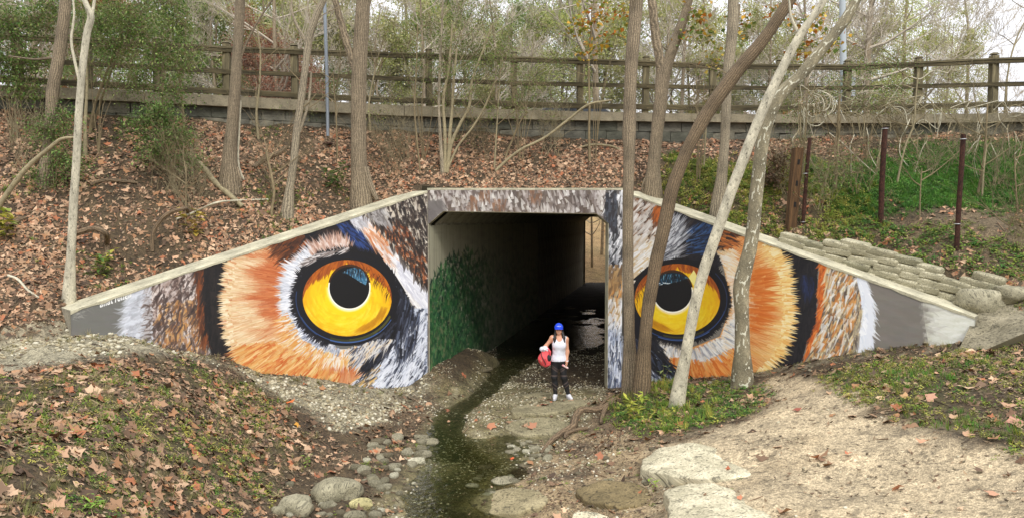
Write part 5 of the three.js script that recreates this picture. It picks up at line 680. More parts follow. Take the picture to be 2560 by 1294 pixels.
// the four trunks in front of the right eye
tree('straight grey brown trunk, left of the four trunks before the right eye', [[1576, 985, 40], [1574, 850, 32], [1571, 700, 29], [1570, 520, 29], [1573, 370, 30], [1573, 335, 34], [1578, 180, 32], [1590, 20, 36], [1600, -140, 32], [1618, -420, 24]], BK.brown, { k: 0.95, wob: 0.15, twigs: 1, nt: 3, knots: [[1572, 345, 5], [1568, 610, 3]] });
tree('dark leaning curved trunk, second of the four trunks before the right eye', [[1604, 985, 50], [1612, 860, 42], [1625, 740, 42], [1655, 590, 43], [1688, 450, 42], [1724, 365, 40], [1768, 285, 44], [1830, 195, 44], [1905, 105, 40], [1985, -15, 36], [2060, -140, 30], [2200, -400, 20]], BK.dark, { k: 0.77, wob: 0.17, knots: [[1655, 585, 4], [1835, 188, 4], [1616, 830, 3]], twigs: 2, nt: 4 });
tree('smooth pale leaning trunk, third of the four trunks before the right eye', [[1692, 1015, 46], [1714, 890, 40], [1745, 730, 38], [1786, 600, 38], [1828, 480, 37], [1870, 370, 36], [1910, 270, 34], [1955, 175, 32], [2000, 90, 28], [2062, 0, 24], [2130, -110, 20], [2250, -320, 14]], BK.pale, { k: 0.71, wob: 0.13, knots: [[1790, 592, 3], [1912, 262, 4], [1706, 930, 3], [1864, 380, 3]], limbs: [[[1992, 75, 12], [1978, 40, 9], [1974, 5, 7], [1965, -60, 5]]] });
tree('tan trunk with white lichen and a sharp elbow, right of the four trunks', [[1856, 962, 60], [1856, 880, 50], [1856, 790, 46], [1853, 725, 50], [1858, 690, 50], [1878, 610, 44], [1890, 500, 42], [1902, 390, 42], [1917, 305, 44], [1950, 240, 40], [2005, 185, 38], [2065, 110, 34], [2120, 40, 32], [2160, -40, 28], [2260, -260, 18]], BK.lich, { k: 0.77, wob: 0.15, knots: [[1862, 690, 4], [1886, 540, 3], [1955, 232, 4]], limbs: [[[1915, 320, 26], [1895, 292, 14]]] });
// on the embankment
tree('thick brown trunk with flared foot, largest on the embankment left of the tunnel', [[902, 512, 58], [898, 440, 50], [896, 330, 46], [897, 200, 45], [903, 80, 44], [910, -30, 42], [922, -260, 34], [930, -480, 26]], BK.brown, { back: true, wob: 0.08, sides: 16, limbs: [[[893, 190, 24], [880, 150, 24], [858, 80, 22], [838, 0, 20], [820, -110, 16]], [[906, 140, 14], [912, 60, 10], [925, 0, 8]]], roots: [[[908, 420, 34], [922, 460, 26], [942, 500, 14]]] });
tree('straight brown trunk right of the leaning log on the left embankment', [[574, 458, 56], [573, 400, 42], [578, 330, 36], [586, 240, 34], [592, 150, 31], [598, 40, 29], [602, -60, 27], [608, -320, 20]], BK.brown, { back: true, wob: 0.12, roots: [[[562, 415, 20], [553, 450, 14]], [[588, 420, 22], [600, 455, 14]]], limbs: [[[590, 250, 8], [600, 150, 7], [640, 60, 6], [680, 0, 5]]] });
tree('slender crooked grey trunk between the straight trunk and the steel pole', [[718, 533, 34], [724, 470, 24], [734, 400, 23], [742, 320, 23], [754, 240, 22], [765, 150, 21], [772, 95, 22], [790, 40, 21], [812, -10, 18], [850, -120, 14]], BK.grey, { back: true, limbs: [[[768, 110, 12], [740, 60, 9], [728, 20, 8], [732, -20, 6]], [[748, 330, 10], [770, 260, 8], [778, 180, 6]]], twigs: 3, nt: 8 });
tree('white barked slender trunk standing behind the left wing wall end', [[171, 752, 32], [176, 640, 24], [182, 520, 24], [190, 400, 22], [196, 280, 21], [205, 170, 20], [217, 80, 20], [226, 40, 20], [214, 10, 16], [200, -30, 13], [170, -140, 9]], BK.pale, { back: true, wob: 0.06, limbs: [[[226, 50, 12], [232, 20, 9], [240, -40, 6]], [[197, 200, 9], [185, 150, 8], [177, 100, 8], [184, 40, 6], [180, -20, 5]]] });
tree('leaning brown trunk near the left edge behind the white trunk', [[112, 455, 40], [118, 380, 30], [124, 300, 30], [132, 220, 34], [146, 140, 34], [158, 50, 33], [166, -40, 30], [180, -300, 22]], BK.brown, { back: true, wob: 0.13, limbs: [[[146, 150, 12], [130, 145, 8], [90, 148, 6], [20, 140, 5]]] });
tree('brown forked trunk right of the tunnel top behind the straight front trunk', [[1632, 490, 48], [1634, 420, 40], [1642, 340, 38], [1652, 250, 40], [1660, 185, 44], [1672, 150, 34], [1690, 100, 30], [1712, 40, 28], [1728, -30, 24], [1770, -240, 16]], BK.brown, { back: true, wob: 0.12, limbs: [[[1655, 200, 30], [1650, 150, 28], [1640, 90, 28], [1632, 20, 26], [1622, -50, 22], [1612, -240, 14]]], roots: [[[1618, 440, 9], [1606, 470, 7], [1612, 490, 5]]] });
tree('pale grey straight trunk between the two leaning trunks on the right embankment', [[1796, 530, 42], [1804, 450, 34], [1812, 360, 28], [1816, 270, 28], [1820, 180, 30], [1830, 90, 32], [1834, 0, 32], [1838, -240, 24]], BK.grey, { back: true, wob: 0.08, limbs: [[[1820, 150, 10], [1842, 80, 8], [1850, 10, 6]]] });
{ // shrub of many stems at the centre
  const stems = [[[1106, 432, 11], [1100, 330, 10], [1097, 260, 9], [1100, 150, 8], [1106, 20, 6], [1108, -60, 5]], [[1112, 432, 10], [1112, 330, 9], [1108, 250, 8], [1122, 170, 7], [1130, 60, 5]], [[1118, 432, 9], [1124, 340, 9], [1130, 270, 8], [1134, 200, 7], [1142, 120, 5]], [[1118, 430, 9], [1128, 360, 9], [1150, 310, 8], [1172, 268, 8], [1180, 200, 6], [1210, 120, 5], [1230, 60, 4]], [[1120, 420, 6], [1145, 365, 6], [1180, 320, 5], [1210, 270, 5], [1240, 200, 4]]];
  const t = tree('multi stemmed pale shrub with small green leaves above the tunnel lintel', stems[0], BK.grey, { back: true, sides: 7, name: 'shrub', category: 'shrub' }), o = t.position, d = -o.z; for (const s of stems.slice(1)) mesh('stem', limbFrom(s, d, o, false, 7, 0.1).geometry(), BK.tan, t);
  const g = new Geo(), L = new Geo(); reseed(901); const leaf = (q, v) => { for (let k = 0; k < 2; k++) if (rnd() < 0.75) L.leaf(q.clone().add(V(gauss() * .05, gauss() * .05, gauss() * .05)), V(gauss(), gauss(), gauss()).normalize(), V(gauss(), gauss(), gauss()).normalize(), rr(0.035, 0.06), rr(0.02, 0.035), pick([lin(120, 142, 66), lin(96, 122, 58), lin(142, 156, 84), lin(84, 106, 52)])); };
  for (let k = 0; k < 46; k++) { const s = pick(stems), i = 2 + Math.floor(rnd() * (s.length - 2)), p = at(s[i][0] + rr(-10, 10), s[i][1] + rr(-30, 40), d + rr(-0.1, 0.1)).sub(o); grow(g, p, V(rr(-0.6, 1.2), rr(0.2, 1), rr(-0.5, 0.5)).normalize(), rr(0.5, 1.2), 0.01, 2, leaf); }
  mesh('twigs', g.geometry(), BK.twig, t); mesh('leaves', L.geometry(), leafMat(), t);
}
// bare saplings on the embankment: foot, then points upwards
const saps = [
  ['thin sapling at the far left edge of the embankment', [[42, 345, 5], [36, 260, 5], [40, 180, 4], [44, 80, 3]]], ['thin bent sapling second from the left edge', [[62, 330, 5], [50, 250, 5], [56, 170, 4], [70, 60, 3]]], ['thin sapling between the left edge and the leaning trunk', [[84, 320, 4], [86, 230, 4], [88, 140, 3]]],
  ['pale twin sapling right of the white barked trunk, left stem', [[212, 390, 11], [212, 300, 10], [216, 220, 9], [212, 130, 7], [206, 40, 5]]], ['slanting sapling right of the white barked trunk', [[224, 330, 9], [235, 265, 8], [262, 190, 8], [290, 120, 6], [330, 60, 4]]], ['second slanting sapling, flatter, right of the white barked trunk', [[232, 320, 7], [252, 250, 7], [280, 170, 6], [300, 110, 5], [310, 40, 4]]],
  ['upright pale sapling in the evergreen left of the straight trunk', [[404, 360, 5], [406, 260, 5], [410, 160, 5], [416, 110, 4], [430, 60, 3]]], ['pale crooked sapling with a kink left of the straight trunk', [[460, 350, 6], [456, 270, 7], [446, 190, 6], [430, 140, 5], [416, 108, 4]]], ['short bare stick in the litter below the evergreen', [[463, 560, 4], [464, 480, 4], [465, 410, 4]]],
  ['dark slim sapling right of the straight trunk', [[645, 345, 7], [640, 290, 7], [648, 210, 6], [650, 130, 5], [640, 60, 4]]], ['twisted short sapling left of the slender crooked trunk', [[678, 535, 8], [684, 480, 8], [676, 430, 8], [664, 380, 6]]], ['thin stem left of the thick trunk', [[843, 395, 4], [840, 300, 4], [832, 180, 3]]], ['brown cane rising right of the thick trunk', [[925, 330, 6], [922, 260, 6], [934, 190, 5], [948, 130, 4]]], ['second brown cane rising right of the thick trunk', [[920, 320, 5], [928, 250, 5], [950, 170, 4], [965, 120, 3]]],
  ['thin dotted sapling left of the shrub', [[1050, 430, 5], [1042, 350, 5], [1036, 270, 5], [1040, 180, 4], [1044, 60, 3]]], ['thin pale sapling right of the shrub', [[1236, 420, 5], [1241, 330, 5], [1246, 250, 4], [1252, 150, 3]]], ['slanting bare stem right of the tunnel shrub', [[1263, 398, 6], [1285, 340, 6], [1303, 300, 5], [1320, 280, 4]]], ['upright tan sapling with orange leaves above the lintel', [[1474, 402, 8], [1473, 330, 7], [1474, 260, 7], [1472, 160, 6], [1478, 80, 5], [1480, 10, 4]]],
  ['slim grey sapling behind the leaning pale trunk', [[1760, 420, 5], [1765, 330, 5], [1770, 240, 4]]], ['grey mossy stem right of the timber post', [[2088, 480, 9], [2094, 410, 8], [2097, 320, 8], [2100, 240, 6]]], ['white stem with fork left of the middle pipe post', [[2062, 470, 6], [2076, 400, 6], [2090, 350, 5], [2098, 250, 5]]], ['white bent stem right of the middle pipe post', [[2244, 460, 6], [2256, 400, 6], [2268, 355, 6], [2286, 310, 6], [2290, 250, 5], [2296, 180, 4]]],
  ['thin upright stem between the middle and right pipe posts', [[2300, 548, 4], [2302, 480, 4], [2306, 420, 3]]], ['grey lichen stem right of the right pipe post', [[2446, 490, 7], [2458, 420, 7], [2466, 340, 6], [2470, 260, 5]]], ['second grey lichen stem right of the right pipe post', [[2456, 495, 5], [2460, 430, 6], [2468, 360, 5]]], ['thin stem at the right edge of the grass slope', [[2545, 530, 4], [2540, 450, 4], [2538, 385, 3]]], ['short pale stem above the sack wall at right', [[2510, 610, 4], [2524, 570, 4], [2530, 540, 3]]], ['black bent stem at the top right corner over the railing', [[2512, 290, 5], [2520, 190, 5], [2535, 120, 5], [2560, 60, 4], [2600, 10, 4]]]];
saps.forEach(([label, m], k) => tree(label, m, k % 3 ? BK.twig : BK.tan, { back: true, sides: 6, name: 'sapling', category: 'sapling', twigs: 40 + k, nt: k > 17 ? 3 : 4, wob: 0.06 }));
// fallen limbs, roots and logs
function log(name, label, meas, mat, back, category, lift = 0) { const hit = meas.map(([x, y]) => groundHit(x, y, back)), b = hit[0], t = thing(name, label, category, null, b.clone()); const P = [], R = []; meas.forEach(([x, y, w, up], k) => { const h = hit[k].clone(); if (up) { const d = lerp(-b.z, -hit[k].z, up > 1 ? 0 : 0.5); h.copy(at(x, y, d)); } P.push(h.sub(b).add(V(0, lift, 0))); R.push(w / F * -hit[k].z / 2); }); const n = meas.length * 5, Q = dense(P, n), RR = Q.map((q, k) => { const f = k / n * (R.length - 1), i = Math.min(R.length - 2, Math.floor(f)); return lerp(R[i], R[i + 1], f - i); }); mesh('wood', new Geo().tube(Q, RR, 8, null, true, 0.16).geometry(), mat, t); return t; }
log('fallen_branch', 'long pale bent branch leaning up at the left edge', [[-20, 540, 12], [30, 465, 12, 2], [70, 415, 11, 2], [120, 372, 9, 2], [152, 348, 8, 2], [184, 343, 6, 2]], BK.tan, true, 'branch');
log('fallen_log', 'broken log lying down the slope left of the straight trunk', [[488, 404, 12, 2], [515, 432, 14], [535, 458, 15], [570, 490, 14], [606, 522, 12]], BK.tan, true, 'log', 0.05);
log('exposed_root', 'arched brown root right of the white barked trunk', [[130, 610, 10], [165, 596, 13], [200, 580, 14, 2], [235, 572, 14, 2], [262, 582, 13, 2], [266, 612, 14], [268, 645, 10]], BK.root, true, 'root');
log('exposed_root', 'dark bent root in the litter below the fallen log', [[380, 628, 9], [380, 590, 10, 2], [392, 562, 10, 2], [420, 534, 11, 2], [455, 522, 10, 2], [470, 530, 8]], BK.root, true, 'root');
log('exposed_root', 'thick short root at the foot of the white barked trunk', [[115, 680, 8], [130, 670, 14], [160, 668, 14], [180, 676, 8]], BK.root, true, 'root');
log('fallen_branch', 'white broken stick on the slope near the left edge', [[18, 692, 7], [40, 700, 7, 2], [70, 730, 6], [96, 748, 5]], BK.pale, true, 'branch', 0.03);
log('fallen_branch', 'grey stub of wood at the left edge of the slope', [[28, 570, 13], [44, 555, 14], [64, 548, 10]], BK.root, true, 'branch', 0.03);
log('fallen_branch', 'long thin pale stick crossing the fallen log', [[440, 555, 5], [490, 535, 5], [540, 514, 5, 2], [600, 508, 5], [670, 505, 4]], BK.pale, true, 'branch', 0.06);
log('fallen_branch', 'dark log lying behind the slender crooked trunk', [[632, 425, 12], [662, 402, 13], [700, 385, 13], [716, 372, 10]], BK.dark, true, 'branch', 0.05);
log('fallen_branch', 'dark stick high on the slope below the evergreen', [[225, 465, 6], [260, 456, 11], [310, 458, 10], [345, 462, 5]], BK.dark, true, 'branch', 0.04);
log('dangling_vine', 'pale curved vine dangling at the right side of the straight trunk', [[628, 462, 5], [610, 450, 6], [598, 425, 6, 2], [594, 390, 6, 2], [597, 330, 5, 2], [600, 250, 5, 2]], BK.pale, true, 'vine');
log('fallen_branch', 'long bare bough slanting up over the slope above the lintel', [[1238, 428, 7], [1262, 405, 7, 2], [1300, 375, 6, 2], [1360, 345, 6, 2], [1420, 300, 5, 2], [1470, 262, 5, 2], [1530, 250, 4, 2]], BK.tan, true, 'branch');
log('fallen_branch', 'arched thin branch on the slope left of the front trunks', [[1440, 372, 4], [1480, 362, 6, 2], [1530, 366, 6, 2], [1556, 378, 5]], BK.tan, true, 'branch');
reseed(1001);
for (const [label, pts] of [['large bare root running down the right bank towards the pool', [[1530, 1010, 14], [1500, 1028, 18], [1455, 1030, 20], [1438, 1050, 20], [1432, 1070, 18], [1400, 1090, 16], [1375, 1110, 13], [1352, 1138, 8]]], ['forked root below the large bare root on the right bank', [[1470, 1075, 9], [1440, 1080, 10], [1416, 1090, 10], [1412, 1100, 6]]], ['thin root reaching down from the grassy hump', [[1540, 1000, 12], [1518, 1020, 14], [1508, 1040, 12], [1502, 1062, 8]]], ['upper thin root beside the front trunks', [[1536, 990, 8], [1515, 1005, 9], [1498, 1022, 8]]], ['short stick lying on the right bank', [[1465, 1148, 5], [1490, 1130, 6], [1512, 1112, 4]]]]) log('exposed_root', label, pts, BK.root, false, 'root', 0.04);
// pale vine tangle over the old fence
{
  reseed(1102); const b = groundHit(2100, 560, true), t = thing('hanging_vines', 'tangle of pale bare vine stems hanging over the old pipe posts', 'vine', null, b.clone());
  const run = (pts, w, d) => { const P = dense(pts.map(([x, y]) => at(x, y, d + rr(-0.12, 0.12)).sub(b)), pts.length * 6); mesh('vine_stem', new Geo().tube(P, P.map(() => w / F * d / 2 * 0.62), 5, null, false, 0.1).geometry(), rnd() < 0.6 ? BK.tan : BK.pale, t); };
  const d1 = 16.8; for (const [p, w] of [[[[2190, 600], [2196, 560], [2205, 520], [2212, 470], [2206, 400], [2218, 330]], 6], [[[2202, 610], [2190, 540], [2200, 480], [2192, 420], [2210, 350]], 5], [[[2176, 600], [2182, 540], [2186, 480], [2196, 420], [2200, 360], [2180, 310]], 4], [[[2402, 500], [2416, 470], [2408, 440], [2404, 400], [2402, 350]], 5], [[[2260, 620], [2320, 590], [2360, 570], [2393, 562], [2460, 572], [2540, 590]], 4], [[[2030, 350], [2024, 390], [2040, 420], [2050, 430], [2046, 490], [2048, 530]], 5], [[[2016, 460], [2040, 490], [2052, 500], [2044, 540]], 4], [[[2070, 330], [2110, 360], [2140, 390], [2190, 435]], 4], [[[2076, 400], [2096, 430], [2104, 460], [2112, 480]], 4]]) run(p, w, d1);
  const d2 = 18.2; for (let k = 0; k < 40; k++) { const x = rr(1975, 2230), y = rr(262, 300), L = rr(60, 190), a = rr(-0.5, 0.4); const pts = []; for (let q = 0; q < 6; q++) pts.push([x + L * q / 5 * Math.cos(a) + rr(-10, 10), y + L * q / 5 * Math.sin(a) - Math.sin(q / 5 * 3.1) * rr(10, 46) + (q > 4 ? rr(0, 40) : 0)]); run(pts, rr(2.4, 4.6), d2 + rr(-0.5, 0.4)); }
  for (let k = 0; k < 12; k++) { const x = rr(2010, 2070), y = rr(250, 300), r = rr(14, 34); const pts = []; for (let q = 0; q < 7; q++) { const f = -1.6 + q * 0.75; pts.push([x + r * Math.cos(f), y + r * 1.2 * Math.sin(f)]); } pts.push([x - r, y + r * 2.2]); run(pts, rr(3, 5), d2 - 0.6); }
  for (let k = 0; k < 26; k++) { const x = rr(1990, 2560), y = rr(280, 360), pts = [[x, y]]; let cx = x, cy = y; for (let q = 0; q < 5; q++) { cx += rr(-18, 18); cy += rr(14, 40); pts.push([cx, cy]); } run(pts, rr(2, 4), 17.2 + rr(-0.8, 0.4)); }
  for (let k = 0; k < 16; k++) { const x = rr(2200, 2560), y = rr(260, 330), pts = []; for (let q = 0; q < 5; q++) pts.push([x + q * rr(10, 36), y - q * rr(-10, 14) + rr(-8, 8)]); run(pts, rr(2, 4), d2 + 0.3); }
}

{ // leafless brush on the right slope and left of the centre shrub
  const list = [['leafless twiggy brush right of the right pipe post', [2480, 470]], ['leafless twiggy brush at the right edge of the grass slope', [2570, 480]], ['leafless brush between the middle and right pipe posts', [2330, 440]], ['leafless brush left of the middle pipe post', [2150, 480]], ['leafless brush beside the timber post', [2050, 520]], ['leafless brush high on the slope behind the middle pipe post', [2260, 380]], ['leafless brush below the block wall at right', [2420, 390]], ['leafless brush at the right edge above the sack wall', [2560, 620]], ['leafless brush behind the lichen trunk', [1960, 480]], ['leafless brush low on the slope right of the thick trunk', [975, 440]], ['leafless brush left of the centre shrub', [1010, 400]], ['leafless brush right of the centre shrub', [1210, 400]], ['leafless brush before the block wall above the lintel', [1380, 390]], ['leafless brush left of the slender crooked trunk', [690, 480]], ['leafless brush round the broken log', [480, 540]], ['leafless brush below the evergreen', [420, 480]], ['leafless brush at the far left of the slope', [60, 420]]];
  list.forEach(([label, [x, y]], k) => { const b = groundHit(x, y, true), t = thing('bare_brush', label, 'brush', null, b), g = new Geo(); reseed(3000 + k * 17); for (let j = 0; j < 14; j++) grow(g, V(gauss() * 0.2, -0.05, gauss() * 0.12), V(gauss() * 0.45, 1, gauss() * 0.45).normalize(), rr(0.5, 1.15), 0.007, 2, null, 0.0022); mesh('twigs', g.geometry(), k % 2 ? BK.twig : BK.tan, t); });
}
// ---------------------------------------------------------------- fallen leaves
const zoneAt = (poly, x, d, s) => within(poly, x, d, s);
function lobedLeaf(k) { // broad lobed leaf, dry and curled
  const g = new Geo(), n = 10, R = [1, 0.62, 0.95, 0.56, 0.8, 0.4, 0.8, 0.56, 0.95, 0.62].map((q, j) => q * (((j * 7 + k * 5) % 11) < 3 ? 0.72 : 1)); reseed(1200 + k); const curl = rr(0.1, 0.7) * (k % 2 ? 1 : -0.7), tw = rr(-0.7, 0.7), c = g.v(0, 0, 0, 0, 1, 0), ring = [];
  for (let j = 0; j < n; j++) { const a = j / n * 6.283 + rr(-0.1, 0.1), r = R[j] * rr(0.72, 1.15) * 0.5, x = Math.sin(a) * r, z = Math.cos(a) * r; ring.push(g.v(x, curl * (x * x + z * z * 0.5) * 2 + tw * x * z * 2 + rr(-0.07, 0.07), z, -x * curl, 1, -z * curl)); }
  for (let j = 0; j < n; j++) g.i.push(c, ring[j], ring[(j + 1) % n]); const s0 = g.v(-0.012, 0.01, -0.15, 0, 1, 0), s1 = g.v(0.012, 0.01, -0.15, 0, 1, 0), s2 = g.v(rr(-0.1, 0.1), 0.1, -0.62, 0, 1, 0); g.i.push(s0, s1, s2); return g.geometry();
}
function ovalLeaf(k) { const g = new Geo(); reseed(1250 + k); g.leaf(V(0, 0, -0.5), V(0, 0, 1), V(1, 0, 0), 1, rr(0.4, 0.6), undefined, rr(0.15, 0.5)); return g.geometry(); }
const lobed = [0, 1, 2, 3, 4].map(lobedLeaf), ovals = [0, 1, 2].map(ovalLeaf);
const dryMat = (c) => std({ color: c ? new THREE.Color(...c) : 0xffffff, side: THREE.DoubleSide, roughness: 0.8 });
const dryCols = [[174, 138, 108], [148, 114, 84], [192, 160, 128], [122, 92, 68], [140, 110, 82], [98, 76, 56], [156, 114, 78], [182, 144, 112], [112, 88, 66], [162, 132, 102], [80, 62, 46], [160, 100, 66]].map((c) => lin(...c)), darkCols = [[100, 78, 58], [82, 66, 48], [122, 98, 74], [110, 92, 68], [142, 118, 90], [70, 57, 43], [156, 134, 106], [92, 82, 60]].map((c) => lin(...c));
function place(x, d, back, yaw, tilt, lift) { const n = slopeAt(x, d, back), p = V(x, land(x, d, back) + lift, -d), q = new THREE.Quaternion().setFromUnitVectors(V(0, 1, 0), n).multiply(new THREE.Quaternion().setFromEuler(new THREE.Euler(gauss() * tilt, yaw, gauss() * tilt, 'YXZ'))); return [p, q]; }
{
  reseed(1300); const big = [], small = [];
  const wet = (x, d) => land(x, d, false) < WATER + 0.015;
  const toPx = (x, y, d) => { const c = V(x, y - EYE, -d).applyAxisAngle(V(1, 0, 0), pitch); return [CX + c.x / -c.z * F, CY - c.y / -c.z * F]; };
  // how thick the litter lies
  const dBig = (x, d, back) => { if (back) { const g = within(zone.grassSlope, x, d, 0.5), w = within(zone.weedySlope, x, d, 0.5), bare = within(zone.bareSlope, x, d, 0.5); return clamp(1 - 0.94 * g - 0.62 * w - 0.8 * bare, 0.05, 1) * (x > 3 ? 0.6 : 1); } const p = within(zone.path, x, d), lw = within(zone.leftWeeds, x, d, 0.4), gr = within(zone.gravel, x, d), rw = within(zone.rightWeeds, x, d), h = within(zone.hump, x, d), rb = within(zone.rightBank, x, d), bd = within(zone.bed, x, d); let v = 0.3 + 0.7 * lw; v *= 1 - 0.9 * gr; v = lerp(v, 0.012, p); v = lerp(v, 0.4, rw); v = lerp(v, 0.4, h); v = lerp(v, 0.1, rb); v = lerp(v, 0.035, bd); return v; };
  const put = (list, n, box, back, dens, size, cols) => { for (let k = 0, t = 0; k < n && t < n * 30; t++) { const x = rr(box[0], box[1]), d = rr(box[2], box[3]); if (isBack(x, d) !== back || (back && d > wallDist(CX + x / d * F) - 0.15)) continue; if (back && d < 18 && x > XL0 - 0.3 && x < XR0 + 0.3) continue; const f = dens(x, d, back) * (0.3 + 0.9 * sstep(0.34, 0.6, fbm(x * 1.3 + 5, d * 1.3, 8, 3))); if (rnd() > f) continue; if (!back && wet(x, d) && rnd() > 0.04) continue; k++; const s = size(), [p, q] = place(x, d, back, rr(0, 6.28), 0.42, (!back && wet(x, d) ? 0.02 : 0) + rr(0.005, 0.035)); if (!back && wet(x, d)) p.y = WATER + 0.006; list.push([p, q, s, pick(cols), d]); } };
  put(big, 20000, [-16, 17, 9, 21], true, dBig, () => 0.07 + Math.pow(rnd(), 1.6) * 0.15, dryCols); put(big, 5200, [-9, 9, 4.6, 17], false, dBig, () => Math.pow(rnd(), 1.4) * 0.17 + 0.08, dryCols);
  put(small, 64000, [-16, 17, 9, 21], true, (x, d, b) => dBig(x, d, b), () => rr(0.045, 0.11), [...darkCols, ...dryCols]); put(small, 32000, [-9, 9, 4.6, 18], false, (x, d, b) => Math.min(1, dBig(x, d, b) * 1.2 + 0.03 + 0.25 * within(zone.rightBank, x, d) + 0.3 * within(zone.rightWeeds, x, d) + 0.2 * within(zone.hump, x, d)), () => rr(0.03, 0.085), darkCols);
  // bright leaves on path and stream
  for (const [px, py, w, c] of [[1993, 1028, 34, [150, 84, 66]], [722, 1010, 28, [206, 110, 54]], [1382, 1118, 24, [198, 146, 84]], [1502, 1145, 30, [160, 104, 74]], [1612, 1062, 34, [168, 118, 84]], [1225, 1070, 34, [176, 120, 88]], [1330, 1072, 34, [160, 112, 84]], [1360, 1014, 40, [140, 88, 66]], [870, 1070, 20, [176, 128, 84]], [1120, 1030, 30, [150, 100, 74]], [1280, 1150, 18, [196, 92, 50]], [2310, 1112, 40, [206, 154, 120]], [2040, 1150, 30, [200, 140, 104]], [1820, 1180, 22, [184, 110, 76]], [1850, 1250, 24, [196, 130, 96]], [1700, 1268, 26, [206, 140, 104]], [2120, 1140, 24, [190, 116, 82]], [2240, 1225, 34, [196, 140, 108]], [2480, 1240, 50, [186, 140, 110]], [2540, 1060, 44, [190, 140, 118]], [2330, 1000, 36, [196, 150, 122]], [2260, 995, 34, [196, 156, 112]], [1250, 900, 30, [150, 92, 66]], [1160, 940, 26, [160, 96, 66]], [660, 1000, 30, [196, 100, 52]], [745, 1065, 24, [206, 150, 60]]]) { const h = groundHit(px, py), d = -h.z, [p, q] = place(h.x, d, false, rr(0, 6.28), 0.4, 0.04); big.push([p, q, w / F * d * 1.15, lin(...c), d, 9]); }
  const score = (l) => l[2] / l[4] + (l[5] || 0) - (((q) => q[0] < 0 || q[0] > 2560 || q[1] < 0 || q[1] > 1290)(toPx(l[0].x, l[0].y, l[4])) ? 100 : 0); big.sort((a, b) => score(b) - score(a));
  const mats = dryCols.map((c) => dryMat(c)); const extra = {};
  big.slice(0, 300).forEach(([p, q, s, c], k) => { const i = dryCols.indexOf(c), m = mesh('fallen_leaf', lobed[k % 5], i >= 0 ? mats[i] : (extra[c.join()] ??= dryMat(c)), isBack(p.x, -p.z) ? embankment : ground); m.position.copy(p); m.quaternion.copy(q); m.scale.set(s, s, s); });
  const inst = (name, list, geos, label) => geos.forEach((g, gi) => { const L = list.filter((_, k) => k % geos.length === gi), im = new THREE.InstancedMesh(g, dryMat(), L.length), M = new THREE.Matrix4(), col = new THREE.Color(); L.forEach(([p, q, s, c], k) => { const j = 0.75 + 0.5 * hash(k, gi, 7); im.setMatrixAt(k, M.compose(p, q, V(s, s, s))); im.setColorAt(k, col.setRGB(c[0] * j, c[1] * j, c[2] * j)); }); im.name = numbered(name); im.castShadow = im.receiveShadow = true; scene.add(im); tag(im, label + ['', ', curled and overlapping', ', mixed with broken bits', ', lying flat', ', tilted on edge'][gi], 'leaf litter', null, 'stuff'); });
  inst('leaf_litter', big.slice(300), lobed, 'broad tan fallen leaves covering the banks'); inst('small_leaf_litter', small, ovals, 'small dark fallen leaves and bark between the broad leaves');
  // sticks and chaff
  const st = [], n = 5200; for (let t = 0; st.length < n && t < 200000; t++) { const back = rnd() < 0.4, x = rr(-10, 10), d = back ? rr(10, 21) : rr(5, 17.4); if (isBack(x, d) !== back || (back && d > wallDist(CX + x / d * F) - 0.2) || (back && d < 18 && x > XL0 - 0.3 && x < XR0 + 0.3) || (!back && wet(x, d))) continue; if (!back && rnd() > 0.3 + 0.7 * fbm(x * 2, d * 2, 3, 2) - 0.62 * within(zone.path, x, d)) continue; const [p, q] = place(x, d, back, rr(0, 6.28), 0.12, 0.008); st.push([p, q, Math.pow(rnd(), 3) * 0.3 + 0.035]); }
  const im = new THREE.InstancedMesh(new THREE.CylinderGeometry(0.006, 0.01, 1, 4, 1).rotateX(Math.PI / 2), dryMat(), st.length), M = new THREE.Matrix4(), col = new THREE.Color(); st.forEach(([p, q, s], k) => { im.setMatrixAt(k, M.compose(p, q, V(0.35 + s * 2, 0.35 + s * 2, s))); im.setColorAt(k, col.setRGB(...pick([...darkCols, lin(150, 134, 110), lin(120, 106, 88)]))); }); im.name = 'twig_litter'; im.castShadow = true; scene.add(im); tag(im, 'short broken sticks and chaff littering path and banks', 'twig litter', null, 'stuff');
}
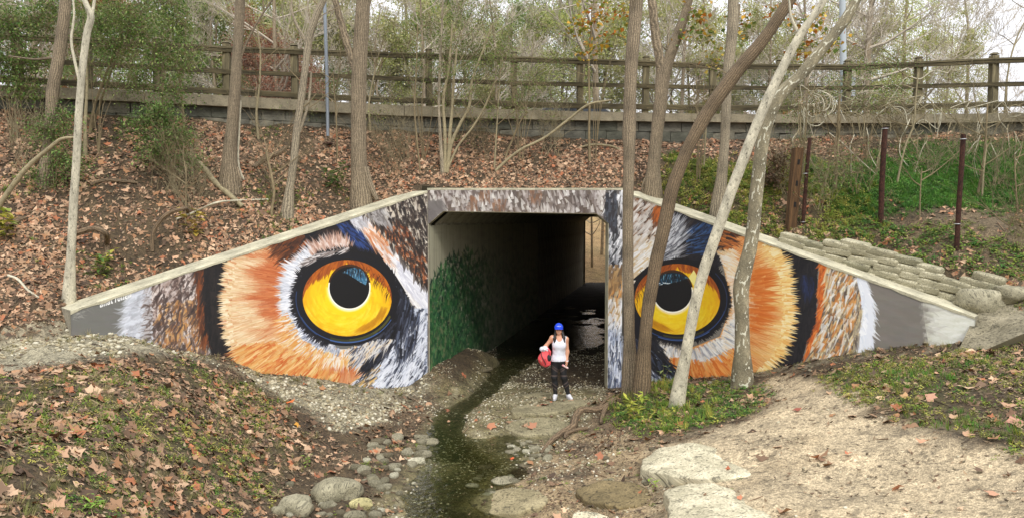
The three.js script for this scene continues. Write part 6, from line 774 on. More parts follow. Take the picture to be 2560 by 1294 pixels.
// ---------------------------------------------------------------- weeds and grass
{
  reseed(1400); const G1 = [lin(118, 146, 56), lin(92, 128, 48), lin(150, 164, 70), lin(76, 112, 44), lin(134, 150, 66)], G2 = [lin(168, 168, 76), lin(190, 182, 92), lin(150, 156, 70)], GR = [lin(96, 146, 58), lin(80, 128, 52), lin(116, 162, 70), lin(68, 112, 46)], ST = [lin(150, 142, 96), lin(126, 128, 76), lin(170, 158, 112)];
  const tuft = (kind, k) => { const g = new Geo(); reseed(1420 + k * 3 + kind); if (kind === 0) for (let j = 0; j < 16; j++) { const a = rr(0, 6.28), h = rr(0.05, 0.5), r = rr(0.05, 0.45); g.leaf(V(Math.cos(a) * r, h, Math.sin(a) * r), V(Math.cos(a) * rr(0.4, 1), rr(-0.3, 0.5), Math.sin(a) * rr(0.4, 1)).normalize(), V(-Math.sin(a), rr(-0.2, 0.2), Math.cos(a)).normalize(), rr(0.22, 0.42), rr(0.13, 0.24), undefined, 0.12); } else for (let j = 0; j < 14; j++) { const a = rr(0, 6.28), r = rr(0, 0.2), dir = V(Math.cos(a) * rr(0.1, 0.7), 1, Math.sin(a) * rr(0.1, 0.7)).normalize(); g.leaf(V(Math.cos(a) * r, 0, Math.sin(a) * r), dir, V(-Math.sin(a), 0, Math.cos(a)), rr(0.5, 1.1), 0.05, undefined, 0.2); } return g.geometry(); };
  const kinds = [tuft(0, 0), tuft(0, 1), tuft(0, 2), tuft(1, 0), tuft(1, 1)], lists = kinds.map(() => []);
  const cover = (n, box, back, dens, kindsOf, size, cols) => { for (let k = 0, t = 0; k < n && t < n * 40; t++) { const x = rr(box[0], box[1]), d = rr(box[2], box[3]); if (isBack(x, d) !== back || (back && d > wallDist(CX + x / d * F) - 0.1)) continue; if (back && d < 18 && x > XL0 - 0.3 && x < XR0 + 0.3) continue; const y = land(x, d, back); if (!back && y < WATER + 0.03) continue; if (rnd() > dens(x, d)) continue; k++; const n2 = slopeAt(x, d, back), q = new THREE.Quaternion().setFromUnitVectors(V(0, 1, 0), V(n2.x * 0.5, 1, n2.z * 0.5).normalize()).multiply(new THREE.Quaternion().setFromAxisAngle(V(0, 1, 0), rr(0, 6.28))); lists[pick(kindsOf)].push([V(x, y - 0.01, -d), q, size(), pick(cols)]); } };
  const cl = (x, d, s, a = 0.5, b = 0.7) => sstep(a, b, fbm(x * s + 40, d * s, 17, 3));
  cover(2300, [-9, 0, 4.6, 14], false, (x, d) => within(zone.leftWeeds, x, d) * cl(x, d, 1.5, 0.42, 0.62), [0, 1, 2], () => rr(0.05, 0.12), [...G1, ...G2, G2[1], ST[2]]);
  cover(330, [-9, 0, 4.6, 14], false, (x, d) => within(zone.leftWeeds, x, d) * cl(x, d, 0.9, 0.45, 0.6), [3, 4], () => rr(0.08, 0.16), [G1[0], ...ST, ...ST]);
  cover(1100, [2, 9, 6, 15], false, (x, d) => within(zone.hump, x, d, 0.15), [0, 1, 2], () => rr(0.06, 0.15), [...G1, ...GR, G2[0]]); cover(260, [1, 4, 11, 15.5], false, (x, d) => within(zone.hump, x, d, 0.15) * (x < 3.6 ? 1 : 0.2), [3, 4, 0], () => rr(0.1, 0.24), [...G2, ...G1]);
  cover(1800, [4, 10, 6, 14], false, (x, d) => within(zone.rightWeeds, x, d) * (0.25 + 0.75 * cl(x, d, 1.2, 0.4, 0.6)), [0, 1, 2, 0, 3], () => rr(0.05, 0.14), [...G1, ...G2, ...G2, ...ST]); cover(260, [4, 10, 6, 14], false, (x, d) => within(zone.rightWeeds, x, d) * cl(x, d, 0.8, 0.5, 0.64), [3, 4], () => rr(0.08, 0.15), [GR[0], G1[0], ST[1]]);
  cover(160, [-3, 3, 7, 14], false, (x, d) => cl(x, d, 2.2, 0.62, 0.7), [0, 1, 2], () => rr(0.05, 0.1), G1);
  cover(260, [-8, 9, 10, 16.8], false, (x, d) => { const s = wallLine(x) - d; return s > 0 && s < 0.5 ? 0.8 : 0; }, [3, 4, 0], () => rr(0.05, 0.14), ST);
  cover(9000, [6, 16, 13, 20], true, (x, d) => within(zone.grassSlope, x, d, 0.6), [0, 1, 2, 3, 4], () => rr(0.08, 0.18), [...GR, GR[1], G1[1]]);
  cover(3600, [3, 12, 13, 20], true, (x, d) => within(zone.weedySlope, x, d, 0.5) * cl(x, d, 1.1, 0.36, 0.55), [0, 1, 2, 3], () => rr(0.07, 0.18), [...G1, ...G2, ...G2, G1[2]]);
  cover(900, [6, 14, 11, 17], true, (x, d) => within(zone.bareSlope, x, d, 0.5) * cl(x, d, 1.4, 0.45, 0.6), [0, 1, 2, 4], () => rr(0.05, 0.13), [...G1, ...ST]);
  cover(420, [6.2, 9.5, 12.5, 15.4], true, (x, d) => { const s = d - wallLine(x); return s > 1.6 && s < 2.8 ? 0.8 : 0; }, [0, 1, 2], () => rr(0.1, 0.2), [...G1, GR[1]]);
  cover(800, [-13, 3, 11, 20], true, (x, d) => cl(x, d, 0.8, 0.6, 0.72), [0, 1, 2, 3], () => rr(0.06, 0.14), [...G1, G1[1], ST[1]]);
  kinds.forEach((g, i) => { const L = lists[i], mt = new THREE.MeshPhysicalMaterial({ color: 0xffffff, side: THREE.DoubleSide, roughness: 0.85, transmission: 0.3, thickness: 0, specularIntensity: 0.3 }), im = new THREE.InstancedMesh(g, mt, L.length), M = new THREE.Matrix4(), col = new THREE.Color(); L.forEach(([p, q, s, c], k) => { im.setMatrixAt(k, M.compose(p, q, V(s, s * rr(0.8, 1.2), s))); const j = rr(0.7, 1.2); im.setColorAt(k, col.setRGB(c[0] * j, c[1] * j, c[2] * j)); }); im.name = numbered(i < 3 ? 'weeds' : 'grass'); im.castShadow = im.receiveShadow = true; scene.add(im); tag(im, ['low green and yellow weeds spread over banks and slopes', 'small leafy weeds among the fallen leaves', 'leafy ground cover on humps and slopes', 'thin grass blades in tufts on banks and slopes', 'taller grass tufts on banks and bright slope'][i], i < 3 ? 'weeds' : 'grass', null, 'stuff'); });
  // a few weeds that stand alone
  const plant = (label, px, py, h, cols, n, back) => { const b = groundHit(px, py, back), t = thing('leafy_weed', label, 'plant', null, b), g = new Geo(), L = new Geo(), H = h / F * -b.z; reseed(px * 7 + py); for (let s = 0; s < 4; s++) { const top = V(gauss() * H * 0.4, H * rr(0.6, 1), gauss() * H * 0.3), P = dense([V(0, -0.03, 0), top.clone().multiplyScalar(0.5).add(V(0, H * 0.08, 0)), top], 6); g.tube(P, P.map((_, k) => 0.006 * (1 - k / 8)), 4); for (let k = 0; k < n / 4; k++) { const p = P[1 + Math.floor(rnd() * 6)], a = rr(0, 6.28); L.leaf(p, V(Math.cos(a), rr(-0.4, 0.5), Math.sin(a)).normalize(), V(-Math.sin(a), 0, Math.cos(a)), H * rr(0.24, 0.4), H * rr(0.1, 0.16), pick(cols)); } } mesh('stem', g.geometry(), BK.twig, t); mesh('leaves', L.geometry(), leafMat(), t); };
  plant('bright lime weed at the notch between the two cream slabs', 1634, 1226, 34, [lin(176, 204, 70), lin(150, 184, 60)], 14); plant('small bright green weed on the left gravel slope above the boulders', 766, 1165, 34, [lin(160, 186, 84), lin(132, 164, 66)], 22); plant('thin flowering weed before the blue grey feathers right of the leaning trunks', 1658, 952, 56, [lin(150, 164, 96), lin(120, 140, 80)], 22); plant('yellow leaved weed in the middle of the left bank', 366, 1070, 40, [lin(206, 200, 104), lin(176, 182, 84)], 20); plant('drooping yellow weed high on the left bank', 108, 975, 44, [lin(206, 180, 110), lin(170, 150, 80)], 20); plant('green weed low on the left bank near the picture bottom', 228, 1282, 56, [lin(120, 160, 60), lin(146, 180, 74)], 40); plant('clump of green and yellow leaves below the white barked trunk', 250, 690, 70, [lin(120, 150, 60), lin(176, 170, 70), lin(92, 124, 52)], 60, true); plant('yellow green bush at the left edge of the slope', 12, 600, 90, [lin(186, 180, 70), lin(140, 156, 60)], 60, true); plant('small yellow leaved sapling by the crossed sticks', 486, 590, 80, [lin(196, 170, 70), lin(160, 150, 66)], 40, true); plant('green leafy plant right of the slender crooked trunk', 830, 470, 70, [lin(120, 146, 74), lin(96, 124, 60)], 50, true); plant('tuft of yellow green grass among roots on the hump', 1590, 1050, 70, [lin(190, 190, 80), lin(160, 172, 66)], 50);
}
// ---------------------------------------------------------------- leafy shrubs and crowns close by
function leafCloud(name, label, category, back, foot, blobs, n, size, cols, o = {}) { // blobs: [x, y, rx, ry] in the photograph, leaves on twigs around each
  reseed(o.seed ?? foot[0] * 3 + foot[1]); const b = o.base ?? groundHit(foot[0], foot[1], back), d = o.d ?? -b.z, t = thing(name, label, category, o.group, b.clone()), g = new Geo(), L = new Geo();
  const area = blobs.reduce((s, q) => s + q[2] * q[3], 0), mid = V(0, 0, 0);
  for (const [x, y, rx, ry] of blobs) {
    const c = at(x, y, d).sub(b), RX = rx / F * d, RY = ry / F * d, RZ = Math.min(RX, RY) * 0.8 + 0.2, m = Math.max(6, Math.round(n * rx * ry / area)), clumps = Math.max(3, Math.round(m / (o.per ?? 16)));
    if (!o.noStem) { const P = dense([V(rr(-.05, .05), -0.1, rr(-.05, .05)), V(c.x * 0.25 + rr(-.1, .1), c.y * 0.45, c.z * 0.4), c], 8); g.tube(P, P.map((_, k) => lerp(o.stem ?? 0.011, 0.004, k / 8)), 5); }
    for (let k = 0; k < clumps; k++) { const u = V(gauss(), gauss(), gauss()).normalize().multiplyScalar(Math.pow(rnd(), 0.45)), q = c.clone().add(V(u.x * RX, u.y * RY, u.z * RZ)), P = dense([c.clone().lerp(q, 0.25), c.clone().lerp(q, 0.65).add(V(gauss() * .06, 0.05, gauss() * .06)), q], 4); g.tube(P, [0.006, 0.005, 0.004, 0.003, 0.002], 3, null, false); const tone = rr(0.7, 1.15), sp = o.spread ?? 0.16, cc = pick(cols);
      for (let j = 0; j < (o.per ?? 16); j++) { const f = rr(0.3, 1.05), p = c.clone().lerp(q, f).add(V(gauss() * sp, gauss() * sp * 0.8, gauss() * sp)), a = V(gauss(), gauss() * 0.6 - 0.2, gauss()).normalize(), s = V().crossVectors(a, V(gauss() * 0.5, 1, gauss() * 0.5)).normalize(), c3 = rnd() < 0.6 ? cc : pick(cols), z = size * rr(0.6, 1.3); L.leaf(p, a, s, z, z * (o.fat ?? 0.5), c3.map((h) => h * tone)); } }
  }
  if (!g.empty) mesh('branches', g.geometry(), o.mat ?? BK.twig, t); mesh('leaves', L.geometry(), leafMat(0.35), t); return t;
}
const DG = [lin(112, 148, 72), lin(92, 128, 60), lin(132, 162, 84), lin(78, 110, 54), lin(148, 170, 94)], LG = [lin(140, 158, 84), lin(116, 140, 70), lin(162, 174, 100), lin(100, 126, 64)], YO = [lin(206, 160, 60), lin(190, 120, 48), lin(160, 160, 70), lin(214, 186, 84), lin(140, 150, 64)], RU = [lin(150, 96, 72), lin(132, 84, 62), lin(170, 118, 88), lin(116, 78, 60)];
leafCloud('evergreen_shrub', 'dense dark evergreen filling the top left corner', 'shrub', true, [30, 360], [[20, 60, 80, 70], [70, 150, 90, 60], [10, 170, 80, 70], [90, 60, 70, 60], [60, 225, 80, 40], [-60, 100, 80, 110], [140, 20, 70, 40]], 8500, 0.066, [...DG, ...LG], { seed: 21, spread: 0.2, per: 12 });
leafCloud('evergreen_shrub', 'tall dense evergreen between the white barked trunk and the straight trunk', 'shrub', true, [405, 420], [[330, 70, 90, 70], [400, 140, 90, 70], [440, 60, 60, 70], [280, 120, 60, 60], [430, 230, 64, 60], [350, 200, 70, 50], [300, 30, 80, 50], [470, 150, 40, 60], [250, 60, 50, 60], [410, 10, 80, 40]], 8800, 0.062, [...DG, ...LG, ...LG], { seed: 22, spread: 0.22, per: 11 });
leafCloud('evergreen_shrub', 'wispy lower evergreen branches over the slope left of the straight trunk', 'shrub', true, [430, 470], [[400, 290, 60, 40], [440, 340, 70, 34], [390, 380, 60, 30], [470, 400, 46, 24], [350, 310, 40, 30]], 5200, 0.06, [...DG, LG[1]], { seed: 23, spread: 0.2, per: 12 });
leafCloud('evergreen_shrub', 'small evergreen sprigs round the foot of the leaning brown trunk', 'shrub', true, [140, 470], [[120, 330, 60, 40], [150, 400, 50, 40], [190, 420, 30, 40], [90, 440, 50, 24], [160, 300, 30, 50], [130, 460, 40, 20]], 3400, 0.055, [...DG, LG[1]], { seed: 24, spread: 0.2, per: 12 });
leafCloud('leafy_sapling', 'thin sapling with scattered yellow green leaves between the white trunk and evergreen', 'sapling', true, [245, 380], [[250, 180, 50, 60], [290, 220, 50, 50], [220, 120, 40, 60], [310, 130, 30, 40]], 700, 0.05, [...LG, DG[2]], { seed: 25, spread: 0.22, per: 9 });
leafCloud('leafy_sapling', 'light green sapling with fine leaves over the railing right of the centre shrub', 'sapling', true, [1300, 400], [[1260, 110, 80, 60], [1330, 200, 70, 60], [1220, 50, 70, 50], [1340, 60, 60, 50], [1290, 270, 60, 40], [1390, 140, 50, 60], [1180, 130, 60, 60]], 2700, 0.05, LG, { seed: 26, spread: 0.24, per: 10 });
leafCloud('leafy_sapling', 'light green sapling with fine leaves left of the centre shrub', 'sapling', true, [1060, 400], [[1080, 60, 60, 60], [1020, 110, 50, 50], [1150, 30, 50, 40], [1060, 160, 50, 40], [980, 60, 50, 50], [1110, 250, 40, 40]], 1900, 0.05, LG, { seed: 27, spread: 0.24, per: 10 });
leafCloud('leafy_sapling', 'low sprays of pale green leaves before the block wall right of the steel pole', 'sapling', true, [950, 370], [[940, 290, 50, 34], [980, 240, 40, 30], [700, 270, 60, 24], [780, 280, 50, 24], [1180, 300, 60, 26], [1380, 290, 50, 26]], 900, 0.045, [...LG, lin(176, 176, 92)], { seed: 28, spread: 0.2, per: 8, noStem: true });
leafCloud('autumn_sapling', 'sapling with big yellow and orange leaves left of the front trunks', 'sapling', true, [1486, 400], [[1500, 40, 56, 40], [1540, 90, 40, 30], [1450, 60, 44, 50], [1480, 120, 50, 30], [1560, 30, 30, 40]], 330, 0.13, YO, { seed: 29, spread: 0.2, per: 5, fat: 0.85 });
leafCloud('autumn_sapling', 'sapling with yellow green leaves between the forked trunk and the leaning trunks', 'sapling', true, [1745, 450], [[1740, 40, 46, 40], [1770, 90, 40, 30], [1710, 90, 36, 40], [1850, 60, 40, 60], [1790, 150, 40, 40]], 330, 0.12, [...YO, LG[1], LG[0]], { seed: 30, spread: 0.2, per: 5, fat: 0.8 });
leafCloud('autumn_sapling', 'yellow and orange leaves behind the lichen covered leaning trunk', 'sapling', true, [2005, 440], [[2030, 60, 50, 50], [2010, 120, 40, 40], [2070, 110, 40, 40], [1960, 30, 40, 40]], 330, 0.12, [...YO, LG[1]], { seed: 31, spread: 0.2, per: 5, fat: 0.8 });
leafCloud('vine_leaves', 'green leafy creeper growing over the railing right of the pale blue pole', 'vine', true, [2170, 400], [[2180, 170, 80, 30], [2120, 200, 60, 40], [2230, 220, 60, 30], [2250, 150, 50, 30], [2060, 240, 50, 30], [2160, 250, 60, 26], [1990, 290, 40, 40], [2010, 350, 40, 40]], 2000, 0.05, [...DG, LG[1]], { seed: 32, spread: 0.24, per: 10 });
leafCloud('vine_leaves', 'green creeper leaves on the slope round the middle pipe post', 'vine', true, [2215, 520], [[2225, 490, 26, 50], [2200, 430, 40, 50], [2120, 420, 60, 60], [2060, 450, 50, 60], [2300, 410, 60, 40]], 900, 0.05, [...DG, LG[1], LG[0]], { seed: 33, spread: 0.2, per: 9, noStem: true });
leafCloud('dead_bush', 'heap of dead brown leaves behind the lichen trunk on the slope', 'bush', true, [1950, 470], [[1945, 400, 40, 50], [1930, 440, 40, 40]], 900, 0.09, [lin(120, 96, 74), lin(98, 78, 60), lin(146, 118, 92)], { seed: 34, spread: 0.12, per: 14 });
// ---------------------------------------------------------------- the woods beyond the road
function woodTree(s, h, leaves, cols, leafSize, spreadUp) { // one tree of the kind, standing at the origin
  reseed(s); const T = new Geo(), L = new Geo(), top = V(gauss() * 0.8, h, gauss() * 0.8), P = dense([V(0, -0.4, 0), V(gauss() * 0.25, h * 0.35, gauss() * 0.25), V(gauss() * 0.5, h * 0.7, gauss() * 0.5), top], 12), r0 = h * 0.011; const R = P.map((_, k) => lerp(r0, 0.02, k / 12)); T.tube(P, R, 7, null, false, 0.1);
  const B = new Geo(); const leaf = leaves ? (q) => { for (let k = 0; k < leaves; k++) { const z = leafSize * rr(0.6, 1.3), a = V(gauss(), gauss(), gauss()).normalize(); L.leaf(q.clone().add(V(gauss() * .3, gauss() * .25, gauss() * .3)), a, V().crossVectors(a, V(gauss(), 1, gauss())).normalize(), z, z * 0.55, pick(cols)); } } : null;
  for (let k = 3; k <= 12; k++) for (let m = 0; m < 2; m++) { const a = rr(0, 6.28), up = rr(0.2, 1.0) * spreadUp; grow(B, P[k].clone(), V(Math.cos(a), up, Math.sin(a)).normalize(), h * rr(0.16, 0.3) * (1.15 - k / 16), R[k] * 0.6, k < 9 ? 3 : 2, leaf, 0.0085); }
  return [T.geometry(), B.geometry(), leaves ? L.geometry() : null];
}
{
  const twigMat = std({ color: new THREE.Color(...lin(186, 174, 154)) }), kinds = [
    ['bare_tree', woodTree(31, 13, 0, null, 0, 0.9)], ['bare_tree', woodTree(37, 11, 0, null, 0, 1.1)], ['bare_tree', woodTree(41, 15, 0, null, 0, 0.7)], ['bare_tree', woodTree(43, 9, 0, null, 0, 1.0)],
    ['pale_leafed_tree', woodTree(47, 12, 2, [lin(190, 190, 130), lin(172, 178, 112), lin(210, 204, 150)], 0.15, 0.9)], ['green_tree', woodTree(53, 12, 3, [lin(150, 168, 104), lin(164, 180, 116), lin(126, 148, 88)], 0.16, 0.8)], ['tan_tree', woodTree(59, 10, 4, [lin(206, 172, 130), lin(190, 150, 108), lin(220, 192, 150)], 0.15, 0.9)], ['rust_tree', woodTree(61, 8, 2, [lin(166, 116, 92), lin(182, 136, 108), lin(146, 104, 82)], 0.14, 0.8)], ['yellow_leafed_tree', woodTree(67, 11, 2, [lin(196, 204, 124), lin(210, 210, 136), lin(172, 184, 110)], 0.14, 0.9)]];
  const lm = leafMat(0.4), protos = {}; reseed(1600);
  const G = (px, d) => { const r = ray(px, 400); return V(r.x * d, d < FAR ? 6.3 : farH(r.x * d, d) - 0.1, -d); };
  const names = { bare_tree: ['bare', 'grey', 'leafless'], pale_leafed_tree: ['thin', 'pale leaved'], green_tree: ['green', 'leafy'], tan_tree: ['tan', 'autumn'], rust_tree: ['rust brown', 'autumn'] };
  const put = (k, px, d, s, label, group) => { const [name, g] = kinds[k]; let t; if (!protos[k]) { t = thing(name, label, 'tree', group); mesh('trunk', g[0], BK.far, t); mesh('branches', g[1], twigMat, t); if (g[2]) mesh('leaves', g[2], lm, t); protos[k] = t; } else { t = protos[k].clone(); t.name = numbered(name); t.userData = { label, category: 'tree' }; if (group) t.userData.group = group; scene.add(t); } t.position.copy(G(px, d)); t.rotation.y = rr(0, 6.28); t.scale.setScalar(s); return t; };
  put(7, 660, 33, 0.8, 'rust brown leafed tree behind the railing right of the straight trunk'); put(7, 705, 36, 0.75, 'second smaller rust brown tree behind the railing before the slender crooked trunk');
  put(5, 560, 40, 1.0, 'green leafy tree beyond the road left of the straight trunk'); put(5, 700, 52, 1.1, 'pale green tree high above the rust brown trees'); put(5, 850, 44, 0.9, 'green tree beyond the road behind the fork of the thick trunk'); put(5, 1900, 46, 0.8, 'green tree beyond the railing between the leaning trunks'); put(5, 2150, 50, 0.8, 'green tree beyond the railing behind the pale blue pole'); put(5, 1290, 56, 1.0, 'green tree beyond the road above the light green sapling');
  for (const [px, d, s, w] of [[90, 34, 1.0, 'behind the evergreen at the top left corner'], [330, 38, 1.1, 'behind the tall evergreen at upper left'], [1130, 46, 1.1, 'behind the centre shrub'], [1420, 42, 1.0, 'above the white car'], [2300, 44, 0.9, 'above the green creeper on the railing'], [2060, 40, 0.8, 'left of the pale blue pole']]) put(d % 4 ? 5 : 8, px, d, s, (d % 4 ? 'leafy green' : 'yellow green') + ' tree beyond the road ' + w);
  put(6, 1560, 54, 0.9, 'tan autumn tree beyond the road behind the straight front trunk'); put(6, 1800, 50, 0.9, 'tan autumn tree beyond the road between forked and leaning trunks'); put(6, 210, 40, 1.2, 'golden tan tree beyond the road at upper left'); put(6, 1980, 60, 0.95, 'tan autumn tree far behind the lichen trunk');
  for (let k = 0; k < 26; k++) if (k < 18 || k % 3 === 0) put(k % 3 === 1 ? 8 : 4, 380 + k * 84 + rr(-40, 40), rr(36, 47), rr(0.7, 1.05), k % 3 === 1 ? 'thin yellow green leaved tree in the hazy woods beyond the road' : 'thin pale leaved tree in the hazy woods beyond the road', k % 3 === 1 ? 'yellow green trees beyond the road' : 'pale leaved trees beyond the road');
  for (let k = 0; k < 60; k++) if (k % 5 < 3) put(k % 4, -250 + k * 48 + rr(-30, 30), Math.abs(k * 48 - 1760) < 330 ? rr(28, 47) : rr(28, 60), rr(0.75, 1.15), 'bare grey tree in the hazy woods beyond the road', 'bare trees beyond the road');
  // seen through the tunnel
  put(1, 1482, 57, 0.9, 'bare trunk seen through the tunnel, left one'); put(0, 1506, 60, 1.0, 'bare trunk seen through the tunnel, right one');
  // undergrowth past the railing: one mass of twigs and pale leaves
  const g = new Geo(), L = new Geo(); reseed(1700); for (let k = 0; k < 340; k++) { const px = rr(-150, 2750); if (px > 1850 && rnd() < 0.6) continue; const d = rr(48.5, 60), b = G(px, d); if (Math.abs(b.x - XF) < 10) b.copy(G(px, rr(43, 47.5))); const cs = pick([[lin(186, 170, 132), lin(170, 150, 112)], [lin(140, 150, 92), lin(160, 166, 110)], [lin(206, 190, 156), lin(190, 176, 140)]]); grow(g, b.clone(), V(gauss() * 0.4, 1, gauss() * 0.4).normalize(), rr(1.3, 2.8), 0.03, 2, (q) => { for (let j = 0; j < 2; j++) { const z = rr(0.08, 0.18), a = V(gauss(), gauss(), gauss()).normalize(); L.leaf(q.clone().add(V(gauss() * .2, gauss() * .2, gauss() * .2)), a, V().crossVectors(a, V(gauss(), 1, gauss())).normalize(), z, z * 0.6, pick(cs)); } }, 0.009); }
  const th = thing('undergrowth', 'pale twiggy undergrowth along the far side of the road', 'undergrowth'); th.userData.kind = 'stuff'; mesh('twigs', g.geometry(), twigMat, th); mesh('leaves', L.geometry(), lm, th); th.children.forEach((c) => { c.userData.kind = 'stuff'; });
}
// ---------------------------------------------------------------- the car on the road
{
  const d = 24.2, a = at(1452, 290, d), t = thing('car', 'pale car on the road, only its roof showing between rail and beam', 'car', null, V(a.x, 6.28, -d)), paint = new THREE.MeshPhysicalMaterial({ color: new THREE.Color(0.75, 0.77, 0.8), roughness: 0.35, clearcoat: 1, clearcoatRoughness: 0.08 }), glass = new THREE.MeshPhysicalMaterial({ color: new THREE.Color(0.03, 0.035, 0.04), roughness: 0.05 }), tyre = std({ color: new THREE.Color(0.02, 0.02, 0.02) });
  const prof = (pts, w, bev) => new THREE.ExtrudeGeometry(new THREE.Shape(pts.map(([x, y]) => new THREE.Vector2(x, y))), { depth: w - 2 * bev, bevelEnabled: true, bevelSize: bev, bevelThickness: bev, bevelSegments: 3 }).translate(0, 0, -w / 2 + bev);
  mesh('body', prof([[-2.2, 0.3], [2.2, 0.3], [2.25, 0.6], [2.1, 0.86], [1.3, 0.95], [-1.9, 0.95], [-2.2, 0.8]], 1.75, 0.06), paint, t); mesh('window', prof([[1.15, 0.95], [0.55, 1.33], [-1.1, 1.33], [-1.75, 0.95]], 1.5, 0.04), glass, t); const r = mesh('roof', prof([[0.62, 1.34], [0.4, 1.42], [-0.9, 1.42], [-1.15, 1.34]], 1.42, 0.03), paint, t);
  for (const [x, z] of [[1.4, 0.82], [1.4, -0.82], [-1.35, 0.82], [-1.35, -0.82]]) { const w = mesh('wheel', new THREE.TorusGeometry(0.24, 0.09, 10, 24), tyre, t); w.position.set(x, 0.33, z); const h = mesh('hubcap', new THREE.CylinderGeometry(0.18, 0.18, 0.1, 20).rotateX(Math.PI / 2), paint, w); } 
}
// ---------------------------------------------------------------- the woman in front of the tunnel
function surfaceNet(f, lo, hi, h) { // meshes the zero level of f
  const nx = Math.ceil((hi[0] - lo[0]) / h) + 1, ny = Math.ceil((hi[1] - lo[1]) / h) + 1, nz = Math.ceil((hi[2] - lo[2]) / h) + 1, D = new Float32Array(nx * ny * nz), id = new Int32Array(nx * ny * nz).fill(-1), I = (x, y, z) => (z * ny + y) * nx + x, p = [], ix = [];
  for (let z = 0; z < nz; z++) for (let y = 0; y < ny; y++) for (let x = 0; x < nx; x++) D[I(x, y, z)] = f(lo[0] + x * h, lo[1] + y * h, lo[2] + z * h);
  const E = [[0, 1], [0, 2], [0, 4], [1, 3], [1, 5], [2, 3], [2, 6], [3, 7], [4, 5], [4, 6], [5, 7], [6, 7]];
  for (let z = 0; z < nz - 1; z++) for (let y = 0; y < ny - 1; y++) for (let x = 0; x < nx - 1; x++) { const v = []; let neg = 0; for (let c = 0; c < 8; c++) { const q = D[I(x + (c & 1), y + ((c >> 1) & 1), z + (c >> 2))]; v.push(q); if (q < 0) neg++; } if (!neg || neg === 8) continue; let sx = 0, sy = 0, sz = 0, n = 0; for (const [a, b] of E) if ((v[a] < 0) !== (v[b] < 0)) { const t = v[a] / (v[a] - v[b]); sx += lerp(a & 1, b & 1, t); sy += lerp((a >> 1) & 1, (b >> 1) & 1, t); sz += lerp(a >> 2, b >> 2, t); n++; } id[I(x, y, z)] = p.length / 3; p.push(lo[0] + (x + sx / n) * h, lo[1] + (y + sy / n) * h, lo[2] + (z + sz / n) * h); }
  const q = (a, b, c, d, s) => { if (a < 0 || b < 0 || c < 0 || d < 0) return; s ? ix.push(a, b, c, a, c, d) : ix.push(a, c, b, a, d, c); };
  for (let z = 1; z < nz - 1; z++) for (let y = 1; y < ny - 1; y++) for (let x = 1; x < nx - 1; x++) { const s = D[I(x, y, z)] < 0; if (s !== D[I(x + 1, y, z)] < 0) q(id[I(x, y - 1, z - 1)], id[I(x, y, z - 1)], id[I(x, y, z)], id[I(x, y - 1, z)], s); if (s !== D[I(x, y + 1, z)] < 0) q(id[I(x - 1, y, z - 1)], id[I(x - 1, y, z)], id[I(x, y, z)], id[I(x, y, z - 1)], s); if (s !== D[I(x, y, z + 1)] < 0) q(id[I(x - 1, y - 1, z)], id[I(x, y - 1, z)], id[I(x, y, z)], id[I(x - 1, y, z)], s); }
  const g = new THREE.BufferGeometry(), N = new Float32Array(p.length), e = h * 0.5; for (let k = 0; k < p.length; k += 3) { const [x, y, z] = [p[k], p[k + 1], p[k + 2]], a = f(x + e, y, z) - f(x - e, y, z), b = f(x, y + e, z) - f(x, y - e, z), c = f(x, y, z + e) - f(x, y, z - e), l = Math.hypot(a, b, c) || 1; N[k] = a / l; N[k + 1] = b / l; N[k + 2] = c / l; }
  g.setAttribute('position', new THREE.Float32BufferAttribute(p, 3)); g.setAttribute('normal', new THREE.BufferAttribute(N, 3)); g.setAttribute('uv', new THREE.BufferAttribute(new Float32Array(p.length / 3 * 2), 2)); g.setIndex(ix); return g;
}
const cap3 = (a, b, ra, rb) => { const vx = b[0] - a[0], vy = b[1] - a[1], vz = b[2] - a[2], L = vx * vx + vy * vy + vz * vz; return (x, y, z) => { const t = clamp(((x - a[0]) * vx + (y - a[1]) * vy + (z - a[2]) * vz) / L, 0, 1); return Math.hypot(x - a[0] - vx * t, y - a[1] - vy * t, z - a[2] - vz * t) - lerp(ra, rb, t); }; };
const ell = (c, r) => { const m = Math.min(...r); return (x, y, z) => { const a = (x - c[0]) / r[0], b = (y - c[1]) / r[1], e = (z - c[2]) / r[2], k = Math.hypot(a, b, e); return (k - 1) * m * (k > 1 ? 1 : 1); }; };
const smin = (a, b, k) => { const h = Math.max(k - Math.abs(a - b), 0) / k; return Math.min(a, b) - h * h * k * 0.25; };
const blend = (list, k) => (x, y, z) => { let d = 9; for (const f of list) d = smin(d, f(x, y, z), k); return d; };
